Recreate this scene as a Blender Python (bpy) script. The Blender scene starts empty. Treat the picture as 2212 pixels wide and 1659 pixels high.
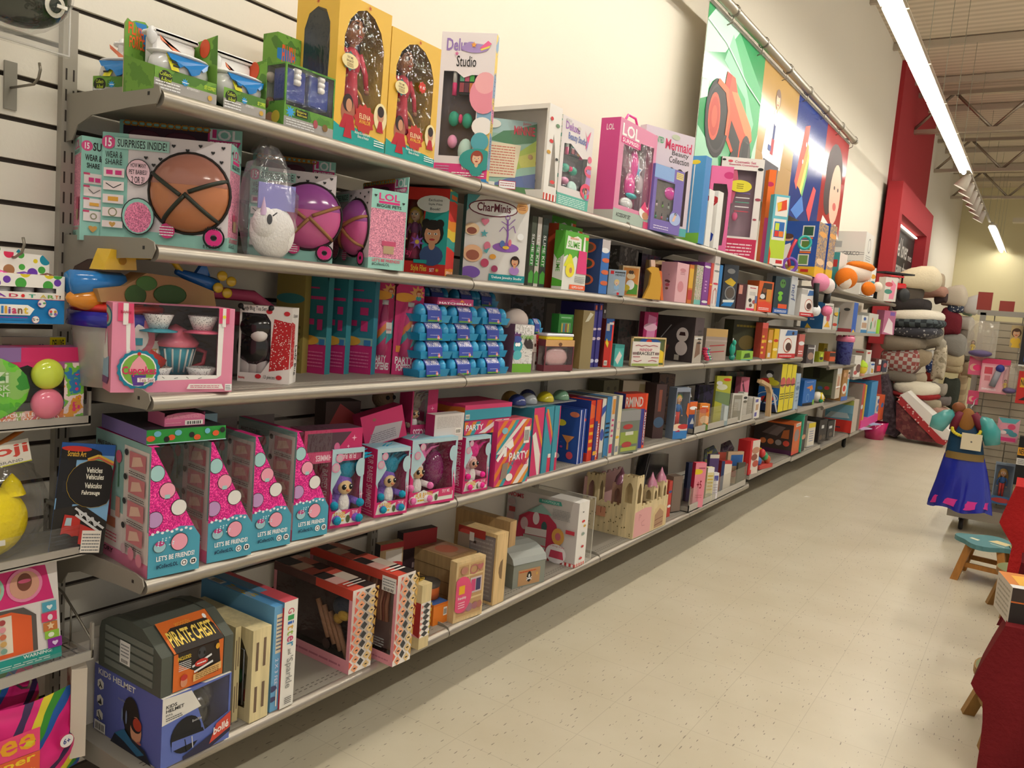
import bpy, bmesh, math, random
from mathutils import Vector as V, Matrix
from mathutils.geometry import tessellate_polygon
random.seed(7)
SC=bpy.context.scene
COL=SC.collection
PI=math.pi
# ---------- camera (image frame 2212 x 1659) ----------
FP,YAW,PIT,ROL,CX,CZ=1737.34,.5746,.1039,.0809,2.104,1.5
_f=V((-math.sin(YAW)*math.cos(PIT),math.cos(YAW)*math.cos(PIT),-math.sin(PIT)))
_r=V((math.cos(YAW),math.sin(YAW),0)); _u=_r.cross(_f)
RR=_r*math.cos(ROL)+_u*math.sin(ROL); UU=-_r*math.sin(ROL)+_u*math.cos(ROL); FF=_f
CAM=V((CX,0,CZ))
cd=bpy.data.cameras.new('camera'); cam=bpy.data.objects.new('camera',cd); COL.objects.link(cam)
cd.sensor_width=36; cd.lens=FP/2212*36; cd.clip_end=200; cd.clip_start=.02
cam.matrix_world=Matrix(((RR.x,UU.x,-FF.x,CX),(RR.y,UU.y,-FF.y,0),(RR.z,UU.z,-FF.z,CZ),(0,0,0,1)))
SC.camera=cam
# ---------- world, exposure ----------
SC.view_settings.view_transform='Standard'; SC.view_settings.look='None'
SC.view_settings.gamma=1; SC.view_settings.exposure=.08; SC.view_settings.use_curve_mapping=False
w=bpy.data.worlds.new('store_ambient'); SC.world=w; w.use_nodes=True
w.node_tree.nodes['Background'].inputs[0].default_value=(1,.95,.87,1)
w.node_tree.nodes['Background'].inputs[1].default_value=.5
TUBE_E=38.0      # emission of the ceiling tubes
SPOT_W=18.0
TUBE_C=(1,.955,.86)
FILL_ROW_E=155.0     # added fill row, unseen to the right, lifts floor and shelf fronts
# ---------- geometry of the aisle ----------
Y0,BAY=1.095,1.22
S1,S2,S3,S4,S5=1.905,1.561,1.213,.769,.277
SX=.4125
def proj(P):
    d=V(P)-CAM; z=d.dot(FF); return 1106+FP*d.dot(RR)/z, 829.5-FP*d.dot(UU)/z
def at(x,y,ax,v):
    d=FF*FP+RR*(x-1106)-UU*(y-829.5); t=(v-CAM[ax])/d[ax]; return CAM+d*t
def hitx(P,e,px):   # parameter t where P+t*e projects to column px
    D=V(P)-CAM; e=V(e); k=(px-1106)/FP
    return (k*D.dot(FF)-D.dot(RR))/(e.dot(RR)-k*e.dot(FF))
def hity(P,e,py):
    D=V(P)-CAM; e=V(e); k=(829.5-py)/FP
    return (k*D.dot(FF)-D.dot(UU))/(e.dot(UU)-k*e.dot(FF))
# ---------- materials ----------
def lin(h):
    if len(h)==3: h=''.join(c*2 for c in h)
    r=[int(h[i:i+2],16)/255 for i in (0,2,4)]
    return tuple(((c+.055)/1.055)**2.4 if c>.04045 else c/12.92 for c in r)+(1,)
MC={}
def mat(s):
    if s in MC: return MC[s]
    m=bpy.data.materials.new('mat_'+s.replace('.','_')); m.use_nodes=True; MC[s]=m
    nt=m.node_tree; N=nt.nodes; L=nt.links; b=N['Principled BSDF']; out=N['Material Output']
    q=s.split('.'); k=q[0] if len(q)>1 else ''
    if s=='glass' or k=='t':
        N.remove(b); tr=N.new('ShaderNodeBsdfTransparent'); gl=N.new('ShaderNodeBsdfGlossy'); mx=N.new('ShaderNodeMixShader')
        lw=N.new('ShaderNodeLayerWeight'); lw.inputs[0].default_value=.25; fr=N.new('ShaderNodeMath'); fr.operation='MULTIPLY_ADD'; L.new(lw.outputs['Facing'],fr.inputs[0]); fr.inputs[1].default_value=.32; fr.inputs[2].default_value=.035
        gl.inputs[1].default_value=.08
        nz=N.new('ShaderNodeTexNoise'); nz.inputs['Scale'].default_value=9; bp=N.new('ShaderNodeBump'); bp.inputs[0].default_value=.25; bp.inputs[1].default_value=.02
        L.new(nz.outputs[0],bp.inputs['Height']); L.new(bp.outputs[0],gl.inputs['Normal'])
        L.new(fr.outputs[0],mx.inputs[0]); L.new(gl.outputs[0],mx.inputs[2])
        if k=='t':
            c=lin(q[1]); df=N.new('ShaderNodeBsdfDiffuse'); df.inputs[0].default_value=c; m2=N.new('ShaderNodeMixShader')
            m2.inputs[0].default_value=float('.'+q[2]) if len(q)>2 else .4
            L.new(tr.outputs[0],m2.inputs[1]); L.new(df.outputs[0],m2.inputs[2]); L.new(m2.outputs[0],mx.inputs[1])
        else: L.new(tr.outputs[0],mx.inputs[1])
        L.new(mx.outputs[0],out.inputs[0]); return m
    hx=[lin(c) for c in q[1:] if c[0]!='x'] if k else [lin(s)]
    b.inputs['Base Color'].default_value=hx[0]; b.inputs['Roughness'].default_value=.5
    b.inputs['Specular IOR Level'].default_value=.3
    def tc(sc=1):
        t=N.new('ShaderNodeTexCoord'); return t.outputs['Object']
    def ramp(src,stops,const=True):
        r=N.new('ShaderNodeValToRGB'); r.color_ramp.interpolation='CONSTANT' if const else 'LINEAR'
        e=r.color_ramp.elements
        while len(e)<len(stops): e.new(.5)
        for i,(p,c) in enumerate(stops): e[i].position=p; e[i].color=c
        L.new(src,r.inputs[0]); return r.outputs[0]
    def noise(sc,det=2,vec=None):
        n=N.new('ShaderNodeTexNoise'); n.inputs['Scale'].default_value=sc; n.inputs['Detail'].default_value=det
        L.new(vec or tc(),n.inputs[0]); return n.outputs[0]
    def vor(sc,o='Distance',vec=None):
        n=N.new('ShaderNodeTexVoronoi'); n.inputs['Scale'].default_value=sc; L.new(vec or tc(),n.inputs[0]); return n.outputs[o]
    def bump(h,st=.3,d=.01):
        bp=N.new('ShaderNodeBump'); bp.inputs[0].default_value=st; bp.inputs['Distance'].default_value=d
        L.new(h,bp.inputs['Height']); L.new(bp.outputs[0],b.inputs['Normal'])
    if k=='g': b.inputs['Roughness'].default_value=.15; b.inputs['Specular IOR Level'].default_value=.6
    elif k=='m': b.inputs['Metallic'].default_value=.75; b.inputs['Roughness'].default_value=.38
    elif k=='c': b.inputs['Roughness'].default_value=1; b.inputs['Specular IOR Level'].default_value=.1; bump(noise(60,3),.6,.01)
    elif k=='f':   # fur
        b.inputs['Roughness'].default_value=1; bump(noise(140,4),.5,.01)
    elif k=='l':   # glitter print
        v=vor(420,'Color'); sp=N.new('ShaderNodeSeparateColor'); L.new(v,sp.inputs[0])
        c=hx[0]; dk=tuple(x*.62 for x in c[:3])+(1,); lt=tuple(min(1,x*1.25+.08) for x in c[:3])+(1,)
        L.new(ramp(sp.outputs[0],[(0,dk),(.25,c),(.8,lt)]),b.inputs['Base Color'])
    elif k=='d':   # dots  d.base.dot[.dot2] scale
        sc=float(q[-1][1:]) if q[-1][0]=='x' else 60
        L.new(ramp(vor(sc),[(0,hx[1]),(.28,hx[0])]),b.inputs['Base Color'])
    elif k=='D':   # multicolour dots
        sc=float(q[-1][1:]); n=N.new('ShaderNodeTexVoronoi'); n.inputs['Scale'].default_value=sc; n.inputs['Randomness'].default_value=.55; L.new(tc(),n.inputs[0])
        sp=N.new('ShaderNodeSeparateColor'); L.new(n.outputs['Color'],sp.inputs[0])
        st=[(i/(len(hx)-1),c) for i,c in enumerate(hx[1:])]
        cc=ramp(sp.outputs[0],st); mk=ramp(n.outputs['Distance'],[(0,(1,1,1,1)),(.44,(0,0,0,1))])
        mx=N.new('ShaderNodeMix'); mx.data_type='RGBA'; L.new(mk,mx.inputs[0]); mx.inputs[6].default_value=hx[0]; L.new(cc,mx.inputs[7])
        L.new(mx.outputs[2],b.inputs['Base Color'])
    elif k=='b':   # busy small artwork
        sc=float(q[-1][1:]) if q[-1][0]=='x' else 45
        st=[(.30+.4*i/len(hx),c) for i,c in enumerate(hx)]; st[0]=(0,hx[0])
        L.new(ramp(noise(sc,3),st),b.inputs['Base Color'])
    elif k=='s':   # slanted stripes
        sc=float(q[-1][1:])
        mp=N.new('ShaderNodeMapping'); mp.inputs['Rotation'].default_value=(.7,0,0); L.new(tc(),mp.inputs[0])
        sx=N.new('ShaderNodeSeparateXYZ'); L.new(mp.outputs[0],sx.inputs[0])
        nz=noise(6,2); ad=N.new('ShaderNodeMath'); ad.operation='MULTIPLY_ADD'; L.new(nz,ad.inputs[0]); ad.inputs[1].default_value=.03; L.new(sx.outputs[1],ad.inputs[2])
        mu=N.new('ShaderNodeMath'); mu.operation='MULTIPLY'; L.new(ad.outputs[0],mu.inputs[0]); mu.inputs[1].default_value=sc
        fr=N.new('ShaderNodeMath'); fr.operation='FRACT'; L.new(mu.outputs[0],fr.inputs[0])
        L.new(ramp(fr.outputs[0],[(i/len(hx),c) for i,c in enumerate(hx)]),b.inputs['Base Color'])
    elif k=='w':   # pale wood
        mp=N.new('ShaderNodeMapping'); mp.inputs['Scale'].default_value=(60,60,6); L.new(tc(),mp.inputs[0])
        c=hx[0]; dk=tuple(x*.78 for x in c[:3])+(1,)
        L.new(ramp(noise(1,3,mp.outputs[0]),[(.3,dk),(.65,c)],False),b.inputs['Base Color'])
    elif k=='k':   # plaid
        mp=tc(); ck=N.new('ShaderNodeTexChecker'); ck.inputs['Scale'].default_value=float(q[-1][1:]); L.new(mp,ck.inputs[0]); ck.inputs[1].default_value=hx[0]; ck.inputs[2].default_value=hx[1]
        L.new(ck.outputs[0],b.inputs['Base Color']); b.inputs['Roughness'].default_value=1
    elif k=='e':
        b.inputs['Emission Color'].default_value=hx[0]; b.inputs['Emission Strength'].default_value=float(q[-1][1:])
    return m
# ---------- mesh builder ----------
class M:
    def __init__(s): s.v=[]; s.f=[]; s.m=[]; s.s=[]; s.ms=[]
    def mi(s,c):
        if c not in s.ms: s.ms.append(c)
        return s.ms.index(c)
    def add(s,vs,fs,c,sm=False):
        o=len(s.v); s.v+=[V(a) for a in vs]; i=s.mi(c)
        for f in fs: s.f.append([a+o for a in f]); s.m.append(i); s.s.append(sm)
        return s
    def box(s,a,b,c,bev=0):
        x0,y0,z0=a; x1,y1,z1=b
        if bev:
            r=bev; pts=[(y0+r,z0),(y1-r,z0),(y1,z0+r),(y1,z1-r),(y1-r,z1),(y0+r,z1),(y0,z1-r),(y0,z0+r)]
            vs=[(x0+r,y,z) for y,z in pts]+[(x1-r,y,z) for y,z in pts]
            yc,zc=(y0+y1)/2,(z0+z1)/2; f=lambda y,z:(y+(r if y<yc else -r),z+(r if z<zc else -r))
            vs+=[(x1,*f(y,z)) for y,z in pts]+[(x0,*f(y,z)) for y,z in pts]
            fs=[[i,(i+1)%8,8+(i+1)%8,8+i] for i in range(8)]+[[8+i,8+(i+1)%8,16+(i+1)%8,16+i] for i in range(8)]+[[24+i,24+(i+1)%8,(i+1)%8,i] for i in range(8)]
            fs+=[list(range(16,24)),list(range(31,23,-1))]
            return s.add(vs,fs,c)
        vs=[(x,y,z) for x in(x0,x1) for y in (y0,y1) for z in (z0,z1)]
        return s.add(vs,[[0,1,3,2],[4,6,7,5],[0,4,5,1],[2,3,7,6],[0,2,6,4],[1,5,7,3]],c)
    def prism(s,pts,d,c,O=(0,0,0)):   # polygon pts (3D) extruded by d
        n=len(pts); d=V(d); P=[V(p)+V(O) for p in pts]
        return s.add(P+[p+d for p in P],[list(range(n))[::-1],list(range(n,2*n))]+[[i,(i+1)%n,n+(i+1)%n,n+i] for i in range(n)],c)
    def ell(s,c,r,col,nu=16,nv=10,fn=None):
        if not hasattr(r,'__len__'): r=(r,)*3
        vs=[];fs=[]
        for j in range(nv+1):
            t=PI*j/nv
            for i in range(nu):
                a=2*PI*i/nu; p=V((math.sin(t)*math.cos(a),math.sin(t)*math.sin(a),math.cos(t)))
                if fn: p=fn(p)
                vs.append((c[0]+p.x*r[0],c[1]+p.y*r[1],c[2]+p.z*r[2]))
        for j in range(nv):
            for i in range(nu): fs.append([j*nu+i,(j+1)*nu+i,(j+1)*nu+(i+1)%nu,j*nu+(i+1)%nu])
        return s.add(vs,fs,col,True)
    def lathe(s,pr,c,col,n=20,ax=2,fl=0):
        vs=[];fs=[]
        for r,h in pr:
            for i in range(n):
                a=2*PI*i/n; rr=r*(1+fl*math.cos(a*n/2)) ; p=[rr*math.cos(a),rr*math.sin(a)]; p.insert(ax,h)
                vs.append(V(p)+V(c))
        for j in range(len(pr)-1):
            for i in range(n): fs.append([j*n+i,j*n+(i+1)%n,(j+1)*n+(i+1)%n,(j+1)*n+i])
        return s.add(vs,fs,col,True)
    def tube(s,path,r,col,n=8,cl=False):
        P=[V(p) for p in path]; vs=[];fs=[];k=len(P)
        R_=r if hasattr(r,'__len__') else [r]*k
        up=None
        for i,p in enumerate(P):
            t=(P[(i+1)%k if cl else min(i+1,k-1)]-P[(i-1)%k if cl else max(i-1,0)]).normalized()
            if up is None: up=t.orthogonal().normalized()
            up=(up-t*up.dot(t)); up=up.normalized() if up.length>1e-6 else t.orthogonal().normalized()
            w_=t.cross(up)
            for j in range(n):
                a=2*PI*j/n; vs.append(p+(up*math.cos(a)+w_*math.sin(a))*R_[i])
        for i in range(k if cl else k-1):
            for j in range(n): fs.append([i*n+j,i*n+(j+1)%n,((i+1)%k)*n+(j+1)%n,((i+1)%k)*n+j])
        if not cl: fs+=[list(range(n))[::-1],list(range((k-1)*n,k*n))]
        return s.add(vs,fs,col,True)
    def xf(s,mx,i0=0):
        for i in range(i0,len(s.v)): s.v[i]=mx@s.v[i]
        return s
    def mesh(s,name):
        me=bpy.data.meshes.new(name); me.from_pydata([tuple(v) for v in s.v],[],s.f)
        for c in s.ms: me.materials.append(mat(c))
        me.polygons.foreach_set('material_index',s.m); me.polygons.foreach_set('use_smooth',s.s)
        me.update(); return me
    def build(s,name,parent=None,loc=None,rz=0,label=None):
        o=bpy.data.objects.new(name,s.mesh(name)); COL.objects.link(o)
        if parent: o.parent=parent
        if loc is not None: o.location=loc
        if rz: o.rotation_euler=(0,0,rz)
        if label: o['label']=label
        return o
def tag(o,label,cat,group=None,kind=None):
    o['label']=label; o['category']=cat
    if group: o['group']=group
    if kind: o['kind']=kind
    return o
def thing(name,label,cat,loc=(0,0,0),rz=0,group=None):
    o=bpy.data.objects.new(name,None); COL.objects.link(o); o.location=loc; o.rotation_euler=(0,0,rz) if not hasattr(rz,'__len__') else rz
    o.empty_display_size=.02
    return tag(o,label,cat,group)
def struct(o): o['kind']='structure'; return o
def dup(root,loc=None,rz=None,label=None):
    r=root.copy(); COL.objects.link(r)
    if loc is not None: r.location=loc
    if rz is not None: r.rotation_euler=(0,0,rz) if not hasattr(rz,'__len__') else rz
    if label: r['label']=label
    for ch in list(root.children):
        c=ch.copy(); COL.objects.link(c); c.parent=r
        for g in list(ch.children):
            d=g.copy(); COL.objects.link(d); d.parent=c
    return r
# ---------- text to mesh ----------
TC={}
def text(t,b=0):
    k=(t,b)
    if k in TC: return TC[k]
    cu=bpy.data.curves.new('lettering','FONT'); cu.body=t; cu.resolution_u=2; cu.offset=.022*b; cu.fill_mode='FRONT'
    o=bpy.data.objects.new('lettering',cu); COL.objects.link(o)
    dg=bpy.context.evaluated_depsgraph_get(); dg.update(); me=bpy.data.meshes.new_from_object(o.evaluated_get(dg))
    vs=[v.co.copy() for v in me.vertices]; fs=[list(p.vertices) for p in me.polygons]
    bpy.data.objects.remove(o); bpy.data.curves.remove(cu); bpy.data.meshes.remove(me)
    if not vs: vs=[V((0,0,0))]
    x0=min(v.x for v in vs);x1=max(v.x for v in vs);y0=min(v.y for v in vs);y1=max(v.y for v in vs)
    vs=[((v.x-x0)/max(1e-6,x1-x0),(v.y-y0)/max(1e-6,y1-y0)) for v in vs]
    TC[k]=(vs,fs); return TC[k]
def inside(p,poly):
    c=False;n=len(poly)
    for i in range(n):
        a,b=poly[i],poly[(i+1)%n]
        if (a[1]>p[1])!=(b[1]>p[1]) and p[0]<(b[0]-a[0])*(p[1]-a[1])/(b[1]-a[1])+a[0]: c=not c
    return c
# art ops on a face, u,v in 0..1:  see draw()
def face(m,O,U,W,N,col,art='',outline=None,glass=None):
    """O corner, U across, W up, N normal; art string; 'w*' ops cut windows (glass mesh gets panes)"""
    O,U,W,N=V(O),V(U),V(W),V(N).normalized(); asp=W.length/U.length
    base=outline or [(0,0),(1,0),(1,1),(0,1)]
    ops=[a.split() for a in art.replace('\n',';').split(';') if a.strip()]
    def pt(u,v,h=0): return O+U*u+W*v+N*h
    def epts(u,v,ru,rv,n=20,a0=0,a1=2*PI):
        return [(u+ru*asp*math.cos(a0+(a1-a0)*i/n),v+rv*math.sin(a0+(a1-a0)*i/n)) for i in range(n)]
    holes=[]
    for o in ops:
        if o[0]=='wr': a=list(map(float,o[1:5])); holes.append([(a[0],a[1]),(a[2],a[1]),(a[2],a[3]),(a[0],a[3])])
        elif o[0]=='we': a=list(map(float,o[1:5])); holes.append(epts(*a,n=28))
        elif o[0]=='wp': holes.append([tuple(map(float,c.split(','))) for c in o[1:]])
    if holes:
        loops=[[V((u,v,0)) for u,v in base]]+[[V((u,v,0)) for u,v in h] for h in holes]
        tri=tessellate_polygon(loops); fl=[p for l in loops for p in l]
        m.add([pt(p.x,p.y) for p in fl],[list(t) for t in tri],col)
        if glass is not None:
            for h in holes: glass.add([pt(u,v,-.0008) for u,v in h],[list(range(len(h)))],'glass')
    else: m.add([pt(u,v) for u,v in base],[list(range(len(base)))],col)
    z=0; pt0=pt
    def pt(u,v,h=0): return pt0(min(1,max(0,u)),min(1,max(0,v)),h)
    for o in ops:
        k=o[0]
        if k[0]=='w': continue
        z+=.00028; hh=z
        if k in 'eoO*' and not outline:   # keep round marks within narrow faces
            q_=.5/max(.5,float(o[3])*asp); o[3]=str(float(o[3])*q_); o[4]=str(float(o[4])*(q_ if k in 'o*' else max(q_,.5)))
        if k=='r':
            a=list(map(float,o[1:5])); m.add([pt(a[0],a[1],hh),pt(a[2],a[1],hh),pt(a[2],a[3],hh),pt(a[0],a[3],hh)],[[0,1,2,3]],o[5])
        elif k=='e':
            a=list(map(float,o[1:5])); P=epts(*a); m.add([pt(u,v,hh) for u,v in P],[list(range(len(P)))],o[5])
        elif k=='o':   # ring: u v r_outer r_inner
            a=list(map(float,o[1:5])); P=epts(a[0],a[1],a[2],a[2],28); Q=epts(a[0],a[1],a[3],a[3],28)
            m.add([pt(u,v,hh) for u,v in P+Q],[[i,(i+1)%28,28+(i+1)%28,28+i] for i in range(28)],o[5])
        elif k=='O':   # elliptical ring: u v ru rv thickness
            a=list(map(float,o[1:6])); P=epts(*a[:4],28); Q=epts(a[0],a[1],a[2]-a[4],a[3]-a[4],28)
            m.add([pt(u,v,hh) for u,v in P+Q],[[i,(i+1)%28,28+(i+1)%28,28+i] for i in range(28)],o[6])
        elif k=='p':
            P=[tuple(map(float,c.split(','))) for c in o[2:]]; m.add([pt(u,v,hh) for u,v in P],[list(range(len(P)))],o[1])
        elif k=='l':   # polyline: col width pts
            P=[tuple(map(float,c.split(','))) for c in o[3:]]; wd=float(o[2])
            for (a,b_) in zip(P,P[1:]):
                dx,dy=(b_[0]-a[0])/asp,b_[1]-a[1]; q=max(1e-6,math.hypot(dx,dy)); nx,ny=-dy/q*wd/2*asp,dx/q*wd/2
                m.add([pt(a[0]+nx,a[1]+ny,hh),pt(a[0]-nx,a[1]-ny,hh),pt(b_[0]-nx,b_[1]-ny,hh),pt(b_[0]+nx,b_[1]+ny,hh)],[[0,1,2,3]],o[1])
        elif k in('t','b','v','V','i','z'):  # text: u0 v0 u1 v1 col words ; b bold, v/V vertical, i upside down, z rising
            a=list(map(float,o[1:5])); vs,fs=text(' '.join(o[6:]),1.0 if k in 'bzVi' else .25)
            f=(lambda x,y:(x,y)) if k in 'tb' else (lambda x,y:(y,1-x)) if k in 'vV' else (lambda x,y:(1-x,1-y)) if k=='i' else (lambda x,y:(x,y*.72+x*.28))
            R_=[f(x,y) for x,y in vs]
            m.add([pt(a[0]+(a[2]-a[0])*x,a[1]+(a[3]-a[1])*y,hh) for x,y in R_],fs,o[5])
        elif k=='x':   # illegible small print: u0 v0 u1 v1 col rows
            a=list(map(float,o[1:5])); n=int(o[6]); rg=random.Random(n*7+int(a[0]*99))
            for i in range(n):
                v0=a[3]-(a[3]-a[1])*(i+.75)/n; v1=a[3]-(a[3]-a[1])*(i+.35)/n; u=a[0]
                while u<a[2]-.01:
                    L_=rg.uniform(.06,.2)*(a[2]-a[0]); e=min(u+L_,a[2]); m.add([pt(u,v0,hh),pt(e,v0,hh),pt(e,v1,hh),pt(u,v1,hh)],[[0,1,2,3]],o[5]); u=e+.02*(a[2]-a[0])
        elif k=='q':   # bar code sticker
            a=list(map(float,o[1:5])); m.add([pt(a[0],a[1],hh),pt(a[2],a[1],hh),pt(a[2],a[3],hh),pt(a[0],a[3],hh)],[[0,1,2,3]],'e8e4dc'); rg=random.Random(3)
            u=a[0]+(a[2]-a[0])*.1
            while u<a[2]-(a[2]-a[0])*.14:
                w_=(a[2]-a[0])*rg.choice((.02,.04,.06)); m.add([pt(u,a[1]+(a[3]-a[1])*.15,hh+.0002),pt(u+w_,a[1]+(a[3]-a[1])*.15,hh+.0002),pt(u+w_,a[1]+(a[3]-a[1])*.8,hh+.0002),pt(u,a[1]+(a[3]-a[1])*.8,hh+.0002)],[[0,1,2,3]],'222'); u+=w_*2
        elif k=='h':   # heart u v r col
            a=list(map(float,o[1:4])); P=[]
            for i in range(14):
                t=2*PI*i/14; P.append((a[0]+a[2]*asp*math.sin(t)**3,a[1]+a[2]*(.8*math.cos(t)-.3*math.cos(2*t)-.12*math.cos(3*t))))
            m.add([pt(u,v,hh) for u,v in P],[list(range(14))],o[4])
        elif k=='*':   # star/burst u v r_out r_in n col
            a=list(map(float,o[1:5])); n=int(o[5]); P=[(a[0]+(a[2] if i%2==0 else a[3])*asp*math.sin(PI*i/n),a[1]+(a[2] if i%2==0 else a[3])*math.cos(PI*i/n)) for i in range(2*n)]
            m.add([pt(u,v,hh) for u,v in P],[list(range(2*n))],o[6])
        elif k=='g':   # child's/person's portrait in print: u v r skin hair shirt
            u,v,r=map(float,o[1:4]); sk,hr,sh=o[4:7]
            def E(x,y,a,b_,c,i,n=14):
                P=epts(u+x*r*asp,v+y*r,a*r,b_*r,n); m.add([pt(p,q_,hh+i*.0001) for p,q_ in P],[list(range(n))],c)
            E(0,-1.75,1.0,.85,sh,0); E(0,.12,.95,1.05,hr,1); E(0,-.9,.28,.4,sk,1.5); E(0,-.05,.68,.82,sk,2); E(0,.62,.62,.3,hr,2.5)
            for s_ in(-1,1): E(.27*s_,.02,.14,.09,'eee',3,8); E(.27*s_,.02,.07,.08,'321',3.6,8)
            E(0,-.2,.08,.05,'b07a60',3); E(0,-.45,.24,.09,'a33',3)
    return m
GRP={}
def boxmesh(w,h,d,c,F='',L='',T='',R='',inner=None,Fo=None,Lo=None,slope=0):
    """local frame: front face in plane x=0, left corner y=0, back at x=-d"""
    m=M(); g=M(); cc=c if isinstance(c,dict) else {}
    g0=lambda k: cc.get(k,cc.get('*',c) if cc else c)
    face(m,(0,0,0),(0,w,0),(0,0,h),(1,0,0),g0('F'),F,Fo,g)
    face(m,(-d,0,0),(d,0,0),(0,0,h),(0,-1,0),g0('L'),L,Lo,g)
    face(m,(0,w,0),(-d,0,0),(0,0,h),(0,1,0),g0('R'),R,None,g)
    face(m,(-d,w,0),(0,-w,0),(0,0,h),(-1,0,0),g0('B'))
    face(m,(0,0,h),(0,w,0),(-d,0,0),(0,0,1),g0('T'),T,None,g)
    face(m,(0,0,0),(0,w,0),(-d,0,0),(0,0,-1),g0('U'))
    if inner:
        e=.002
        m.box((-d+e,e,e),(-d+e*2,w-e,h-e),inner); 
    return m,g
def put(z,pl,pr,top,X0=.36,yaw=0,h=None,w=None):
    # left bottom front corner on plane x=X0 at height z seen in column pl
    P=V((X0,0,z)); P.y=hitx(P,(0,1,0),pl); e=V((-math.sin(yaw),math.cos(yaw),0))
    if w is None: w=hitx(P,e,pr)
    if h is None: h=hity(P,(0,0,1),top)
    return P,w,h
LAST=None
FOOT=[]
def quad(P,w,d,yaw):
    c,s=math.cos(yaw),math.sin(yaw); e=.0015
    return [(P.x+c*a-s*b,P.y+s*a+c*b) for a,b in ((-e,e),(-e,w-e),(-d+e,w-e),(-d+e,e))]
def clash(A,B):
    for Q in (A,B):
        for i in range(4):
            nx,ny=Q[(i+1)%4][1]-Q[i][1],Q[i][0]-Q[(i+1)%4][0]
            a=[x*nx+y*ny for x,y in A]; b=[x*nx+y*ny for x,y in B]
            if max(a)<=min(b) or max(b)<=min(a): return False
    return True
def fitdepth(P,w,h,d,yaw):   # a box pushed on a crowded shelf is only as deep as its neighbours leave room for
    near=[q for q,z0,z1 in FOOT if z0<P.z+h-.004 and z1>P.z+.004]
    for k in (1,.85,.7,.55,.4,.28):
        A=quad(P,w,d*k,yaw)
        if not any(clash(A,q) for q in near): break
    else: k=.55
    FOOT.append((quad(P,w,d*k,yaw),P.z,P.z+h)); return d*k
def bx(name,label,cat,z,pl,pr,top,X0=.36,d=.2,yaw=0,c='ccc',F='',L='',T='',R='',inner=None,fill=None,group=None,h=None,w=None,tilt=0,Fo=None,lid=None):
    """a boxed product; fill(root,w,h,d) adds contents"""
    global LAST
    P,w,h=put(z,pl,pr,top,X0,yaw,h,w)
    if yaw==0: d=min(d,X0-.015)
    d=fitdepth(P,w,h,d,yaw)
    if isinstance(c,str) and inner is None and 'w' in [a.split()[0][0] for a in (F+';'+L+';'+T+';'+R).replace('\n',';').split(';') if a.strip()]: inner='8a8078'
    m,g=boxmesh(w,h,d,c,F,L,T,R,inner,Fo)
    if g.v or fill:
        o=thing(name,label,cat,P,yaw,group); m.build('package' if not lid else lid,o)
        if g.v: g.build('clear_window',o)
        if fill: fill(o,w,h,d)
    else:
        o=m.build(name,None,P,yaw); tag(o,label,cat,group)
    if tilt: o.rotation_euler=(0,tilt,yaw) if not hasattr(tilt,'__len__') else (tilt[0],tilt[1],yaw)
    o['_t']=0; del o['_t']
    LAST=(P,w,h,d,o)
    return o
# ---------- the setting ----------
def procmat(name,fn):
    m=bpy.data.materials.new(name); m.use_nodes=True; fn(m.node_tree,m.node_tree.nodes,m.node_tree.links,m.node_tree.nodes['Principled BSDF']); MC[name]=m
def floor_m(nt,N,L,b):
    t=N.new('ShaderNodeTexCoord').outputs['Object']
    def mixc(f,a,c):
        m=N.new('ShaderNodeMix'); m.data_type='RGBA'; L.new(f,m.inputs[0])
        for i,x in ((6,a),(7,c)):
            if isinstance(x,tuple): m.inputs[i].default_value=x
            else: L.new(x,m.inputs[i])
        return m.outputs[2]
    def ramp(s,p0,p1,inv=False):
        r=N.new('ShaderNodeMapRange'); L.new(s,r.inputs[0]); r.inputs[1].default_value=p0; r.inputs[2].default_value=p1
        r.inputs[3].default_value=1 if inv else 0; r.inputs[4].default_value=0 if inv else 1; return r.outputs[0]
    n1=N.new('ShaderNodeTexNoise'); n1.inputs['Scale'].default_value=2.2; n1.inputs['Detail'].default_value=4; L.new(t,n1.inputs[0])
    base=mixc(ramp(n1.outputs[0],.35,.7),lin('c6bda6'),lin('d0c8b3'))
    for rot,sc,th in ((.6,(150,26,1),.80),(-.9,(140,24,1),.80),(1.9,(120,30,1),.81)):
        mp=N.new('ShaderNodeMapping'); mp.inputs['Rotation'].default_value=(0,0,rot); mp.inputs['Scale'].default_value=sc; L.new(t,mp.inputs[0])
        n=N.new('ShaderNodeTexNoise'); n.inputs['Scale'].default_value=1; n.inputs['Detail'].default_value=0; L.new(mp.outputs[0],n.inputs[0])
        base=mixc(ramp(n.outputs[0],th,th+.015),base,lin('8a7f70'))
    br=N.new('ShaderNodeTexBrick'); br.offset=0; br.inputs['Scale'].default_value=1; br.inputs['Brick Width'].default_value=.305; br.inputs['Row Height'].default_value=.305; br.inputs['Mortar Size'].default_value=.0012
    br.inputs['Mortar Smooth'].default_value=0; L.new(t,br.inputs[0])
    mp=N.new('ShaderNodeMath'); mp.operation='MULTIPLY'; mp.inputs[1].default_value=.35; L.new(br.outputs['Fac'],mp.inputs[0])
    base=mixc(mp.outputs[0],base,lin('8d826e'))
    L.new(base,b.inputs['Base Color']); b.inputs['Roughness'].default_value=.32; b.inputs['Specular IOR Level'].default_value=.45
    bp=N.new('ShaderNodeBump'); bp.inputs[0].default_value=.06; n2=N.new('ShaderNodeTexNoise'); n2.inputs['Scale'].default_value=7; L.new(t,n2.inputs[0]); L.new(n2.outputs[0],bp.inputs['Height']); L.new(bp.outputs[0],b.inputs['Normal'])
procmat('floor_tile',floor_m)
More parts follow.
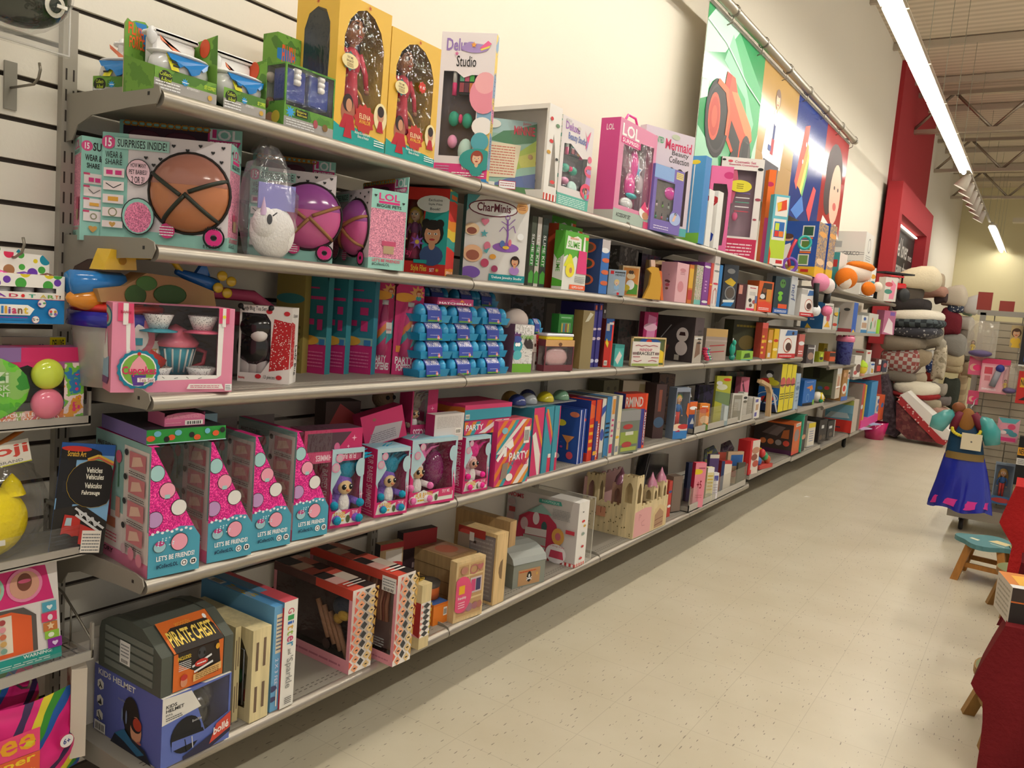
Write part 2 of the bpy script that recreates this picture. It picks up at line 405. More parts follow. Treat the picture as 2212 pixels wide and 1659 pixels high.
def wall_m(c):
    def f(nt,N,L,b):
        b.inputs['Base Color'].default_value=lin(c); b.inputs['Roughness'].default_value=.85
        t=N.new('ShaderNodeTexCoord').outputs['Object']; n=N.new('ShaderNodeTexNoise'); n.inputs['Scale'].default_value=90; L.new(t,n.inputs[0])
        bp=N.new('ShaderNodeBump'); bp.inputs[0].default_value=.12; bp.inputs[1].default_value=.005; L.new(n.outputs[0],bp.inputs['Height']); L.new(bp.outputs[0],b.inputs['Normal'])
    return f
procmat('wall_paint',wall_m('e4dccb')); procmat('slat_paint',wall_m('ded8cb')); procmat('red_paint',wall_m('a3262e')); procmat('far_paint',wall_m('dad0a8'))
def deck_m(nt,N,L,b):
    t=N.new('ShaderNodeTexCoord').outputs['Object']; w_=N.new('ShaderNodeTexWave'); w_.bands_direction='Y'; w_.inputs['Scale'].default_value=2.1; L.new(t,w_.inputs[0])
    r=N.new('ShaderNodeValToRGB'); r.color_ramp.elements[0].color=lin('c4b6a2'); r.color_ramp.elements[1].color=lin('dccfbc'); L.new(w_.outputs[0],r.inputs[0]); L.new(r.outputs[0],b.inputs['Base Color']); b.inputs['Roughness'].default_value=.7
procmat('roof_deck',deck_m)
H=5.31; YF=24.0
m=M(); m.box((-.3,-3,-.1),(9,YF+.3,0),'floor_tile'); struct(m.build('floor'))
m=M(); m.box((-.3,-3,0),(-.02,YF+.2,H),'wall_paint'); struct(m.build('wall_left'))
m=M(); m.box((-.02,YF,0),(9,YF+.2,H),'far_paint'); struct(m.build('wall_far'))
m=M(); m.box((-.3,-3,H),(9,YF+.3,H+.1),'roof_deck'); struct(m.build('ceiling'))
m=M(); m.box((-.02,-3,0),(-.008,YF,.1),'4a4038'); struct(m.build('baseboard_left'))
# slat panel: strips over a dark backing that paints in the groove shade, to z 2.37 and y 7.2
m=M(); m.box((-.0195,-2.5,.12),(-.012,2.35,2.42),'3c332c'); m.box((-.0195,2.35,.12),(-.012,8.4,2.03),'3c332c')
for zs,ya,yb,zt in (([1.932+.0992*k for k in range(-18,6)],-2.5,2.35,2.42),([.3,.622,.983,1.3,1.66],2.35,8.4,2.03)):
    edges=[.12]+[e for z in zs if .14<z<zt-.04 for e in (z-.0062,z+.0062)]+[zt]
    for a,b_ in zip(edges[::2],edges[1::2]): m.box((-.012,ya,a),(0,yb,b_),'slat_paint')
struct(m.build('trim_1')); 
# roof joists
for i in range(12):
    y=3.2+i*1.75; m=M()
    m.box((-.02,y-.03,H-.1),(9,y+.03,H-.02),'b8ac9c')
    struct(m.build('trim_%d'%(2+i)))
for k,y in enumerate((14.2,17.6,21)):   # open web trusses
    m=M(); m.box((-.02,y-.05,H-.72),(9,y+.05,H-.66),'m.b8ac9c'); m.box((-.02,y-.05,H-.16),(9,y+.05,H-.1),'m.b8ac9c')
    for j in range(8):
        x=j*1.1; m.tube([(x,y,H-.68),(x+.55,y,H-.12)],.025,'m.a89c8c',6); m.tube([(x+.55,y,H-.12),(x+1.1,y,H-.68)],.025,'m.a89c8c',6)
    struct(m.build('trim_%d'%(20+k)))
m=M(); m.box((1.2,22.4,H-1.05),(9,22.7,H-.95),'d8ceb8'); struct(m.build('trim_24'))
# red column with framed black sign
m=M(); m.box((-.02,12.75,0),(.04,16.6,H),'red_paint'); struct(m.build('wall_red'))
t=thing('wall_sign','black wall sign with white lettering in a deep red frame','sign',(.04,12.45,1.3))
m=M()
D=.20; y1=3.75; z1=2.28
m.prism([(0,0,0),(0,y1,0),(0,y1,z1),(0,y1-.0,z1),(0,0,z1)][:3]+[(0,0,z1)],(.005,0,0),'red_paint')
m.box((0,0,0),(D,.25,z1),'red_paint'); m.box((0,y1-.55,0),(D,y1,z1),'red_paint'); m.box((0,.25,z1-.42),(D,y1-.55,z1),'red_paint')
m.build('sign_frame',t)
m=M(); face(m,(.02,.25,0),(0,y1-.8,0),(0,0,z1-.42),(1,0,0),'2c2a28','t .3 .74 .78 .9 e8e4dc label lover;t .81 .75 .96 .8 d8d4cc meets;t .42 .54 .96 .71 e8e4dc savvy shopper'); m.build('sign_panel',t)
m=M(); m.box((.03,.3,z1-.47),(.06,y1-.6,z1-.45),'e.fff6e0.x3'); m.build('sign_lamp',t)
# ---------- ceiling light rows ----------
MC['tube_light']=mt=bpy.data.materials.new('tube_light'); mt.use_nodes=True; nt=mt.node_tree; nt.nodes.remove(nt.nodes['Principled BSDF'])
em=nt.nodes.new('ShaderNodeEmission'); em.inputs[0].default_value=(*TUBE_C,1); em.inputs[1].default_value=TUBE_E; nt.links.new(em.outputs[0],nt.nodes['Material Output'].inputs[0])
MC['fill_tube']=mt.copy(); MC['fill_tube'].name='fill_tube'; MC['fill_tube'].node_tree.nodes['Emission'].inputs[1].default_value=FILL_ROW_E
def fixture(x,y,label,grp,tm='tube_light'):
    t=thing('tube_light',label,'ceiling light',(x,y,3.7),0,grp)
    m=M(); m.prism([(-.05,0,.06),(.09,0,.06),(.13,0,-.03),(.11,0,-.03),(.06,0,.035),(-.035,0,.035),(-.05,0,-.004)],(0,1.27,0),'c8c0b0'); m.box((-.02,0,.06),(.03,1.29,.1),'b0a898'); m.build('housing',t)
    m=M(); m.lathe([(.001,0),(.03,0),(.03,1.16),(.001,1.16)],(0,.05,0),tm,10,1); m.build('lamp_tube',t)
    m=M(); m.tube([(.01,.6,.1),(.01,.6,1.6)],.003,'998',6); m.build('hanging_wire',t)
    return t
g='fluorescent tubes hung in a row over the aisle'
f0=None; k=0
ys=[-.36+1.3*i for i in range(10)]
for y in ys:
    lb='white fluorescent tube light hung in the long row beside the left wall'
    f0=fixture(.955,y,lb,g) if f0 is None else dup(f0,(.955,y,3.7))
for i in range(4): dup(f0,(1.0,18.7+1.3*i,3.7),None,'white fluorescent tube light in the short far row past the spotlights')['group']='far tubes past the spotlights'
g2=None
f1=None
for x in (4.0,):  # out-of-view row added to brighten the floor and shelves
    for i in range(7):
        if f1 is None: f1=fixture(x,-1.5,'added unseen fill tube light over the middle of the store','added fill tubes over the middle of the store','fill_tube'); f1.location.z=4.3
        else: dup(f1,(x,-1.5+2.6*i,4.3))
# track with spot heads
t=thing('light_track','thin grey ceiling track carrying the spot heads between the tube rows','track',(.97,12.95,3.78))
m=M(); m.box((-.02,0,0),(.02,5.7,.04),'a09888'); m.build('rail',t)
for y in (.6,2.9,5.1): M().tube([(0,y,.04),(0,y,H-3.8)],.003,'998',6).build('hanging_wire',t)
for i,y in enumerate((13.2,13.9,14.6,15.3,16.0,16.9)):
    s=thing('spot_head','grey track spotlight pointing down at the wall between the tube rows','spotlight',(.97,y,3.775),0,'spot heads on the track')
    m=M(); a=len(m.v); m.lathe([(.02,.0),(.05,-.02),(.1,-.2),(.095,-.2),(.03,-.03)],(0,0,0),'c8c0b4',14); m.lathe([(.001,-.17),(.085,-.17)],(0,0,0),'tube_light',14)
    m.xf(Matrix.Rotation(.5,4,'Y')); m.build('lamp_shade',s); M().box((-.01,-.01,-.01),(.01,.01,.012),'a09888').build('stem',s)
# ---------- banner rail ----------
t=thing('banner_rail','long brushed steel rail with clips holding the picture banners','rail',(.2,4.2,3.46))
m=M(); m.tube([(0,0,0),(0,5.05,0)],.032,'m.b0a898',14); m.build('pipe',t)
for i in range(8):
    m=M(); y=.35+i*.66
    m.lathe([(.036,-.012),(.04,-.008),(.04,.008),(.036,.012)],(0,y,0),'m.8a8278',14,1); m.tube([(0,y,-.035),(-.01,y+.01,-.07),(-.04,y,-.085)],.005,'m.8a8278',6); m.build('clip',t)
for y in (.1,4.9): m=M(); m.box((-.22,y,-.01),(0,y+.04,.01),'m.999'); m.build('wall_bracket',t)
def banner(y0,y1,z0,label,art,col):
    o=thing('picture_banner',label,'banner',(.15,y0,z0))
    m=M(); n=14; w_=y1-y0; h_=3.42-z0
    tmp=M(); face(tmp,(0,0,0),(0,w_,0),(0,0,h_),(1,0,0),col,art)
    tmp.build('printed_face',o)
    m.box((-.004,0,0),(-.001,w_,h_),'ddd8cc'); m.build('vinyl_back',o)
    m=M(); m.box((-.006,0,h_),(.006,w_,h_+.02),'eee'); m.build('top_hem',o)
    return o
banner(4.9,6.1,2.42,'green picture banner showing an orange toy tractor','''p 4faa70 .2,1 .9,.25 1,.4 1,.75 .5,1;p b8dcc8 0,.7 .3,.8 .5,1 .1,1 0,.9;p 8cc8a4 .3,.75 .7,.62 .85,.35 .9,.5 .6,.8 .4,.95;p b8dcc8 .9,.1 1,.2 1,.45 .93,.3;p 9ccfb0 0,.02 .4,.0 .35,.13 0,.26;p cfe6d8 0,.42 .1,.46 .1,.56 0,.54;p 3c9860 .4,0 1,0 1,.14 .7,.04
p e0583a .3,.52 .34,.6 .38,.62 .42,.7 .5,.7 .56,.62 .72,.54 .86,.46 .9,.38 .86,.34 .76,.34 .72,.16 .66,.14 .44,.28 .4,.4;p ec8858 .46,.6 .56,.62 .72,.54 .86,.46 .89,.38 .85,.36 .74,.4 .6,.5;p b84030 .34,.6 .36,.7 .44,.7 .42,.6;p 2e2a2a .5,.42 .68,.32 .67,.17 .48,.3;e .8 .2 .13 .19 3a3a3a;e .82 .2 .1 .15 545250;p 2c2a2a .74,.34 .85,.34 .84,.14 .72,.14
e .27 .37 .225 .25 242222;O .27 .37 .2 .22 .02 3c3a3a;e .22 .37 .11 .15 dc5c46;e .22 .37 .09 .125 b84434;e .22 .37 .05 .07 dc5c46;e .6 .1 .11 .14 2c2a2a;e .58 .1 .055 .08 dc5c46;e .58 .1 .03 .045 e88060;p dc6840 .24,.62 .4,.6 .46,.46 .44,.3 .41,.3 .42,.46 .36,.56 .22,.58;l f4f4f0 .008 .0,.9 .3,.86 .7,.72 1,.66''','g.3fa066')
banner(6.1,7.12,2.42,'tan picture banner showing a child in a white shirt and dark tie','''r 0 0 1 .35 b08a50;p e4e4ea .15,.35 .2,.6 .35,.68 .6,.66 .7,.5 .66,.3 .2,.3;p 4a4650 .2,.32 .62,.32 .58,.0 .2,.0;p 32407c .38,.66 .43,.66 .42,.5 .37,.5;p b8404a .36,.5 .43,.5 .42,.38 .35,.38;g .42 .8 .075 e0b08c 6a4a30 e4e4ea;r .28 .4 .36 .44 4a5c9c''','g.c09a5e')
banner(7.12,8.2,2.42,'blue picture banner showing glossy rainbow coloured shapes','''p e05848 .12,.3 .28,.8 .42,.84 .4,.66 .2,.24;p f0a050 .2,.28 .4,.68 .46,.66 .3,.26;p f0e070 .3,.26 .46,.64 .5,.58 .36,.22;p 7cc070 .36,.24 .5,.56 .48,.4 .4,.2;p 4a80c8 .1,.05 .4,.22 .5,.1 .3,.0;p e04848 .58,.12 .74,.36 .84,.34 .72,.02;e .3 .5 .02 .02 fff;e .36 .66 .02 .02 fff''','g.27408c')
banner(8.2,9.22,2.42,'red picture banner showing a smiling curly haired child','''e .5 .6 .36 .3 3c2626;e .34 .4 .2 .22 3c2626;e .62 .42 .24 .3 e8b8a0;e .56 .48 .03 .02 322;e .72 .48 .03 .02 322;e .64 .3 .08 .04 c86058;p f0e8e4 .1,0 .2,.16 .5,.1 .8,.14 1,0''','g.b03038')
# ---------- wall shelving ----------
GY='a8a196'
def shelf(i,tier,y,z,w_=BAY,dp=SX,lipped=False,label=''):
    t=thing('wall_shelf',label,'shelf',(0,y,z))
    m=M(); m.box((.012,.004,-.022),(dp-.02,w_-.004,0),'8f897f')
    for r_ in (dp-.045,dp-.06):
        y_=.03
        while y_<w_-.04 and y+y_<6.5: m.add([(r_,y_,.0006),(r_+.003,y_,.0006),(r_+.003,y_+.012,.0006),(r_,y_+.012,.0006)],[[0,1,2,3]],'3a342e'); y_+=.021
    m.build('deck',t)
    m=M()
    if lipped: m.prism([(dp-.02,0,-.03),(dp,0,-.03),(dp,0,.004),(dp-.004,0,.004),(dp-.004,0,-.005),(dp-.02,0,-.005)],(0,w_-.006,0),'a39c92',(0,.003,0))
    else:
        pr=[(dp-.022,0,0)]+[(dp-.022+.022*math.sin(a),0,-.02+.02*math.cos(a)) for a in [PI*k/10 for k in range(1,11)]]+[(dp-.03,0,-.04),(dp-.03,0,-.022)]
        n=len(pr); a=[V(p)+V((0,.003,0)) for p in pr]; b_=[p+V((0,w_-.006,0)) for p in a]
        m.add(a+b_,[[k,(k+1)%n,n+(k+1)%n,n+k] for k in range(n)],'m.%s'%GY,True); m.add(a,[list(range(n))],'777066'); m.add(b_,[list(range(n))],'777066')
    m.build('front_edge',t)
    for yb in ((-.004,w_+.001) if i==0 else (w_+.001,)):
        m=M(); P=[(0,0,.012),(dp-.04,0,.012),(dp-.012,0,.004),(dp-.006,0,-.012),(dp-.02,0,-.034),(dp-.12,0,-.036),(.13,0,-.045),(.07,0,-.065),(.045,0,-.1),(0,0,-.105)]
        m.prism(P,(0,.003,0),'8c867b',(.004,yb-.002,0)); m.box((dp-.05,yb-.0025,-.014),(dp-.042,yb-.002,-.006),'222'); m.build('bracket',t)
    return t
TN=['top','second','third','fourth','lowest']; BN=['first bay from the left','second bay from the left','third bay from the left','fourth bay from the left','fifth bay from the left','sixth bay']
for ti,z in enumerate((S1,S2,S3,S4,S5)):
    for k in range(5 if ti<3 else 4):
        shelf(k,ti,Y0+k*BAY,z,dp=SX if ti<4 else .42,label='grey metal wall shelf, %s tier, %s'%(TN[ti],BN[k]))
# shallower and lipped shelves farther along the wall
FS=[(3,4,5.975,.755,1.2,0,'fourth tier, under the yellow car boxes'),(4,4,5.975,.335,1.2,1,'lowest tier, under the orange animal box'),
 (0,5,8.1,1.862,3.9,0,'top tier, under the white carton and plush'),(1,5,7.23,1.458,1.16,1,'second tier, under the blue upright boxes'),(1,6,8.4,1.445,2.6,1,'second tier, under the small far boxes'),
 (2,5,7.23,1.15,1.0,1,'third tier, under the green topped pots'),(2,6,8.3,1.105,1.45,0,'third tier, under the pink lidded jar'),(2,7,9.6,.95,2.3,1,'third tier, the farthest one'),
 (3,5,7.23,.752,1.0,1,'fourth tier, under the large white bead box'),(3,6,8.26,.71,1.6,0,'fourth tier, under the far doll box'),
 (4,5,7.2,.32,1.1,1,'lowest tier, under the black cartons'),(4,6,8.35,.29,1.4,0,'lowest tier, over the small wheel'),(4,7,9.8,.28,1.7,1,'lowest tier, the farthest one')]
for ti,k,y,z,w_,lp,lb in FS: shelf(1,ti,y,z,w_,SX,bool(lp),'grey metal wall shelf, '+lb)
# slotted uprights
for k in range(7):
    y=Y0+k*BAY; t=M(); t.box((.0,y-.018,.16),(.022,y+.018,2.02 if k else 2.12),'9b958a')
    z=.2
    while z<2.0:
        for dy in (-.009,.009): t.add([(.0224,y+dy-.0022,z),(.0224,y+dy+.0022,z),(.0224,y+dy+.0022,z+.028),(.0224,y+dy-.0022,z+.028)],[[0,1,2,3]],'38322c')
        z+=.05
    tag(t.build('shelf_upright'),'grey slotted steel upright holding the shelves, %s'%(['at the left end of the shelves','between first and second bay','between second and third bay','between third and fourth bay','between fourth and fifth bay','at the right end of the long shelves','at the start of the far shelves'][k]),'upright')
# ---------- toys used inside boxes ----------
def doll(o,x,y,z,s,skin='8a5a3c',hair='1e1412',top='b02838',skirt='a01c30',leg='8a5a3c',wide=1,band=None):
    """small doll, s = height; the whole figure parented to o"""
    m=M(); m.ell((x,y,z+s*.84),(.085*s,.095*s,.11*s),skin); m.tube([(x,y,z+s*.76),(x,y,z+s*.68)],.025*s,skin)
    m.ell((x,y,z+s*.6),(.06*s,.085*s,.12*s),top); m.lathe([(.05*s,z+s*.52),(.09*s*wide,z+s*.35),(.15*s*wide,z+s*.06),(.001,z+s*.06)],(x,y,0),skirt,16) if skirt!='none' else None
    if skirt=='none':
        for q in (-1,1): m.tube([(x,y+q*.04*s,z+s*.5),(x,y+q*.045*s,z+s*.02)],[.045*s,.03*s],leg)
        for q in (-1,1): m.ell((x+.02*s,y+q*.045*s,z+.02*s),(.05*s,.03*s,.02*s),'c84838')
    for q in (-1,1):
        m.tube([(x,y+q*.08*s,z+s*.68),(x+.02*s,y+q*.14*s,z+s*.54),(x+.05*s,y+q*.13*s,z+s*.42)],[.03*s,.022*s,.018*s],top); m.ell((x+.055*s,y+q*.13*s,z+s*.4),.02*s,skin)
        m.ell((x+.072*s,y+q*.036*s,z+s*.845),(.02*s,.024*s,.022*s),'eee',10,6); m.ell((x+.084*s,y+q*.034*s,z+s*.845),(.012*s,.013*s,.016*s),'3a2414',8,6)
        m.box((x+.078*s,y+q*.04*s-.02*s,z+.877*s),(x+.086*s,y+q*.04*s+.02*s,z+.883*s),hair)
    m.ell((x+.088*s,y,z+s*.815),(.01*s,.01*s,.014*s),skin); m.ell((x+.078*s,y,z+s*.785),(.012*s,.024*s,.007*s),'b0403c')
    bd=m.build('doll_body',o)
    h=M(); h.ell((x-.03*s,y,z+s*.87),(.1*s,.12*s,.12*s),hair)
    for q in (-1,0,1): h.tube([(x-.07*s,y+q*.07*s,z+s*.88),(x-.09*s,y+q*.11*s,z+s*.7),(x-.07*s,y+q*.1*s,z+s*.52)],[.06*s,.05*s,.02*s],hair)
    if band: h.tube([(x+.03*s,y+math.cos(a)*.11*s,z+s*(.87+.11*math.sin(a))) for a in [PI*k/8 for k in range(9)]],.012*s,band)
    h.build('doll_hair',bd)
def blobs(o,name,L):   # L: list of (x,y,z,rx,ry,rz,col)
    m=M()
    for b_ in L: m.ell(b_[:3],b_[3:6],b_[6],14,8)
    return m.build(name,o)
def each(o,name,L):
    for b_ in L: blobs(o,name,[b_])
# ---------- top tier ----------
def potty(o,y,z,s):
    m=M(); m.box((-.09*s,y-.045*s,z+.045*s),(-.055*s,y+.05*s,z+.12*s),'e8e6e4',.006); m.box((-.095*s,y-.05*s,z+.12*s),(-.05*s,y+.055*s,z+.13*s),'e8e6e4',.004)
    m.ell((-.04*s,y,z+.055*s),(.035*s,.066*s,.045*s),'g.dcdad8',fn=lambda p:V((p.x,p.y,min(p.z,.55)))); m.ell((-.04*s,y,z+.082*s),(.037*s,.068*s,.006*s),'g.f4f2f0'); tt=m.build('toy_toilet',o)
    m=M(); P=[(-.85,.62),(.85,.62),(.8,.3),(.6,.1),(.5,.2),(.4,-.1),(.2,-.25),(.05,-.3),(-.1,0),(-.25,.1),(-.4,-.05),(-.55,.25),(-.7,.3)]
    m.prism([(-.002*s-.012*s*abs(u)**2,y+u*.055*s,z+(.055+.036*v)*s) for u,v in P],(.004,0,0),'g.1c78c0'); m.build('slime_drip',tt)
def flush(label,pl,pr,X0,yaw,top,wing=1,off=0):
    P,w,h=put(S1,pl,pr,top,X0,yaw)
    o=thing('toy_box',label,'toy',P,yaw,'green boxed toilet bowl toys on the top shelf')
    m=M(); b='b.5c8a34.6e9c3c.4f7a30.x14'
    face(m,(0,0,0),(0,w,0),(0,0,.05),(1,0,0),b,'r 0 0 1 .5 a4a09c;e .17 .62 .34 .3 2a3020;t .08 .66 .27 .84 c8dc40 Collect-;t .1 .42 .26 .6 c8dc40 A-Bowl;x .02 .06 .4 .45 eee 3;* .47 .62 .2 .1 9 3c98d8;x .42 .58 .53 .66 fff 1;t .5 .36 .7 .46 eee ATTENTION !;b .78 .6 .97 .78 c8dc40 SET COFFRET;e .88 .25 .12 .12 c8a040')
    m.build('tray',o)
    m=M(); hb=h
    pts=[(0,0),(0,.93),(.04,1),(.1,.97),(.16,1.0),(.3,1.02),(.36,.97),(1,.9),(1,0)]
    face(m,(-.12,0,0),(0,w,0),(0,0,hb),(1,0,0),b,'p 2a78b8 .14,.98 .32,.99 .36,.8 .3,.62 .26,.8 .2,.9;b .05 .8 .16 .96 e8602c FL;b .16 .76 .28 .92 e8602c USH;b .07 .62 .3 .78 e8602c FORCE;t .5 .76 .85 .82 eeeadc HEAR THE CALL;t .52 .69 .8 .75 eeeadc & FLUSH \'EM ALL!;p 1c1c1c .7,.95 .9,.94 .88,.8 .75,.8;t .74 .85 .87 .9 c43 SERIES 1',pts)
    m.prism([(-.1215,p[0]*w,p[1]*hb) for p in pts],(-.002,0,0),'b8a888'); m.build('backing_card',o)
    for yy,n in ((w,'F'),(0,'L')):
        if n=='L' and not wing: continue
        m=M(); top_=h*.98 if n=='F' else h*.55
        pl_=[(0,0,0),(0,0,.05),(-.004,0,top_),(-.12,0,h*.9),(-.12,0,0)] if n=='F' else [(0,0,0),(0,0,.05),(-.12,0,h*.5),(-.12,0,0)]
        m.prism([(p[0],yy+(-.001 if n=='F' else 0),p[2]) for p in pl_],(0,.001,0),b)
        if n=='F': m.ell((-.05,yy-.002,h*.82),(.02,.001,.022),'c85030'); m.ell((-.05,yy-.002,h*.52),(.012,.001,.02),'e8b8a0'); m.box((-.085,yy-.003,h*.3),(-.06,yy-.0015,h*.55),'ddd')
        m.build('side_card',o)
    potty(o,w*.55,.0,1.15)
    m=M(); y=w*.25; m.prism([(.002,y,.05),(.002,y+.02,.05),(-.03,y+.022,.1),(-.03,y+.002,.1)],(.001,0,0),'d8d030')
    for q in range(4): m.box((.0032-.006*q,y+.003,.058+.009*q),(.0042-.006*q,y+.017,.062+.009*q),'222')
    m.build('paper_band',o)
    m=M(); m.ell((-.07,w*.22,h*.8),(.012,.012,.02),'g.dcdcdc'); m.prism([(-.03,w*.2,h*.7),(-.03,w*.55,h*.6),(-.03,w*.5,h*.5),(-.03,w*.4,h*.6),(-.03,w*.18,h*.76)],(.002,0,0),'e88868'); m.build('flush_handle',o)
    return o
flush('green boxed toilet bowl toy at the far left end, turned to face left',200,288,.12,-1.2,48)
flush('green boxed toilet bowl toy with blue slime, the large middle one facing out',332,467,.385,0,22)
flush('green boxed toilet bowl toy just right of the largest one, half hidden by its neighbour',482,573,.385,0,92,0)
def bath(o,w,h,d):
    m=M(); 
    for q in (.06,.54): m.box((-.06,w*q,.07),(-.012,w*(q+.4),h*.95),'2a3c8c',.004)
    m.build('toy_stall',o); m=M()
    for q in (.26,.74):
        for j in range(3): m.tube([(-.008,w*q-.008,.12+j*.014),(-.008,w*q+.008,.12+j*.014)],.008,'e8e4e0')
    m.build('toilet_roll',o)
    blobs(o,'toy_figure',[(-.07,.01,.13,.012,.014,.014,'a89c90'),(-.07,.012,.06,.014,.016,.02,'6c4838')])
bx('toy_box','dark blue bathroom playset in a clear box with green base on the top shelf','toy',S1,612,718,132,.385,.08,0,'b.4c8030.5c9038.3c6c2c.x20',F='wr .03 .34 .97 .97;r 0 .0 1 .16 a09c98;* .12 .24 .1 .05 9 3c98d8;r .22 .2 .46 .31 1c1c1c;t .24 .26 .43 .3 d8d040 Bizarre;t .25 .21 .44 .25 d8d040 Bathroom;x .04 .02 .6 .14 ddd 3;e .62 .16 .05 .07 a04850;e .82 .14 .06 .06 7a5a30',L='wr .1 .4 .95 .97;e .3 .15 .1 .08 a87860;e .6 .15 .1 .1 c8b040',fill=bath,inner='8c9488')
bx('toy_box','back green card box with orange and blue logo behind the bathroom playset','toy',S1,590,640,68,.24,.06,0,'b.5c8a34.6e9c3c.4f7a30.x14',F='e .3 .8 .3 .12 2a78b8;b .2 .7 .75 .9 e8602c FLUSH;x .1 .5 .9 .58 eee 1')
def elena(o,w,h,d):
    doll(o,-.045,w*.47,.015,h*.93,skin='a06a48',skirt='b82038',top='c02c40',wide=.72)
    m=M(); m.tube([(-d*.25,w*.38,h*.5),(-d*.2,w*.62,h*.38),(-d*.18,w*.8,h*.22)],.005,'c8a050'); m.lathe([(.02,0),(.026,.012),(.02,.024)],(-d*.3,w*.62,h*.24),'c8a050',12); m.build('gold_sash',o)
    m=M(); m.box((-d+.003,.003,.003),(-d+.006,w-.003,h-.003),'3a5878'); m.ell((-d+.02,w*.8,h*.3),(.01,w*.2,h*.22),'4a3a30'); m.build('backdrop',o)
AR='wp .16,.2 .86,.2 .88,.5 .88,.72 .8,.84 .66,.92 .5,.95 .34,.92 .2,.84 .12,.72 .12,.62 .18,.58'
EF=AR+''';p e0b040 0,.08 .12,.08 .15,.2 .17,.58 .12,.6 .1,.64 0,.64;p 1f9a94 0,0 1,0 1,.07 .8,.09 .6,.1 .35,.13 .15,.1 0,.13;e .25 .22 .07 .1 a0604a;p b02030 .1,.1 .18,.2 .34,.2 .4,.1;e .24 .28 .05 .06 2c1c1c;e .26 .265 .03 .045 c08868;p b02030 .18,.04 .34,.04 .3,.14 .22,.14;* .56 .2 .11 .09 12 b8342c
t .46 .2 .68 .235 f0e0b0 %s;t .46 .165 .68 .195 f0c040 %s;e .87 .25 .07 .1 e8d8a8;e .87 .26 .035 .05 c08868;e .87 .29 .035 .04 2c1c1c;p b02030 .8,.14 .94,.14 .9,.22 .84,.22;t .38 .085 .68 .105 f0f0e8 Action & Adventure;t .44 .06 .66 .08 f0f0e8 Elena of Avalor;x .76 .03 .96 .08 fff 3;*  .22 .56 .07 .055 8 3c6c6c
e .22 .56 .08 .05 e8d8a0;t .16 .575 .27 .59 643 TRY ME;t .15 .553 .28 .568 643 ON BACK!;x .16 .52 .28 .548 864 3;* .53 .965 .02 .008 7 b05030;O .5 .5 .0 .0 .0 fff'''.replace('*  ','* ')%('ELENA','AVALOR')
LR='wp .2,.3 .8,.3 .82,.62 .8,.8 .7,.89 .5,.92 .3,.88 .2,.78;* .5 .955 .02 .008 7 b05030;p 1f9a94 0,0 1,0 1,.1 .5,.13 0,.1'
bx('doll_box','tall yellow arched doll box with a large doll in red, the nearer and taller one','doll box',S1,718,829,-22,.385,.17,0,'e0b44c',EF,LR,inner='2e4258',fill=elena,group='yellow doll boxes on the top shelf')
bx('doll_box','yellow arched doll box with a doll in red, right of the taller one','doll box',S1,831,936,56,.385,.17,0,'e0b44c',EF+';* .62 .62 .05 .04 8 c8382c;t .58 .61 .67 .63 fff 15',LR,inner='2e4258',fill=elena,group='yellow doll boxes on the top shelf')
def makeup(o,w,h,d):
    m=M(); m.box((-.02,w*.36,h*.6),(-.008,w*.66,h*.76),'222',.003)
    for i,c in enumerate(('5aa888','c85878','50b050','984048','643040','d07838')): m.box((-.008,w*(.38+.09*(i%3)),h*(.69-.07*(i//3))),(-.005,w*(.46+.09*(i%3)),h*(.75-.07*(i//3))),c)
    m.build('eyeshadow_palette',o)
    for q,c in ((.74,'d03870'),(.28,'d03870')): m=M(); m.tube([(-.015,w*q,h*.6),(-.015,w*q,h*.68)],.009,c); m.tube([(-.015,w*q,h*.68),(-.015,w*q,h*.78)],.008,'ccc'); m.build('lip_gloss',o)
    each(o,'bath_pearl_pack',[(-.02,w*.3,h*.45,.016,w*.1,h*.05,'2f9c84'),(-.02,w*.55,h*.44,.016,w*.1,h*.05,'2f9c84'),(-.015,w*.43,h*.45,.012,w*.04,h*.03,'d84878')])
    each(o,'scented_tub',[(-.02,w*.3,h*.3,.02,w*.09,h*.045,'e89cc0'),(-.02,w*.55,h*.24,.016,w*.14,h*.085,'c0e0d8')])
    m=M(); m.box((-d+.003,.003,.003),(-d+.006,w-.003,h-.003),'5c5458'); m.build('backdrop',o)
bx('makeup_kit','tall pastel makeup studio box with rainbow edge standing beside the doll boxes','makeup kit',S1,933,1049,68,.12,.05,-1.13,{'*':'e8e0e4','R':'b.e89ab8.e8c868.88a8c8.x8'},
 F='wp .08,.2 .68,.2 .72,.35 .72,.73 .6,.73 .45,.71 .3,.75 .08,.75;r 0 .0 1 .06 3888c8;r 0 .06 1 .15 e0488c;p e8c878 .74,.2 1,.2 1,.4 .74,.4;p 88b0d0 .74,.38 1,.38 1,.56 .74,.56;b .1 .88 .62 .96 9478b8 Deluxe;t .3 .78 .66 .85 222 Studio;b .52 .11 .9 .14 eee WARNING:;x .35 .07 .95 .1 fff 2;x .05 .07 .3 .14 c8a0c0 4;b .9 .02 .98 .04 fff 8+\ne .62 .9 .09 .03 a890c8;e .54 .915 .035 .025 a890c8;p e86c9c .7,.9 .85,.95 .92,.93 .8,.9;p e8d860 .72,.895 .9,.92 .88,.905 .74,.885;e .85 .6 .1 .12 e894a8;e .85 .68 .07 .07 f0b0b8;e .85 .4 .07 .06 f4f0f0;e .83 .3 .06 .06 58a8b8;e .8 .18 .12 .075 3c9c98;g .8 .19 .045 e8c0a0 9c4a3c 3c9c98;* .6 .92 .02 .01 5 e8a050;* .3 .86 .015 .008 5 d070a0',
 R='v .2 .2 .7 .75 5a4878 DELUXE Beauty Studio;r 0 0 1 .05 3888c8',fill=makeup)
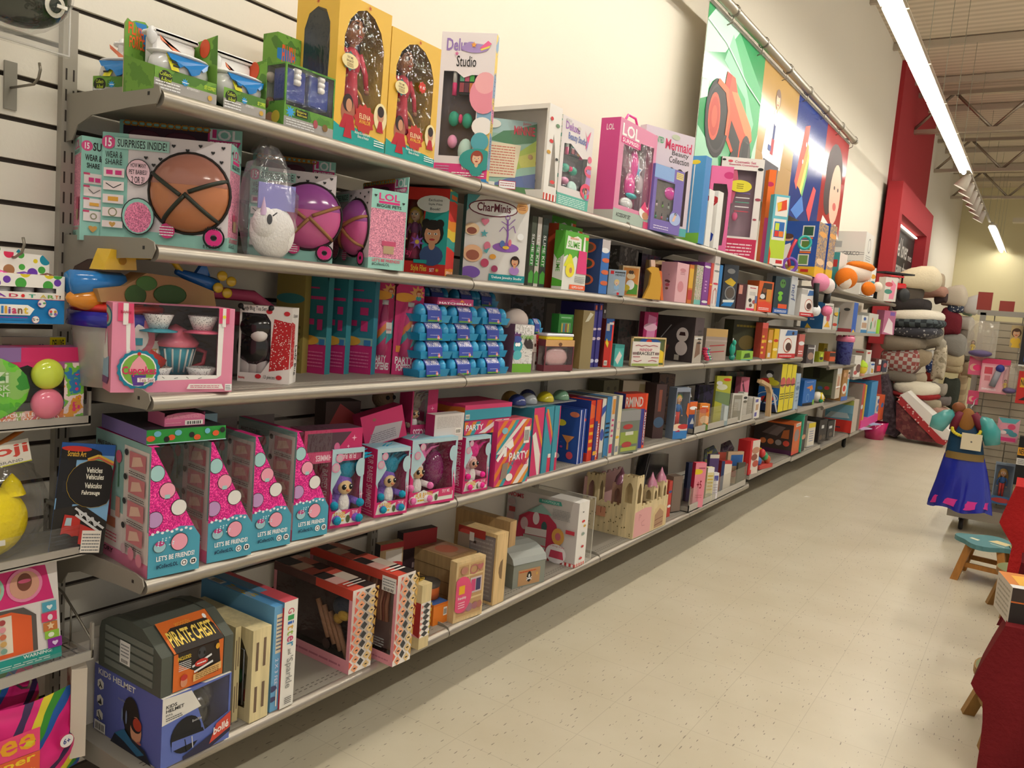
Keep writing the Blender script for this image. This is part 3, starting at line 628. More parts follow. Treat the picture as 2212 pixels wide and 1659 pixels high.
BS='wp .1,.22 .82,.22 .86,.4 .86,.62 .7,.6 .5,.66 .3,.72 .1,.7;r 0 0 1 .14 5cb0a0;x .05 .02 .9 .12 d8f0e8 5;b .1 .86 .55 .95 9c6cb0 Deluxe;b .2 .74 .78 .84 6878b0 Beauty Studio;p e0608c .7,.93 .78,.86 .9,.95 .84,.8 .76,.72 .78,.84;p a088c0 .78,.84 .84,.8 .8,.7;r .86 .14 1 .5 b088c0;e .93 .62 .05 .04 e0708c;O .94 .48 .12 .07 .04 e0607c;O .88 .24 .14 .09 .05 e0506c;g .88 .24 .035 d8a080 7a3028 5cb0a0;t .08 .95 .25 .975 888 HOT FOCUS;e .5 .92 .04 .02 c8c0b8'
for i,(x,l) in enumerate(((.375,'pastel mermaid beauty studio box with teal windows, front of a row of four'),(.31,'pastel beauty box directly behind the mermaid one, second in its row'),(.245,'pastel beauty box third in the row behind the mermaid one'),(.18,'pastel beauty box nearest the wall behind the mermaid one'))):
    P=(V((x,3.165,S1)),.255,.345)
    m,g=boxmesh(.27,.36,.045,{'*':'d8d0cc','L':'b.5ca898.dcd8d0.4c9888.x30','F':'dcd4d4'},BS if i==0 else '',L='r .2 .7 .8 .95 e4e0d8;v .35 .72 .6 .93 48 DELUXE' .replace(' 48 ',' 488078 '),inner='6c6468')
    o=thing('makeup_kit',l,'makeup kit',(x,put(S1,1201,1310,178,x)[0].y if i==0 else LY,S1),0,'mermaid beauty boxes in a row'); m.build('package',o)
    if i==0: LY=o.location.y; g.build('clear_window',o); makeup(o,.27,.36,.045)
# large clear sided white box and the leaning picture box
def emptyish(o,w,h,d): blobs(o,'toy_figure',[(-d*.3,w*.5,h*.3,.03,.02,.05,'7a6048'),(-d*.3,w*.5,h*.45,.02,.018,.02,'b09068')])
P,w,h=put(S1,1172,1221,222,.4)
bx('toy_box','white dotted toy box with big clear side behind the leaning picture box','toy',S1,1172,1199,222,.4,.36,0,{'*':'e4e0da','T':'b8b4ae'},F='r 0 0 1 .07 c84838;r .1 0 .2 .07 eee;r .35 0 .45 .07 eee;r .6 0 .7 .07 eee;r .85 0 .95 .07 eee;e .3 .62 .04 .02 c83838;e .15 .5 .04 .02 c89838;e .6 .2 .05 .02 d84848;e .7 .8 .04 .02 6a8a6a;e .2 .85 .03 .02 c83838;e .8 .45 .03 .015 333;wp .35,.15 .9,.15 .6,.6 .45,.7',L='wr .08 .1 .97 .95',fill=emptyish,inner='8c8680')
bx('toy_box','picture backed white dotted box leaning back on the top shelf','toy',S1+.012,1050,1154,238,.2,.06,-.85,{'*':'e8e4dc'},
 F='b4 0 0 1 1 fff x' and 'p 8cb0a0 0,0 1,0 1,1 0,1;p 9cb8b8 0,.8 1,.8 1,1 0,1;p 4c7c5c 0,.7 .3,.84 .5,.86 1,.98 1,.72 .5,.66;p 9cb04c .3,.4 1,.75 1,.45 .5,.3;p b8b85c .6,.5 1,.6 1,.4 .7,.36;p 5a6a98 0,.08 1,.08 1,.3 .4,.2;r 0 0 1 .1 4c7848;p d8ccb0 0,.2 .58,.22 .68,.66 0,.68;x .02 .24 .56 .64 c07060 11;r .25 .06 .6 .17 b83850;r .26 .07 .59 .16 eee;x .28 .09 .57 .15 b87070 2;b .52 .8 .96 .92 c8304c MINNIE;t .7 .93 .88 .98 c8304c Junior;r 0 .04 .16 .14 e0e0d8;e .08 .92 .1 .06 d8d8d0',
 R='e .3 .93 .05 .02 333;e .7 .82 .06 .025 c83848;e .35 .7 .06 .02 c83848;e .7 .58 .06 .02 333;e .3 .45 .07 .03 c83848;e .65 .3 .08 .03 c83848;e .3 .22 .05 .02 333;e .5 .1 .12 .04 c83848',tilt=-.26)
def access(o,w,h,d):
    m=M(); m.box((-d+.003,.003,.003),(-d+.006,w-.003,h-.003),'b06884'); m.build('backdrop',o)
    each(o,'hair_accessory',[(-.03,w*.55,h*.62,.02,w*.1,h*.16,'g.e03c98'),(-.03,w*.5,h*.4,.02,w*.12,h*.14,'g.e03c98'),(-.03,w*.75,h*.45,.015,w*.08,h*.1,'c8b8c0'),(-.02,w*.4,h*.2,.02,w*.16,h*.07,'g.d8d8d8'),(-.02,w*.52,h*.3,.015,w*.14,h*.03,'g.2cb0b8')])
    m=M(); 
    for q in (.44,.36): face(m,(-.02,w*q,h*.45),(0,w*.4,0),(0,0,h*.25),(1,0,0),'t.ffffff.1','* .5 .5 .5 .2 5 e8e0e8;* .5 .5 .35 .13 5 4c90c0' if q>.4 else '')
    m.build('star_clip',o)
bx('accessory_set','pink doll accessory set box with carry handle and silver packet','accessory set',S1,1322,1402,252,.39,.1,0,{'*':'d888a8','L':'c84888'},
 F='wp .12,.16 .88,.16 .92,.3 .92,.86 .55,.84 .5,.76 .12,.76;r 0 0 1 .12 a8b8ac;b .08 .045 .45 .085 222 ACCESSORY SET;b .06 .84 .5 .96 f0f0ec LOL;r .05 .77 .55 .83 d83880;t .08 .78 .5 .82 fff SURPRISE!;e .82 .16 .14 .07 f0ece8;p e04878 .7,.2 .95,.14 .98,.26 .88,.2 .8,.28;e .84 .13 .08 .04 c08860;r .8 0 .95 .07 d04870',
 L='b .3 .88 .7 .94 e8d0d8 LOL;r 0 0 1 .1 b8b8b0',fill=lambda o,w,h,d:(access(o,w,h,d),M().tube([(-d*.5,w*.3,h),(-d*.5,w*.4,h+.05),(-d*.5,w*.6,h+.05),(-d*.5,w*.7,h)],.006,'g.e03c98').build('carry_handle',o)))
bx('makeup_kit','mermaid beauty collection box with pink shell case, behind the purple nail set','makeup kit',S1,1376,1480,268,.33,.08,-.35,{'*':'d0c4d0','R':'6a3c48'},
 F='wp .08,.1 .92,.1 .92,.66 .84,.63 .75,.66 .66,.63 .57,.66 .48,.63 .39,.66 .3,.63 .2,.66 .08,.64;r 0 0 1 .08 58a8a8;b .4 .82 .95 .92 c83860 Mermaid;t .55 .76 .9 .82 333 Beauty;t .5 .7 .92 .76 333 Collection;b .12 .86 .36 .92 58a070 SCENTED;e .6 .95 .06 .025 b8c0a8',
 fill=lambda o,w,h,d:(each(o,'shell_case',[(-.03,w*.65,h*.52,.03,w*.2,h*.1,'g.e8307c')]),each(o,'bottle',[(-.02,w*.3,h*.5,.014,.012,.03,'c85868'),(-.02,w*.25,h*.3,.014,.012,.03,'8898b8')])))
def nails(o,w,h,d):
    m=M(); m.box((-d+.002,.003,.003),(-d+.004,w-.003,h-.003),'b8b0b0'); m.build('backdrop',o)
    for i in range(6):
        y=w*(.2+.2*(i%3)); z=h*(.2+.18*(i//3)); c=('3c8c70','b04868','687cb0','e0c8d0','70a040','a0a8a0')[i]
        m=M(); m.tube([(-.01,y,z),(-.01,y,z+.014)],.006,c); m.tube([(-.01,y,z+.014),(-.01,y,z+.03)],.003,'222'); m.build('nail_polish',o)
    each(o,'compact_case',[(-.01,w*.62,h*.62,.01,w*.2,h*.1,'g.c83898')])
bx('nail_polish_set','purple nail polish set with six small bottles and gold sticker','nail polish set',S1,1403,1466,352,.405,.05,-.15,'7868b0',F='wp .1,.18 .62,.18 .62,.3 .7,.36 .7,.78 .1,.78;r 0 .8 .65 1 88a8d8;r .72 .86 .97 .97 d8c890;x .74 .88 .95 .96 a89058 3;e .8 .24 .17 .1 a8b8e0;p e0b8a0 .7,.2 .78,.2 .84,.3 .8,.32 .74,.26;t .76 .3 .86 .35 555 6;x .1 .03 .6 .1 e0d8f0 2',fill=nails)
bx('toy_box','blue framed tall box beside the mermaid kit','toy',S1,1507,1519,336,.41,.3,0,{'*':'4890d0','L':'5098d4','F':'3c80c0'},L='wr .5 .3 .75 .88;p e86848 0,0 .3,0 .4,.2 .2,.3 0,.2;p 70b040 .3,0 1,0 1,.12 .3,.1;e .8 .93 .06 .025 e8d040;r .78 .12 .8 .9 eee')
for i,(a,b_,X) in enumerate(((1521,1532,.4),(1540,1551,.4))):
    bx('toy_box','white carton with red and blue curves, %s of the pair'%('left' if i==0 else 'right'),'box',S1,a,b_,408+4*i,X,.12,0,'e4e2de',L='p 24409c 0,0 .5,0 .9,.14 .95,.24 .7,.3 0,.26;p b83038 0,.5 .4,.6 1,.8 1,.84 .4,.66 0,.6;e .3 .85 .12 .06 24409c;e .7 .85 .12 .06 b83038',group='white cartons beside the cosmetic set')
bx('toy_box','pink box with round cornered window behind the white cartons','toy',S1,1519,1566,357,.2,.1,-1.0,'e06ca0',F='wp .15,.1 .8,.1 .85,.3 .85,.7 .75,.8 .15,.8;e .82 .9 .06 .04 c83878',fill=lambda o,w,h,d:each(o,'striped_toy',[(-.04,w*.4,h*.4,.03,w*.3,h*.3,'s.e03890.c82878.x60')]))
def cosm(o,w,h,d):
    m=M(); m.box((-d+.003,.003,.003),(-d+.006,w-.003,h-.003),'9c8490'); m.build('backdrop',o)
    each(o,'nail_polish',[(-.02,w*.25,h*.42,.012,.02,.03,'2c9070'),(-.02,w*.45,h*.42,.012,.02,.03,'d06088'),(-.02,w*.27,h*.3,.012,.02,.02,'508070')])
    m=M()
    for i in range(5): m.box((-.02,w*.42,h*(.47+.045*i)),(-.012,w*.75,h*(.47+.045*i)+.006),('c84858','eee','58a088','eee','7868b0')[i])
    m.build('hair_band',o); m=M(); m.prism([(-.012,w*.12,h*.5),(-.012,w*.35,h*.55),(-.012,w*.45,h*.75),(-.012,w*.38,h*.9),(-.012,w*.12,h*.9)],(.004,0,0),'c85878'); m.build('header_card',o)
bx('cosmetic_set','white dotted cosmetic set box with pink frame and red print panel','cosmetic set',S1,1538,1629,337,.16,.08,-.95,{'*':'e0dcd8','L':'d04880','R':'d860a0'},
 F='wr .12 .22 .84 .88;r 0 0 1 .2 c02c54;x .1 .03 .9 .16 e8c8d0 4;r 0 .2 .1 .9 d85890;b .3 .945 .8 .97 b84868 Cosmetic Set;b .18 .915 .86 .938 b84868 Ensemble Cosmetiques;e .05 .97 .02 .01 222;e .2 .96 .025 .012 c84858;e .92 .9 .03 .015 222;e .93 .6 .03 .014 a04858;e .9 .4 .02 .01 a04858;e .48 .72 .12 .06 d8d038;x .4 .69 .56 .75 887a20 3;e .06 .12 .05 .05 eee;e .06 .15 .04 .02 222',fill=cosm)
bx('toy_box','narrow orange and pink toy box behind the cosmetic set','toy',S1,1640,1655,366,.28,.06,-.8,{'*':'e8702c','R':'d84890'},F='e .3 .85 .3 .05 c02858;r 0 0 1 .5 e0508c')
bx('toy_box','teal and lime toy box with two block pictures','toy',S1,1657,1690,419,.37,.05,-.7,{'*':'68b8c8'},
 F='r 0 0 1 .5 b8d040;r .08 .36 .92 .66 e8e4dc;r .14 .7 .94 .97 e8e4dc;r .18 .4 .84 .62 3878b8;r .24 .5 .5 .6 c8d840;r .52 .5 .8 .6 3868b0;r .24 .41 .5 .49 d83c30;r .52 .41 .8 .49 e88030;p d84c2c .2,.88 .8,.94 .86,.8 .3,.76;p e8c040 .2,.88 .5,.9 .5,.8 .3,.76;r 0 0 1 .1 e8e4dc;r .5 .03 .92 .08 c83030;p d83c28 0,0 .1,0 .12,.16 0,.28')
t=thing('ring_toy','teal, red and purple plastic ring toy at the edge of the top shelf','toy',(.34,put(S1,1712,1730,480,.34)[0].y,S1),-1.0)
def ring(cy,cz,r,rr,col,n=18): return M().tube([(0,cy+r*math.cos(2*PI*i/n),cz+r*math.sin(2*PI*i/n)) for i in range(n)],rr,col,8,True)
ring(.07,.25,.05,.012,'g.28a8a0').build('teal_ring',t); ring(-.03,.06,.055,.014,'g.7c48b0').build('purple_ring',t)
M().tube([(0,.0,.27),(0,-.03,.2),(0,-.05,.12),(0,-.03,.05)],.014,'g.c83048').build('red_arm',t)
AF='r 0 0 1 .2 e0b028;p 1c3a90 .3,0 .3,0 .3,0;r .12 .68 .5 .9 d8d8d0;r .14 .7 .48 .88 2c5840;r .12 .42 .5 .62 d8d8d0;r .14 .44 .48 .6 4c7838;r .12 .16 .5 .36 d8d8d0;r .14 .18 .48 .34 3c6898;r .14 .63 .5 .66 e07028;r .14 .37 .5 .4 e07028;r .14 .11 .5 .14 e07028;r .55 .04 .8 .1 c83028'
for i,(a,b_,X) in enumerate(((1757,1777,.41),(1781,1795,.41))):
    bx('toy_box','tall blue and yellow figure box with picture panels, %s one'%('front' if i==0 else 'rear'),'toy',S1,a,b_,478+5*i,X,.33,0,{'*':'2850a0','F':'b.4860a0.98846c.c8a070.3c3c58.x30'},L='r 0 0 1 .18 e0b028;p e8e4e0 .1,.2 .3,.2 .36,.45 .32,.6 .14,.55;e .24 .68 .1 .05 c89878;e .24 .72 .1 .05 5a3c30;e .2 .16 .12 .05 8a7048;r .6 .72 .9 .92 d8d8d0;r .63 .74 .87 .9 2c5840;r .58 .46 .86 .66 d8d8d0;r .61 .48 .83 .64 5a7c38;r .55 .2 .83 .4 d8d8d0;r .58 .22 .8 .38 6c9050;r .6 .68 .88 .71 e07028;r .58 .42 .86 .45 e07028;r .4 .08 .6 .13 c8d0d8;r .65 .08 .85 .13 c83028',F='r 0 0 1 .2 e0b028;e .5 .8 .3 .05 e0a050;e .5 .3 .3 .06 e8c8a0',group='blue and yellow figure boxes')
# plush toys at the break between shelf runs
t=thing('plush_toy','orange and cream plush animal lying on the far top shelf','plush toy',(.46,8.25,1.93),-.2)
m=M(); m.ell((0,.25,.1),(.1,.32,.09),'f.e8d8c8',20,12); m.ell((.02,.3,.17),(.09,.28,.05),'f.e07820',20,12); m.ell((.04,-.06,.03),(.09,.16,.1),'f.e07820'); m.build('body',t)
m=M(); m.ell((.1,.35,-.04),(.05,.13,.07),'f.e07820'); m.ell((.13,.5,-.01),(.04,.07,.05),'f.e8d8c8'); m.build('leg',t)
m=M(); m.ell((.06,-.12,-.0),(.06,.07,.08),'f.e8d8c8'); m.build('paw',t)
t=thing('plush_toy','pink and white plush doll hanging over the shelf end with a dangling shoe','plush toy',(.43,7.32,1.9),0)
m=M(); m.ell((0,.1,-.03),(.07,.17,.08),'f.e890b0',18,12); m.ell((.03,.26,-.05),(.06,.1,.07),'f.e8dcd8'); m.build('body',t)
m=M(); m.tube([(.02,-.12,-.05),(.02,-.1,-.18),(.02,-.07,-.26)],.025,'222'); m.ell((.02,-.04,-.28),(.04,.07,.05),'f.eee'); m.build('gloved_hand',t)
m=M(); m.tube([(.03,.3,-.1),(.03,.28,-.2)],.03,'222'); m.ell((.03,.33,-.27),(.045,.1,.05),'f.e87ca0'); m.build('shoe_foot',t)
bx('carton','tall white shipping carton with oval logo on the far top shelf','carton',1.862,1856,1873,500,.41,.34,0,'e0ddd6',L='t .35 .62 .85 .68 555 GRACO;O .6 .65 .5 .05 .008 666;r 0 .86 .12 .98 b03838;x .2 .5 .9 .54 999 2;r .05 .74 .3 .84 aaa;e .45 .3 .04 .03 555',F='o .5 .8 .12 .1 777;x .2 .55 .8 .65 999 3;p b8b4b0 .1,0 .9,0 .9,.45 .1,.45',R='')
bx('toy_box','small teal and white carton beside the tall white carton','toy',1.862,1806,1822,545,.38,.16,0,{'*':'e0ddd6','L':'4a9c98'},L='r .5 .6 .9 .8 c04038')
bx('toy_box','picture card toy box with yellow print past the white carton','toy',1.862,1876,1886,578,.4,.12,-.3,'e4e0da',F='e .5 .7 .3 .15 e0a030;e .5 .5 .35 .1 3c8c98;r .2 .05 .8 .2 4860a0')
t=thing('toy_truck','red toy monster truck with black wheels at the end of the far top shelf','toy truck',(.4,11.35,1.87),-.6)
m=M(); m.box((-.1,-.18,.16),(.1,.2,.24),'g.c8282c',.02); m.box((-.08,-.08,.24),(.08,.1,.31),'g.d8d4d0',.02); m.box((-.1,-.1,.31),(.1,.12,.33),'g.c8282c'); m.build('body',t)
for x in(-.1,.1):
    for y in (-.13,.14): m=M(); m.lathe([(.001,-.035),(.08,-.035),(.09,-.02),(.09,.02),(.08,.035),(.001,.035)],(x,y,.09),'2a2a2a',16,0); m.build('wheel',t)
M().box((-.1,-.2,.35),(.1,.3,.37),'222').tube([(0,.2,.36),(0,.2,.24)],.012,'222').build('roof_spoiler',t)
bx('toy_box','doll accessory box with pink window at the end of the top shelf','toy',1.862,1908,1934,598,.4,.12,-.7,'d8d0c8',F='p e088a0 .4,.1 .8,.1 .9,.7 .5,.9;e .3 .7 .2 .1 c85860;e .3 .4 .2 .1 508c7c')
# ---------- second tier ----------
HE=';'.join('h %g %g .019 333'%p for p in ((.36,.9),(.45,.8),(.55,.93),(.66,.9),(.76,.95),(.86,.9),(.94,.95),(.4,.74),(.93,.82),(.34,.8)))
def surprise(label,pl,pr,top,X0,yaw,ball,strap,glass,name='toy_box',PW=None):
    P,w,h=PW or put(S2,pl,pr,top,X0,yaw); d=.1 if not PW else .12
    o=thing(name,label,'toy',P,yaw,'round ball toy boxes on the second shelf')
    NF='r 0 0 1 1 94c8bc;e .22 .91 .05 .05 d85088;b .13 .88 .31 .94 fff 15;b .45 .87 .98 .95 222 SUR;b .15 .77 .8 .83 222 WEAR &;b .22 .7 .72 .75 222 SHARE'+';'+';'.join('r .12 %g .9 %g e4d8d8;r .1 %g .35 %g c84870'%(a_,a_+.1,a_+.085,a_+.105) for a_ in (.55,.43,.31,.19))+';r .3 .57 .5 .61 d03880;r .55 .57 .75 .61 d03880;l 444 .006 .3,.5 .5,.46 .75,.5;r .35 .34 .72 .37 d8a040;O .52 .24 .03 .03 .008 886;h .5 .12 .04 c89850'
    m,g=boxmesh(w,h,d,{'*':'e0d6d8','L':'l.d88ca4','R':'l.d88ca4','T':'9cc8bc'},NF if not ball else
     'r 0 0 1 .13 94c8bc;r 0 0 .2 1 94c8bc;'+HE+''';e .05 .91 .06 .06 d85088;b .025 .87 .075 .95 fff 15;r .1 .86 .52 .96 a8d4c8;t .12 .875 .5 .945 222 SURPRISES INSIDE!;t .03 .77 .16 .83 222 WEAR &;t .03 .71 .16 .76 222 SHARE
r .02 .6 .18 .68 e8d8d8;r .04 .62 .09 .66 d03880;r .11 .62 .16 .66 d03880;r .02 .48 .18 .56 e8d8d8;l 333 .008 .04,.54 .1,.5 .16,.54;r .02 .36 .18 .44 e8d8d8;r .06 .38 .14 .42 d8a040;r .02 .24 .18 .32 e8d8d8;O .1 .28 .04 .04 .01 886;r .02 .14 .18 .2 e8d8d8;h .1 .17 .03 c89850
e .29 .66 .11 .12 333;e .29 .66 .103 .112 f0c8d4;t .23 .7 .35 .74 222 HOW MANY;t .22 .64 .36 .68 222 PET BABIES?;t .24 .56 .34 .62 222 2 OR 3?;e .3 .26 .15 .17 333;e .3 .26 .14 .16 94c8bc;e .3 .25 .12 .14 l.e07ca0;e .53 .15 .07 .07 d03878;x .47 .1 .58 .2 eee 4
o .9 .12 .1 .085 111;o .9 .12 .08 .03 d83080;e .9 .12 .03 .02 111;t .82 .19 .96 .22 222 SERIES;t .82 .02 .96 .05 222 EYE SPY''',
     'r 0 0 1 .14 94c8bc;r 0 .84 1 1 94c8bc;b .2 .89 .8 .98 d83880 LOL;t .15 .85 .85 .88 222 BIGGIE PETS;b .1 .1 .9 .13 d85070 LET\'S BE FRIENDS!;t .1 .05 .6 .09 222 #CollectLOL;r .55 .3 .9 .42 c05070;r .6 .2 .85 .3 b09878',
     R='r 0 0 1 .14 94c8bc;r 0 .76 1 1 94c8bc;b .2 .87 .8 .96 d83880 LOL;r .2 .83 .8 .86 d83880;b .15 .78 .85 .82 222 BIGGIE PETS;b .1 .09 .9 .13 d85070 LET\'S BE FRIENDS!;t .1 .04 .6 .08 222 #CollectLOL;r .35 .3 .75 .36 c05070;r .4 .2 .7 .3 b09878;h .1 .92 .02 333;h .9 .86 .02 333')
    m.build('package',o)
    cy,cz,r=w*.69,h*.51,h*.37
    if not ball: return o
    m=M()
    m.tube([(.002,cy+r*math.cos(2*PI*i/30),cz+r*math.sin(2*PI*i/30)) for i in range(30)],.0035,'2a2420',6,True); m.build('zip_rim',o)
    m=M(); m.ell((0,cy,cz),(.045,r*.97,r*.97),'g.'+ball,24,16); up={'b8744c':'a87060','cc5c94':'9c5098'}[ball]; m.ell((0,cy,cz),(.046,r*.98,r*.98),'g.'+up,24,16,lambda p:V((p.x,p.y,p.z)) if p.z>.12 else V((p.x*.9,p.y*.9,.12))); m.build('plastic_ball',o)
    m=M()
    for (a0,b0,a1,b1) in ((-.95,.45,-.1,-.1),(.1,-.0,.93,.38),(-.6,-.75,0,-.1),(.0,-.05,.75,-.68)):
        P_=[]
        for i in range(9):
            t=i/8; u=a0+(a1-a0)*t; v=b0+(b1-b0)*t; q=math.sqrt(max(0,1-min(1,u*u+v*v))); P_.append((.0475*q+.001,cy+u*r*.97,cz+v*r*.97))
        m.tube(P_,.0055,strap,5)
    m.build('strap',o)
    m=M(); hz=.05; m.box((-d-.004,0,0),(-d-.001,w,h+hz),'94c8bc')
    m.box((-d-.0005,.01,h+.002),(-d+.001,w*.72,h+hz-.012),glass); [m.ell((-d+.001,w*q,h+.016),(.001,w*.13,.014),'5c2838') for q in (.2,.5)]
    for i in range(12): m.tube([(-d+.0015,.02+w*.7*i/12+.01*math.cos(a),h+hz-.006+.006*math.sin(a)) for a in [PI*k/3 for k in range(6)]],.002,'c8862c',4,True)
    face(m,(-d,w*.7,h),(0,w*.3,0),(0,0,hz),(1,0,0),'94c8bc','p d83880 .0,.1 .9,.1 .98,.4 .3,.42 .3,.95 .08,.95;b .12 .42 .95 .96 f4eef0 LOL;b .12 .15 .88 .34 fff SURPRISE!'); m.build('header_card',o)
    return o
surprise('large ball toy box with teal front strip and pink glitter side at the far left',171,226,292,.11,-.35,None,'2c2c24','3c1c2c')
surprise('large ball toy box with copper brown ball, the biggest in front on the second shelf',216,490,284,.13,-.9,'b8744c','30342c','3c1c2c')
surprise('ball toy box with pink and purple ball right of the white plush in a bag',533,717,357,.17,-.72,'cc5c94','a07048','5c4c4c')
Pr=V((.39,put(S2,794,800,404,.39)[0].y,S2)); e_=V((math.sin(1.9),math.cos(1.9),0)); Pl=Pr-e_*.3
surprise('ball toy box with pink ball standing turned, its pink glitter side out',0,0,0,0,-1.9,'cc5c94','a07048','a82858',PW=(Pl,.3,hity(Pr,(0,0,1),406)))
t=thing('plush_bag','white plush unicorn in a crinkled clear bag between the ball toy boxes','plush toy',(*put(S2,556,612,0,.385)[0].xy,S2),-.3); t.scale=(.8,.72,.95)
m=M(); m.ell((-.04,.07,.07),(.05,.085,.075),'f.ece8e4',18,12); m.ell((-.02,.03,.09),(.04,.045,.045),'f.ece8e4'); m.ell((-.04,.075,.15),(.02,.025,.03),'f.ece8e4'); m.build('plush_body',t)
m=M(); m.ell((-.022,.078,.152),(.008,.014,.018),'e8a898'); m.build('ear',t); m=M(); m.lathe([(.014,.11),(.001,.16)],(.0,.015,0),'c8a8c8',10); m.build('horn',t)
m=M(); m.ell((.02,.03,.1),(.006,.01,.014),'222'); m.tube([(.022,.04,.11),(.024,.055,.12)],.002,'222'); m.build('eye',t)
M().box((-.02,.0,.13),(-.014,.14,.2),'8884c4').build('card_insert',t)
m=M(); rg=random.Random(5); m.ell((-.03,.04,.13),(.075,.11,.16),'t.dcdce4.07',16,12,lambda p:p*(1+rg.uniform(-.12,.1))); m.tube([(-.03,.03,.27),(-.05,.01,.3)],[.02,.035],'glass'); m.build('clear_bag',t)
SF='''wp .08,.16 .5,.16 .5,.86 .1,.86;r 0 0 1 .14 d02c28;p 2c9c94 .5,.14 1,.14 1,.86 .55,.86 .5,.5;b .3 .03 .62 .12 e8c040 Style Files;t .68 .05 .78 .09 fff SET;t .1 .2 .3 .3 e03c70 Play;e .72 .82 .22 .1 ece4e0;t .58 .85 .86 .88 333 Exclusive;t .58 .8 .86 .83 333 Style Files;t .62 .75 .82 .78 333 Book!
g .7 .48 .14 c88c68 241814 3c4c78;e .56 .6 .05 .05 241814;e .84 .6 .05 .05 241814;* .4 .38 .09 .04 7 8c50a8;e .4 .38 .025 .025 d8b040;r .35 .14 .62 .18 2c9c94;* .84 .07 .03 .01 8 e8b040'''
for i,(a,b_,X) in enumerate(((855,960,.19),(866,968,.3))):
    if i: X=.13
    bx('craft_set','red and teal style doll craft box, %s'%('the front one with girl in denim' if i==0 else 'rear one hidden behind its twin'),'craft set',S2,a,b_,402,.13,.12,-1.15,{'*':'d03028','R':'s.d83028.e88c28.e8c838.2c9c94.d83028.x9'},SF if i==0 else '',R='t .1 .03 .9 .07 fff SIZE 5-12;r .2 .9 .9 .95 e0702c' ,fill=(lambda o,w,h,d:doll(o,-.03,w*.28,h*.15,h*.65,'e0b090','e0b040','8c3c70','9c2850')) if i==0 else None,group='style craft boxes') if i==0 else None
bx('craft_set','pale jewelry craft box with purple tree stand picture','craft set',S2,997,1131,418,.24,.07,-.75,{'*':'dcd8d4','R':'58707c','L':'5ca8a8'},
'''p 5ca8b0 0,.8 .2,1 0,1;e .42 .86 .3 .1 6c2c3c;e .42 .86 .285 .085 eee;b .16 .82 .7 .92 6c2c3c CharMinis;e .88 .9 .07 .07 e8b070;x .82 .87 .94 .93 a05030 3;e .66 .42 .16 .055 8c5cb0;l 8c5cb0 .02 .66,.4 .68,.56 .66,.74;O .66 .77 .03 .03 .008 8c5cb0;l 8c5cb0 .008 .54,.6 .6,.66 .68,.6;l 8c5cb0 .008 .68,.62 .76,.68 .8,.6;l 8c5cb0 .008 .56,.72 .68,.68 .78,.76;e .6 .46 .03 .04 5c78b8;e .72 .48 .02 .04 e07890;e .66 .42 .04 .02 e8c040
r .42 .02 1 .1 1c8c94;t .46 .04 .96 .08 fff 'Deluxe Jewelry Studio';e .14 .32 .12 .1 e8b890;e .14 .3 .08 .06 a05c48;e .1 .6 .09 .07 e8c8a0;e .1 .58 .06 .04 8c4c3c;e .12 .1 .12 .07 7c58b0;e .34 .22 .05 .05 c04868;* .3 .56 .05 .02 5 58a8b0;e .36 .42 .04 .05 d87890;h .3 .7 .05 d87890;e .46 .3 .04 .03 e0a040;g .82 .26 .06 d09870 2c1c18 a880c0;p 58a8b0 .3,.36 .4,.4 .36,.33;e .5 .16 .04 .04 9c3c60;e .88 .56 .04 .04 eee''')
for i,(a,b_,c) in enumerate(((1139,1149,'4a5040'),(1151,1160,'c8c0b8'),(1163,1174,'3a4440'))):
    bx('slime_kit',('dark green slim kit box nearest the jewelry box','grey slim kit box, middle one of the three spines','dark slim kit box with green slime print, last of the three spines')[i],'slime kit',S2,a,b_,466+2*i,.33,.22,0,{'*':c,'L':'6c6c60'},'r 0 .3 .8 .6 3c8c3c;v .2 .3 .7 .75 eee SLIME KIT;p 4c9c3c 0,.05 1,.05 1,.2 .5,.24 0,.18')
SLF='''p 58a838 0,.55 .15,.6 .3,.52 .5,.6 .7,.52 .85,.6 1,.52 1,1 0,1;b .08 .72 .62 .86 70c040 SLIME;p e8e8e0 .05,.7 .7,.7 .68,.9 .5,.94 .3,.9 .1,.92;b .12 .73 .62 .84 58a838 SLIME;t .2 .87 .55 .92 e87030 nickelodeon;r .8 .9 .98 .95 e06030;p e8e8e0 .78,.95 .84,.95 .88,.65 .76,.65;p d8d830 0,.4 .2,.62 .3,.6 .45,.4;p d83878 .55,.3 .6,.7 .95,.7 1,.3;e .28 .34 .16 .12 e8d838;e .3 .34 .05 .05 b88060;x .5 .14 .95 .26 888 4;r .3 .02 .98 .1 e86030;t .4 .04 .9 .08 fff SLIME & GLOW'''
bx('slime_kit','green and white slime kit box, rear one behind its twins','slime kit',S2,1180,1232,464,.25,.05,0,'e0e0d8',SLF,group='green slime kit boxes')
bx('slime_kit','green slime kit box with orange side, middle of three','slime kit',S2,1196,1247,482,.32,.05,0,{'*':'e0e0d8','L':'d85c38'},SLF,group='green slime kit boxes')
bx('slime_kit','bright green slime kit box with pink slime tubes, front one','slime kit',S2,1212,1262,497,.395,.05,0,{'*':'e0e0d8','L':'dcd8d0'},SLF,L='p 58a838 0,.6 .4,.5 1,.6 1,1 0,1;p 58a838 0,.05 1,.05 1,.15 0,.2;v .3 .3 .7 .55 58a838 SLIME',group='green slime kit boxes')
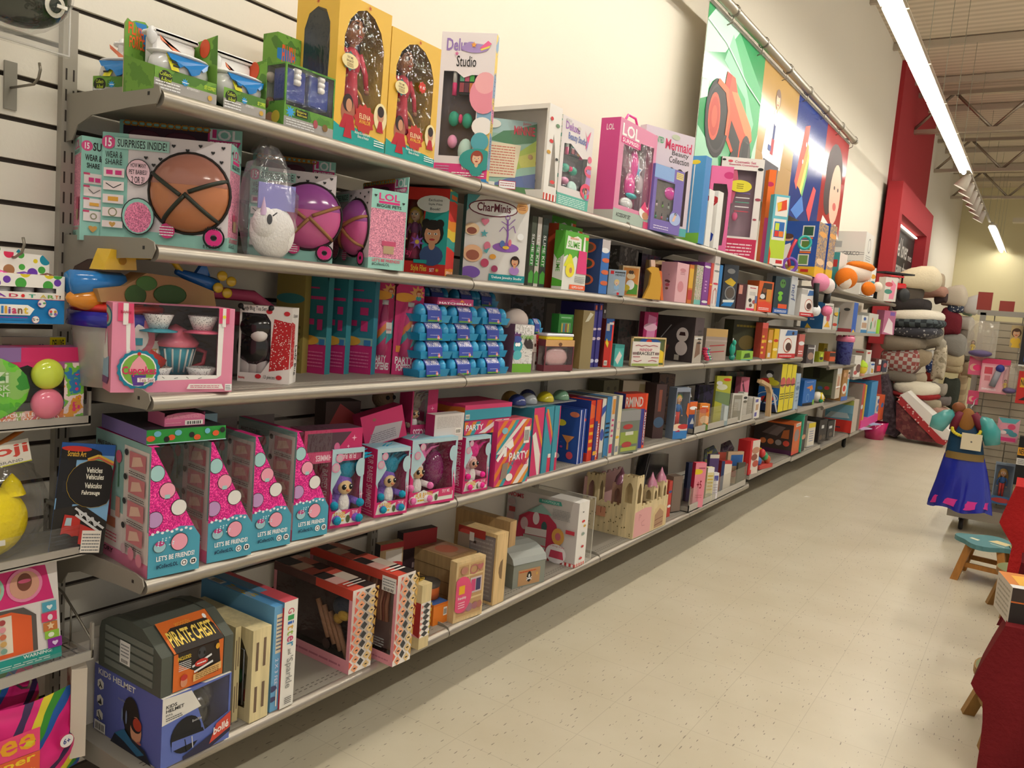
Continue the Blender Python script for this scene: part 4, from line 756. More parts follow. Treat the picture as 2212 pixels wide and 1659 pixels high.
# rows: name|label|cat|pl|pr|top|X0|d|yaw|colours|F|L
def rows(z,txt,grp=None):
    for ln in txt.strip().split('\n'):
        q=[a.strip() for a in ln.split('|')]; q+=['']*(13-len(q))
        c={'*':q[9].split(',')[0]}
        for a in q[9].split(',')[1:]: c[a[0]]=a[2:]
        bx(q[0],q[1],q[2],z,float(q[3]),float(q[4]),float(q[5]),float(q[6]),float(q[7]),float(q[8]),c,q[10],q[11],q[12])
RI='e .5 .84 .16 .1 c86038;e .5 .84 .11 .07 6c5848;e .5 .54 .16 .1 c86038;e .5 .54 .11 .07 3c5848;e .5 .24 .16 .1 c86038;e .5 .24 .11 .07 3c4858'
rows(S2,'''
train_set|dark blue boxed set with round orange ringed pictures|toy set|1292|1309|516|.4|.2|0|283c70,L:28406c,F:3068b0|r 0 .8 1 1 b8b0b0;e .4 .8 .2 .06 ddd;e .6 .62 .3 .08 c86038;e .6 .4 .3 .08 c86038;e .6 .2 .3 .08 c86038|'''+RI+'''
building_set|pale blue building brick box with red corner logo|building toy|1311|1348|581|.36|.06|-.85|98a8b8|r .1 .82 .3 .95 c82830;x .36 .84 .95 .97 222 1;t .4 .76 .95 .84 222 HEADZ;g .5 .5 .11 d8b8a0 d8c080 8cb0d0;p a8b8c8 .3,.1 .7,.1 .6,.2;r .55 .02 .68 .12 c82830;r 0 0 1 .02 999||r .2 .7 .8 .9 c0c8d0
wooden_puzzle|small wooden framed animal puzzle box behind the pale blue box|puzzle|1340|1377|573|.3|.06|-.8|w.d8bc90|r .06 .06 .94 .94 c07c38;p 508c30 .3,.1 .94,.1 .94,.4 .6,.5;e .5 .68 .14 .1 e0c8a0;e .44 .8 .05 .06 4a3828;e .56 .8 .05 .06 4a3828;e .5 .4 .14 .16 ddd;e .25 .3 .14 .1 c8b030
wooden_box|small open wooden frame box behind the giraffe toy|box|1406|1428|561|.26|.08|-.5|w.d8b888|r .12 .1 .88 .9 7c4c34;r .2 .5 .8 .85 a06848;h .5 .7 .08 c8a080
mug_box|pale pink carton with small mouse like print|gift box|1456|1481|566|.4|.17|0|d8a8b0,L:d49ca8|e .5 .82 .2 .05 c08088;x .3 .7 .7 .78 a87078 2;e .4 .4 .2 .14 c8848c|r .5 .66 .54 .7 b07880;e .42 .52 .06 .03 6a3c40;e .54 .5 .04 .03 6a3c40;e .48 .42 .06 .04 b85060;e .46 .33 .04 .03 7a4838
toy_pack|yellow and red narrow toy pack beside the pink carton|toy|1483|1492|571|.38|.2|0|c8702c|r 0 .4 1 .9 d8a838;r 0 .1 1 .35 b83838
toy_box|beige box with floral print spine|toy|1498|1512|572|.385|.2|0|b09c70,F:b.d8d4c0.889c70.c0a8b0.c8c0a8.x60|r 0 0 1 .12 70b8b0|
book_box|purple spine box beside the floral one|game|1514|1527|566|.39|.2|0|7c3c8c|x .3 .3 .6 .6 d8a8d8 4;e .5 .9 .3 .04 ddd;e .5 .08 .2 .03 ddd
book_box|thin red spine box between purple and white spines|game|1528|1534|568|.39|.2|0|c8443c|e .5 .5 .4 .03 e8c040
book_box|tall white spine box with round red marks|game|1535|1546|552|.395|.2|0|dcd4d0|e .5 .84 .4 .04 999;e .5 .7 .4 .04 777;e .5 .45 .4 .04 c83850;l b03040 .02 .2,.05 .2,.3 .5,.36 .8,.3 .8,.05
book_box|blue round edged box right of the white spine|game|1547|1553|572|.39|.22|0|2878b8
foam_blaster|clear fronted dart toy pack with yellow and blue parts|toy|1556|1587|570|.34|.05|-.5|3c4048|e .5 .85 .12 .06 888;p c8a830 .1,.6 .5,.7 .9,.6 .7,.5 .3,.55;o .55 .35 .16 .13 888;e .55 .35 .12 .12 5a5048;p 2878b8 0,.04 .7,.04 .9,.16 .2,.12;p d8dcd8 .1,.12 .85,.14 .9,.2 .1,.18
toy_box|dark maroon toy box beside the dart toy|toy|1590|1609|612|.36|.12|-.2|4a2428|r .1 .6 .5 .95 c88878
toy_box|white box with red mouse print band|toy|1611|1632|615|.39|.1|-.1|e0d8d0|r 0 0 1 .08 d83868;x .2 .85 .8 .95 b83848 1;x .2 .6 .8 .75 999 3;e .3 .4 .15 .08 333;e .7 .35 .15 .08 b05858;e .4 .2 .15 .07 6a5048;r .78 .3 1 .6 5c6c98;r .78 0 1 .3 e08c48
toy_box|orange open fronted animal toy box|toy|1634|1665|606|.38|.1|-.3|d0602c|p 3c3028 .1,.4 .9,.4 .9,.95 .3,.95;e .3 .5 .14 .08 ddd;e .4 .7 .12 .08 7a4828;r .55 .35 .9 .75 c88838;p d84830 0,0 1,0 1,.25 .5,.35 0,.3;x .1 .05 .8 .15 eee 2
blister_pack|dark blister pack with a green bug eyed toy|toy|1668|1700|596|.39|.03|-.3|2c3c44|e .5 .82 .14 .12 4c7c3c;e .45 .84 .03 .03 222;e .58 .84 .03 .03 222;e .4 .42 .1 .09 70b838;e .4 .55 .12 .05 70b838;r 0 0 1 .14 2858a0;r .3 .14 .9 .26 d8542c;x .1 .03 .9 .1 fff 2
foam_blaster|white spine dart toy box at the shelf end|toy|1702|1715|592|.4|.2|0|b8bcc0|v .15 .35 .85 .75 28407c nerf
snack_box|white and red box with chocolate dessert picture|craft kit|1726|1757|622|.39|.08|-.2|e0dcd8|r 0 0 1 .14 c02c30;x .1 .04 .8 .1 fff 1;e .55 .42 .3 .22 b85030;e .55 .42 .27 .19 e8e0d8;e .58 .38 .2 .12 4a2c20;p 4870a8 .4,.75 1,.8 1,.95 .5,.95;r 0 .8 .4 .97 b0aca8
''')
t=thing('giraffe_toy','yellow wooden giraffe toy standing on the second shelf','toy',(*put(S2,1386,1400,600,.38)[0].xy,S2),-.6)
m=M(); m.prism([(0,0,0),(0,.1,0),(0,.1,.09),(0,.075,.16),(0,.04,.165),(0,.01,.15),(0,.035,.13),(0,.03,.07)],(.015,0,0),'c89838'); m.build('body',t)
t=thing('wooden_plaque','white and pink striped wooden strip leaning on the second shelf','plaque',(*put(S2,1407,1412,600,.4)[0].xy,S2),-.6); M().prism([(0,.0,0),(0,.02,0),(0,-.01,.2),(0,-.035,.2)],(.015,0,0),'d8b8a8').build('strip',t)
t=thing('roller_toy','orange plastic frame toy with round black wheels leaning on the second shelf','toy',(*put(S2,1416,1412,600,.39)[0].xy,S2),-.7); M().prism([(0,.02,0),(0,.035,0),(0,.01,.15),(0,-.04,.155),(0,-.045,.145),(0,-.005,.14)],(.02,0,0),'d86c34').build('frame',t); m=M(); m.ell((.005,-.005,.05),(.01,.02,.03),'222'); m.build('wheel',t); m=M(); m.ell((.005,-.02,.11),(.01,.02,.03),'222'); m.build('wheel',t)
for i,(x_,l) in enumerate(((1330,'grey clear packed toy behind the wooden puzzle'),(1370,'dark toy pack with purple bits at the back of the second shelf'),(1435,'dark boxed toy behind the pink carton'))):
    bx('toy_pack',l,'toy',S2,x_,x_+48,(530,545,560)[i],.16,.1,0,('b.5c5854.4a4644.84807c.x20','b.3c3440.5c5068.7c3c50.x30','4a3434')[i])
rows(1.458,'''
toy_box|blue boxed toy with triangular yellow print, on the lipped far shelf|toy|1776|1795|653|.4|.2|0|e0dcd4,L:2c6498|e .5 .45 .3 .16 b84868;p e8b030 .1,.1 .8,.1 .5,.35;x .1 .8 .9 .93 333 2|x .4 .3 .6 .8 c8d8e8 4;e .3 .9 .1 .05 ddd;p e8c040 .2,.02 .5,.02 .3,.2
toy_box|white framed bee toy box next to the blue one|toy|1797|1808|664|.38|.12|-.5|c8c0b0,L:e0dcd4|e .5 .7 .35 .18 3c2820;e .6 .72 .2 .1 e0b840;e .4 .25 .3 .12 c84838;r .85 0 1 1 48a0b0
''')
rows(1.445,'''
toy_box|tall grey white box with blue triangular edge|toy|1838|1847|653|.4|.22|0|3460b8,L:d0c8c0|p e8b830 .1,0 .9,0 .5,.12|r .1 .25 .4 .65 8c7868;r 0 0 1 .12 b84850;e .7 .75 .1 .05 555
toy_box|small white box with blue oval on the far second shelf|toy|1858|1871|681|.4|.12|0|dcdcd8|e .5 .82 .4 .1 2858a0;r .1 .3 .9 .6 b89880;r 0 .02 1 .2 3c84b8
toy_box|clear white box with green and orange shapes|toy|1873|1893|676|.38|.12|0|c8c8c0|e .3 .4 .16 .2 2c9458;e .4 .7 .12 .1 d87830;e .7 .5 .15 .2 a88878;r 0 0 1 .1 7cb8d8
toy_box|lime green narrow toy pack on the far second shelf|toy|1895|1899|690|.4|.1|0|98d040
toy_box|pink doll clothing pack at the right end of the second shelf|toy|1905|1930|670|.38|.1|-.3|b86c8c|p e8d8dc .1,.1 .9,0 .8,.5 .4,.7;r .5 .8 .9 .95 7858a8
''')
# ---------- third tier ----------
t=thing('block_bucket','clear plastic bucket with red lid and dark blue rim behind the pink tea set','bucket',(.2,1.13,S3)); t.scale=(1,1,.78)
m=M(); m.lathe([(.001,.0),(.085,.0),(.1,.19),(.1,.2)],(0,0,0),'t.d8d4cc.55',24); face(m,(.098,-.02,.05),(0,.07,0),(0,0,.1),(1,0,0),'e0dcd4','e .3 .9 .12 .08 c02828;b .3 .6 .95 .75 d8a030 PICKET;b .3 .45 .95 .6 b03828 MAGS;x .2 .1 .9 .35 777 4'); m.build('tub',t)
M().lathe([(.1,.185),(.112,.187),(.112,.23),(.1,.233)],(0,0,0),'g.28289c',28).build('rim',t)
m=M(); m.lathe([(.001,.24),(.1,.24),(.106,.232),(.106,.25),(.1,.256),(.001,.256)],(0,0,0),'g.d83828',28)
for k in range(8): a=k*PI/4; m.lathe([(.001,.262),(.016,.262),(.016,.25)],(.08*math.cos(a),.08*math.sin(a),.0),'g.d83828',12)
m.build('lid',t)
t=thing('airplane_toy','cardboard carded blue and yellow toy plane set on top of the bucket','toy plane',(.2,1.16,S3+.205),.1)
M().prism([(0,-.12,0),(0,.22,0),(0,.21,.04),(0,.1,.07),(0,-.0,.075),(0,-.06,.04),(0,-.13,.03)],(.06,0,0),'a88458').ell((.062,.0,.05),(.001,.03,.018),'4c7c3c').ell((.062,.07,.025),(.001,.05,.025),'3c6030').ell((.062,-.03,.02),(.001,.03,.025),'3c6030').build('card_sleeve',t)
m=M(); m.tube([(.02,-.17,.04),(.02,-.04,.045)],[.03,.026],'g.2878c0'); m.build('blue_cup',t); m=M(); m.ell((.02,-.1,.005),(.03,.08,.03),'g.d88828'); m.build('orange_boat',t)
m=M(); m.prism([(0,-.11,.075),(0,-.02,.08),(0,-.025,.12),(0,-.09,.125),(0,-.1,.1)],(.05,0,0),'g.d8b030'); m.ell((.052,-.06,.1),(.001,.01,.01),'a87c20'); m.tube([(.02,-.03,.11),(.02,.06,.12),(.02,.11,.11),(.02,.14,.08)],.008,'g.d8b030'); m.build('yellow_tug',t)
m=M(); m.tube([(.02,.12,.085),(.02,.2,.065),(.02,.25,.055)],[.008,.02,.02],'g.2468b8'); m.prism([(.01,.18,.08),(.01,.21,.12),(.01,.23,.08)],(.012,0,0),'g.2468b8'); m.build('blue_tail',t)
m=M(); 
for k in range(4): a=k*PI/2+.4; m.ell((.04,.265+.025*math.cos(a),.06+.025*math.sin(a)),(.006,.018,.014),'g.d8b030')
m.build('propeller',t)
t=thing('toy_bag','dark pink plastic toy piece lying behind the cupcake tea set','toy',(.12,1.5,S3)); m=M(); m.box((-.05,-.15,0),(.05,.2,.16),'5c5450',.01); m.build('package',t); m=M(); m.tube([(0,-.14,.17),(0,-.05,.24),(0,.1,.235),(0,.2,.18),(0,.22,.165)],.018,'c04c70'); m.tube([(.05,-.14,.17),(.05,.22,.17)],.02,'c04c70'); m.build('handle',t)
def cup(x,y,z,s,fr='3c9cb0',top='e8788c',o=None):
    m=M(); m.lathe([(.001,z),(.028*s,z),(.042*s,z+.06*s),(.04*s,z+.062*s)],(x,y,0),'g.'+fr,24,2,.04)
    for k in range(9):
        a=-PI/2+PI*k/8; m.tube([(x+.03*s*math.cos(a),y+.03*s*math.sin(a),z+.006),(x+.042*s*math.cos(a),y+.042*s*math.sin(a),z+.056*s)],.0022*s,'e0e0d8',5)
    cb=m.build('cup_body',o)
    if top:
        m=M(); m.lathe([(.046*s,z+.06*s),(.05*s,z+.068*s),(.04*s,z+.08*s),(.036*s,z+.082*s),(.03*s,z+.092*s),(.018*s,z+.1*s),(.001,z+.108*s)],(x,y,0),'g.'+top,20); m.build('icing_lid',cb)
def tea(o,w,h,d):
    cup(-.1,w*.6,.035,1.15,o=o)
    m=M(); m.tube([(-.08,w*.6-.04,.06),(-.07,w*.6-.07,.085),(-.06,w*.6-.09,.1)],[.02,.014,.012],'g.d03428'); m.build('spout',o)
    m=M(); m.tube([(-.1,w*.6+.045,.1),(-.1,w*.6+.075,.09),(-.1,w*.6+.07,.06),(-.1,w*.6+.045,.05)],.006,'g.c83850'); m.build('teapot_handle',o)
    for y in (.4,.78):
        for z in (.72,.1):
            m=M(); m.lathe([(.001,h*z),(.022,h*z),(.036,h*z+.034),(.034,h*z+.035)],(-.05,w*y,0),'d.e8e4e0.555555.x260',20); m.build('teacup',o)
            m=M(); m.lathe([(.001,h*z-.012),(.045,h*z-.008),(.046,h*z-.005),(.02,h*z)],(-.05,w*y,0),'g.3c9cb0' if y<.5 else 'g.d85878',20); m.build('saucer',o)
    m=M(); m.lathe([(.001,-.004),(.05,-.004),(.05,.004),(.001,.006)],(0,0,0),'g.d87888',24,0); m.xf(Matrix.Translation((-.05,w*.2,h*.6))); m.ell((-.043,w*.2,h*.6),(.003,.035,.035),'e8e0dc'); m.box((-.041,w*.2-.015,h*.52),(-.038,w*.2+.02,h*.6),'3c9cb0'); m.build('plate',o)
    m=M(); m.box((-d+.003,.004,.003),(-d+.005,w-.004,h-.004),'504844'); m.build('backdrop',o)
SW=[(.13,.14)]+[(.13+.72*i/16,.12+(.012 if i%2 else -.012)) for i in range(17)]
def wav(a,b_,n,ax):
    return ' '.join('%g,%g'%((a[0]+(b_[0]-a[0])*i/n+(.012*(i%2) if ax else 0)),(a[1]+(b_[1]-a[1])*i/n+(0 if ax else .03*(i%2)))) for i in range(n+1))
bx('tea_set_box','large pink cupcake tea set box with open clear window on the third shelf','tea set',S3,238,500,653,.33,.12,-.32,{'*':'e08ca8','L':'d8849c'},
'wp .2,.2 .86,.2 .86,1 .16,1;p ece8e4 .1,1 .14,1 .14,.5 .2,.2 .86,.2 .88,.26 .86,.16 .3,.13 .12,.2;p ece8e4 .86,.16 .9,.2 .91,.9 .86,.9;l 555 .006 .3,.17 .33,.16;l 555 .006 .4,.18 .42,.16;l 555 .006 .5,.16 .53,.17;l 555 .006 .6,.18 .62,.16;l 555 .006 .7,.16 .73,.17;r .04 .8 .08 1 d84870;r .08 .76 .12 1 ece4e0;r .12 .78 .16 1 d84870;r .86 .82 .89 1 d84870;r .89 .78 .92 1 ece4e0;r .92 .82 .95 1 d84870;b .06 .88 .14 .92 b02848 Babyking\n* .21 .26 .23 .215 18 1c7c98;e .21 .26 .19 .19 ece8e4;e .21 .26 .175 .175 7cb048;p 5c3c90 .15,.2 .27,.2 .25,.08 .17,.08;p e89ca8 .13,.24 .29,.24 .26,.34 .21,.42 .16,.34;e .21 .44 .02 .02 c82828;b .08 .18 .35 .3 d02860 Cupcakes;r .2 .12 .34 .17 ece4e0;t .21 .125 .33 .165 a04868 Tea Set;p ece4e0 .6,.04 .92,.04 .9,.1 .62,.1;x .63 .05 .88 .09 c85878 2;r .93 .02 .99 .1 eee;x .935 .03 .985 .09 555 3;e .9 .9 .02 .02 e8e040',
L='e .5 .84 .3 .13 2c7c90;e .5 .84 .24 .1 a8c8a8;e .5 .82 .14 .06 c84868;p ece4e0 .2,.2 .35,.7 .5,.5 .65,.7 .85,.2;p 98b8d0 .15,.15 .85,.15 .85,.4 .5,.35 .15,.42;p 7c4878 .25,.08 .75,.08 .9,.16 .1,.16',fill=tea)
def bugs(o,w,h,d):
    m=M(); m.ell((-.02,w*.3,h*.72),(.04,.05,.04),'g.1c1a1a'); m.ell((-.03,w*.28,h*.45),(.04,.055,.06),'g.1c1a1a')
    for q in(-1,1): m.tube([(-.01,w*.3+q*.02,h*.85),(.0,w*.3+q*.04,h*.97)],.004,'222'); m.ell((0,w*.3+q*.042,h*.98),.008,'222')
    m.build('teapot',o)
    m=M(); m.ell((.0,w*.38,h*.62),(.02,.024,.02),'g.e0dcd8'); m.build('teapot_face',o)
    for k in range(3): m=M(); m.ell((-.015,w*(.12+.15*k),h*.2),(.01,.02,.032),'g.b8b4b0'); m.build('teacup',o)
    m=M(); m.box((-d+.003,.004,.003),(-d+.005,w-.004,h-.004),'3c3434'); m.build('backdrop',o)
bx('tea_set_box','white bug tea set box with red polka dot panel and black teapot','tea set',S3,512,624,657,.24,.08,-.95,{'*':'e0dad4','R':'e0dad4','T':'d8d0c8'},
'wp .04,.12 .45,.12 .62,.3 .6,.8 .5,.9 .04,.9;p d.b82428.e8d8d0.x170 .6,.15 .98,.2 1,.8 .66,.84 .62,.5;t .05 .92 .5 .99 333 Lady Bug Tea Set;b .02 .03 .14 .07 c02830 Babyking;t .5 .04 .72 .1 333 13 pieces;e .56 .93 .04 .03 c02830;e .9 .92 .04 .03 c02830;e .4 .08 .04 .03 c02830;e .8 .08 .04 .03 c02830',
R='p d.b82428.e8d8d0.x170 0,.2 .5,.24 .5,.78 0,.82;t .2 .86 .8 .92 333 13 pieces;v .55 .1 .9 .5 333 Lady Bug',fill=bugs)
def popper(o,w,h,d):
    m=M(); m.tube([(-.01,w*.4,h*.2),(-.02,w*.55,h*.75)],.022,'s.c83878.d87838.3c98a0.c83878.c83878.x12',14); m.tube([(-.02,w*.55,h*.75),(-.02,w*.56,h*.8)],.023,'ccc',14); m.build('popper_tube',o)
    m=M(); m.ell((-.01,w*.5,h*.45),(.03,w*.42,h*.42),'glass'); m.build('blister',o)
PB='r 0 0 1 .3 c02c70;r 0 .3 1 .38 88b0a8;x .1 .74 .9 .82 c83878 1;x .1 .86 .6 .9 c83878 1;r .15 .5 .4 .56 c83878;r .55 .45 .8 .56 c83878;r .5 .62 .8 .7 c83878;x .15 .06 .9 .24 d86898 5;e .2 .34 .12 .05 d8a040;r .7 .3 .95 .36 3c78b0'
def card(label,pl,pr,top,X0,yaw,c,F,z=None,fill=None):
    return bx('party_popper_pack',label,'toy',S3,pl,pr,top,X0,.03,yaw,c,F,fill=fill,group='party popper toys hung as cards',Fo=[(0,0),(1,0),(1,.95),(.9,1),(.1,1),(0,.95)])
card('teal and magenta popper card, back out, leftmost of the five',655,700,594,.12,-1.35,{'*':'2c7078'},PB)
card('teal and magenta popper card, back out, second of the five',702,742,598,.14,-1.35,{'*':'2c7480'},PB)
card('teal and magenta popper card, back out, third and largest of the five',742,800,600,.15,-1.3,{'*':'30788c'},PB)
PF='b .1 .12 .75 .2 eee PARTY;b .15 .04 .9 .12 eee POPTEENIES;* .75 .9 .09 .05 9 e0a060;g .8 .9 .03 e0a888 a84828 38a0a0;e .3 .85 .12 .05 e8a03c;r .1 .25 .6 .32 e08c3c;p 38a0a8 .6,.3 1,.4 1,.6 .8,.5;r .6 .44 .95 .56 ece4e4;t .62 .46 .93 .5 b83060 popteenies'
card('magenta popper pack with tube, facing out, left of the two',800,842,606,.2,-.85,{'*':'c02c68'},PF,fill=popper)
card('magenta popper pack with tube, facing out, nearest the egg cartons',845,905,611,.26,-.75,{'*':'c83070'},PF,fill=popper)
bx('card_pack','dull yellow card pack behind the teal popper cards','toy',S3,590,650,588,.06,.04,-1.2,'8c7c40',F='x .1 .1 .9 .5 6c6030 6;e .5 .75 .3 .1 3c7c7c')
# egg carton toys
def carton_proto(lab):
    o=thing('egg_carton',lab,'toy eggs',(0,0,0),0,'blue egg carton toys stacked on the third shelf')
    m=M(); w_=.16
    P=[(0,.004,.0),(0,w_-.004,.0),(0,w_+.004,.026),(0,-.004,.026)]
    m.prism([(-.006,p[1],p[2]) for p in P],(-.07,0,0),'g.2890c0'); m.prism([(-.006+.006*(p[2]>0.01),p[1],p[2]) for p in P],(-.001,0,0),'g.2890c0'); m.build('tray',o)
    for i in range(4): m=M(); m.ell((-.03,.022+.039*i,.032),(.026,.019,.03),'g.3ca0d0',12,8); m.build('egg_dome',o)
    m=M(); m.prism([(.004,.03,.004),(.0,.03,.04),(-.02,.03,.064),(-.022,.03,.063),(-.002,.03,.038),(.002,.03,.004)],(0,.075,0),'3c4ca0')
    ls=m.build('label_sleeve',o)
    m=M(); face(m,(.0045,.03,.004),(0,.075,0),(-.004,0,.036),(1,0,.1),'3848a0','r 0 0 1 .15 5c9030;x .2 .4 .8 .5 c8c8e8 1;e .75 .22 .13 .22 c83050;t .67 .1 .83 .34 fff 10'); face(m,(.0005,.03,.04),(0,.075,0),(-.02,0,.024),(.8,0,.6),'4858a8','b .06 .1 .94 .85 e8e4ec HATCHIMALS'); m.build('printed_label',ls)
    return o
proto=None
cols=((907,'left'),(975,'middle'),(1040,'right'))
for c,(px_,cn) in enumerate(cols):
    for r in range(4):
        P=put(S3+.0625*r,px_+(r%2)*3,px_+30,0,.37-.006*r)[0]
        lb='blue egg carton toy, %s column, %s of its stack'%(cn,('bottom','second from bottom','third from bottom','topmost full row')[r])
        if proto is None: proto=carton_proto(lb); proto.location=P; 
        else: dup(proto,P,-.04*((r+c)%3),lb)
for i,px_ in enumerate((920,985,1030)): dup(proto,put(S3+.25,px_,px_+30,0,.2)[0]+V((0,0,.0)),0,'blue egg carton toy high at the back of the stack, %s'%('left','middle','right')[i]).scale=(1,.95,1)
for i,px_ in enumerate((935,1010)): dup(proto,put(S3,px_,px_+30,0,.1)[0],0,'blue egg carton toy low at the back, hidden by the stack, %s'%('left','right')[i])
bx('egg_box','magenta egg toy box with dark lettering above the blue cartons','toy eggs',S3+.251,945,1022,642,.34,.08,-.1,'a83868',F='b .05 .1 .95 .4 e8e0e4 HATCHIMALS;p c85080 .3,.5 .4,.9 .5,.5;p d88840 .6,.5 .66,.85 .75,.5;x .1 .45 .5 .5 602040 1')
t=thing('egg_box','tall white speckled hatching egg box with rounded top','toy eggs',(*put(S3,1105,1150,672,.36)[0].xy,S3),-.3,'egg toys')
P,w,h=put(S3,1105,1146,700,.36,-.3)
m=M(); g=M(); face(m,(0,0,0),(0,w,0),(0,0,h),(1,0,0),'d.d8d4d0.666666.x150','r 0 0 1 .18 70a838;p 6c3c78 0,.35 .3,.4 .35,.8 0,.85;e .2 .55 .13 .13 3c98a8;e .14 .58 .04 .04 fff;e .26 .58 .04 .04 fff;p 3c3434 .5,.6 .6,.75 .7,.66 .8,.74 1,.6 1,.5 .7,.5;b .02 .8 1 .98 f4f0f0 HATCHI;b .3 .7 1 .78 78b040 HATCHIBABIES;b .05 .2 1 .3 f0f0f0 WHO WILL I BE?;e .2 .36 .12 .1 58b0b8;e .14 .69 .12 .07 4858a0'); 
m.box((-.12,0,0),(-.0005,w,h),'8c6078'); m.build('package',t); M().ell((-.06,w*.45,h+.012),(.05,.06,.05),'c8b8b0').build('egg_top',t)
for i in range(2): bx('gift_box','red white dotted small box with cream side, %s of the stacked pair'%('lower','upper')[i],'box',S3+.076*i,1150-i,1178,0,.33,.08,-.2,{'*':'d.b82c30.e0c8c0.x200','L':'d8ccc4'},F='p d8ccc4 0,0 .35,0 .2,1 0,1;e .2 .4 .08 .1 603830',h=.074,group='red dotted small boxes')
dup(proto,put(S3+.153,1150,1180,0,.33)[0],0,'single blue egg carton toy on the red dotted boxes').scale=(.8,.5,1)
def pig(o,w,h,d): each(o,'plush_body',[(-d*.5,w*.5,h*.42,d*.4,w*.4,h*.34,'g.c8a0a0')])
bx('plush_box','plum framed box with round pink plush behind clear front','plush toy',S3,1174,1236,734,.385,.1,-.12,{'*':'6c343c','T':'c89860','R':'5c3040'},F='wr .04 .2 .96 .78;r 0 .8 1 1 c89c68;e .5 .86 .1 .06 6c4830',L='wr .1 .2 .95 .8',fill=pig,inner='7c706c')
zz=LAST[2]; t=thing('food_tub','yellow tray with white lid lying on the plum framed plush box','tub',(.385,LAST[0].y,S3+zz),-.12); M().box((-.09,.012,.0),(-.005,LAST[1]-.004,.014),'g.e0d020',.003).build('tray',t); M().box((-.092,.01,.014),(-.003,LAST[1]-.002,.026),'g.d8d4dc',.003).build('lid',t)
bx('crayon_box','small green crayon box standing on the yellow tray','crayon box',S3+zz+.027,1205,1236,678,.34,.04,-.1,'2c7830',F='r .1 .7 .9 .94 3c8c40;x .15 .75 .85 .9 98c8a0 1;r .18 .04 .82 .55 6c9868;r .2 .04 .26 .5 d8a030;r .34 .04 .4 .5 3c60a0;r .48 .04 .54 .5 b83030;r .62 .04 .68 .5 e0c040;r .76 .04 .8 .5 888')
CL='p 8c7c58 0,0 1,0 1,1 0,1;p c8c4b0 .2,.8 .6,.97 .9,.94 .5,.82'
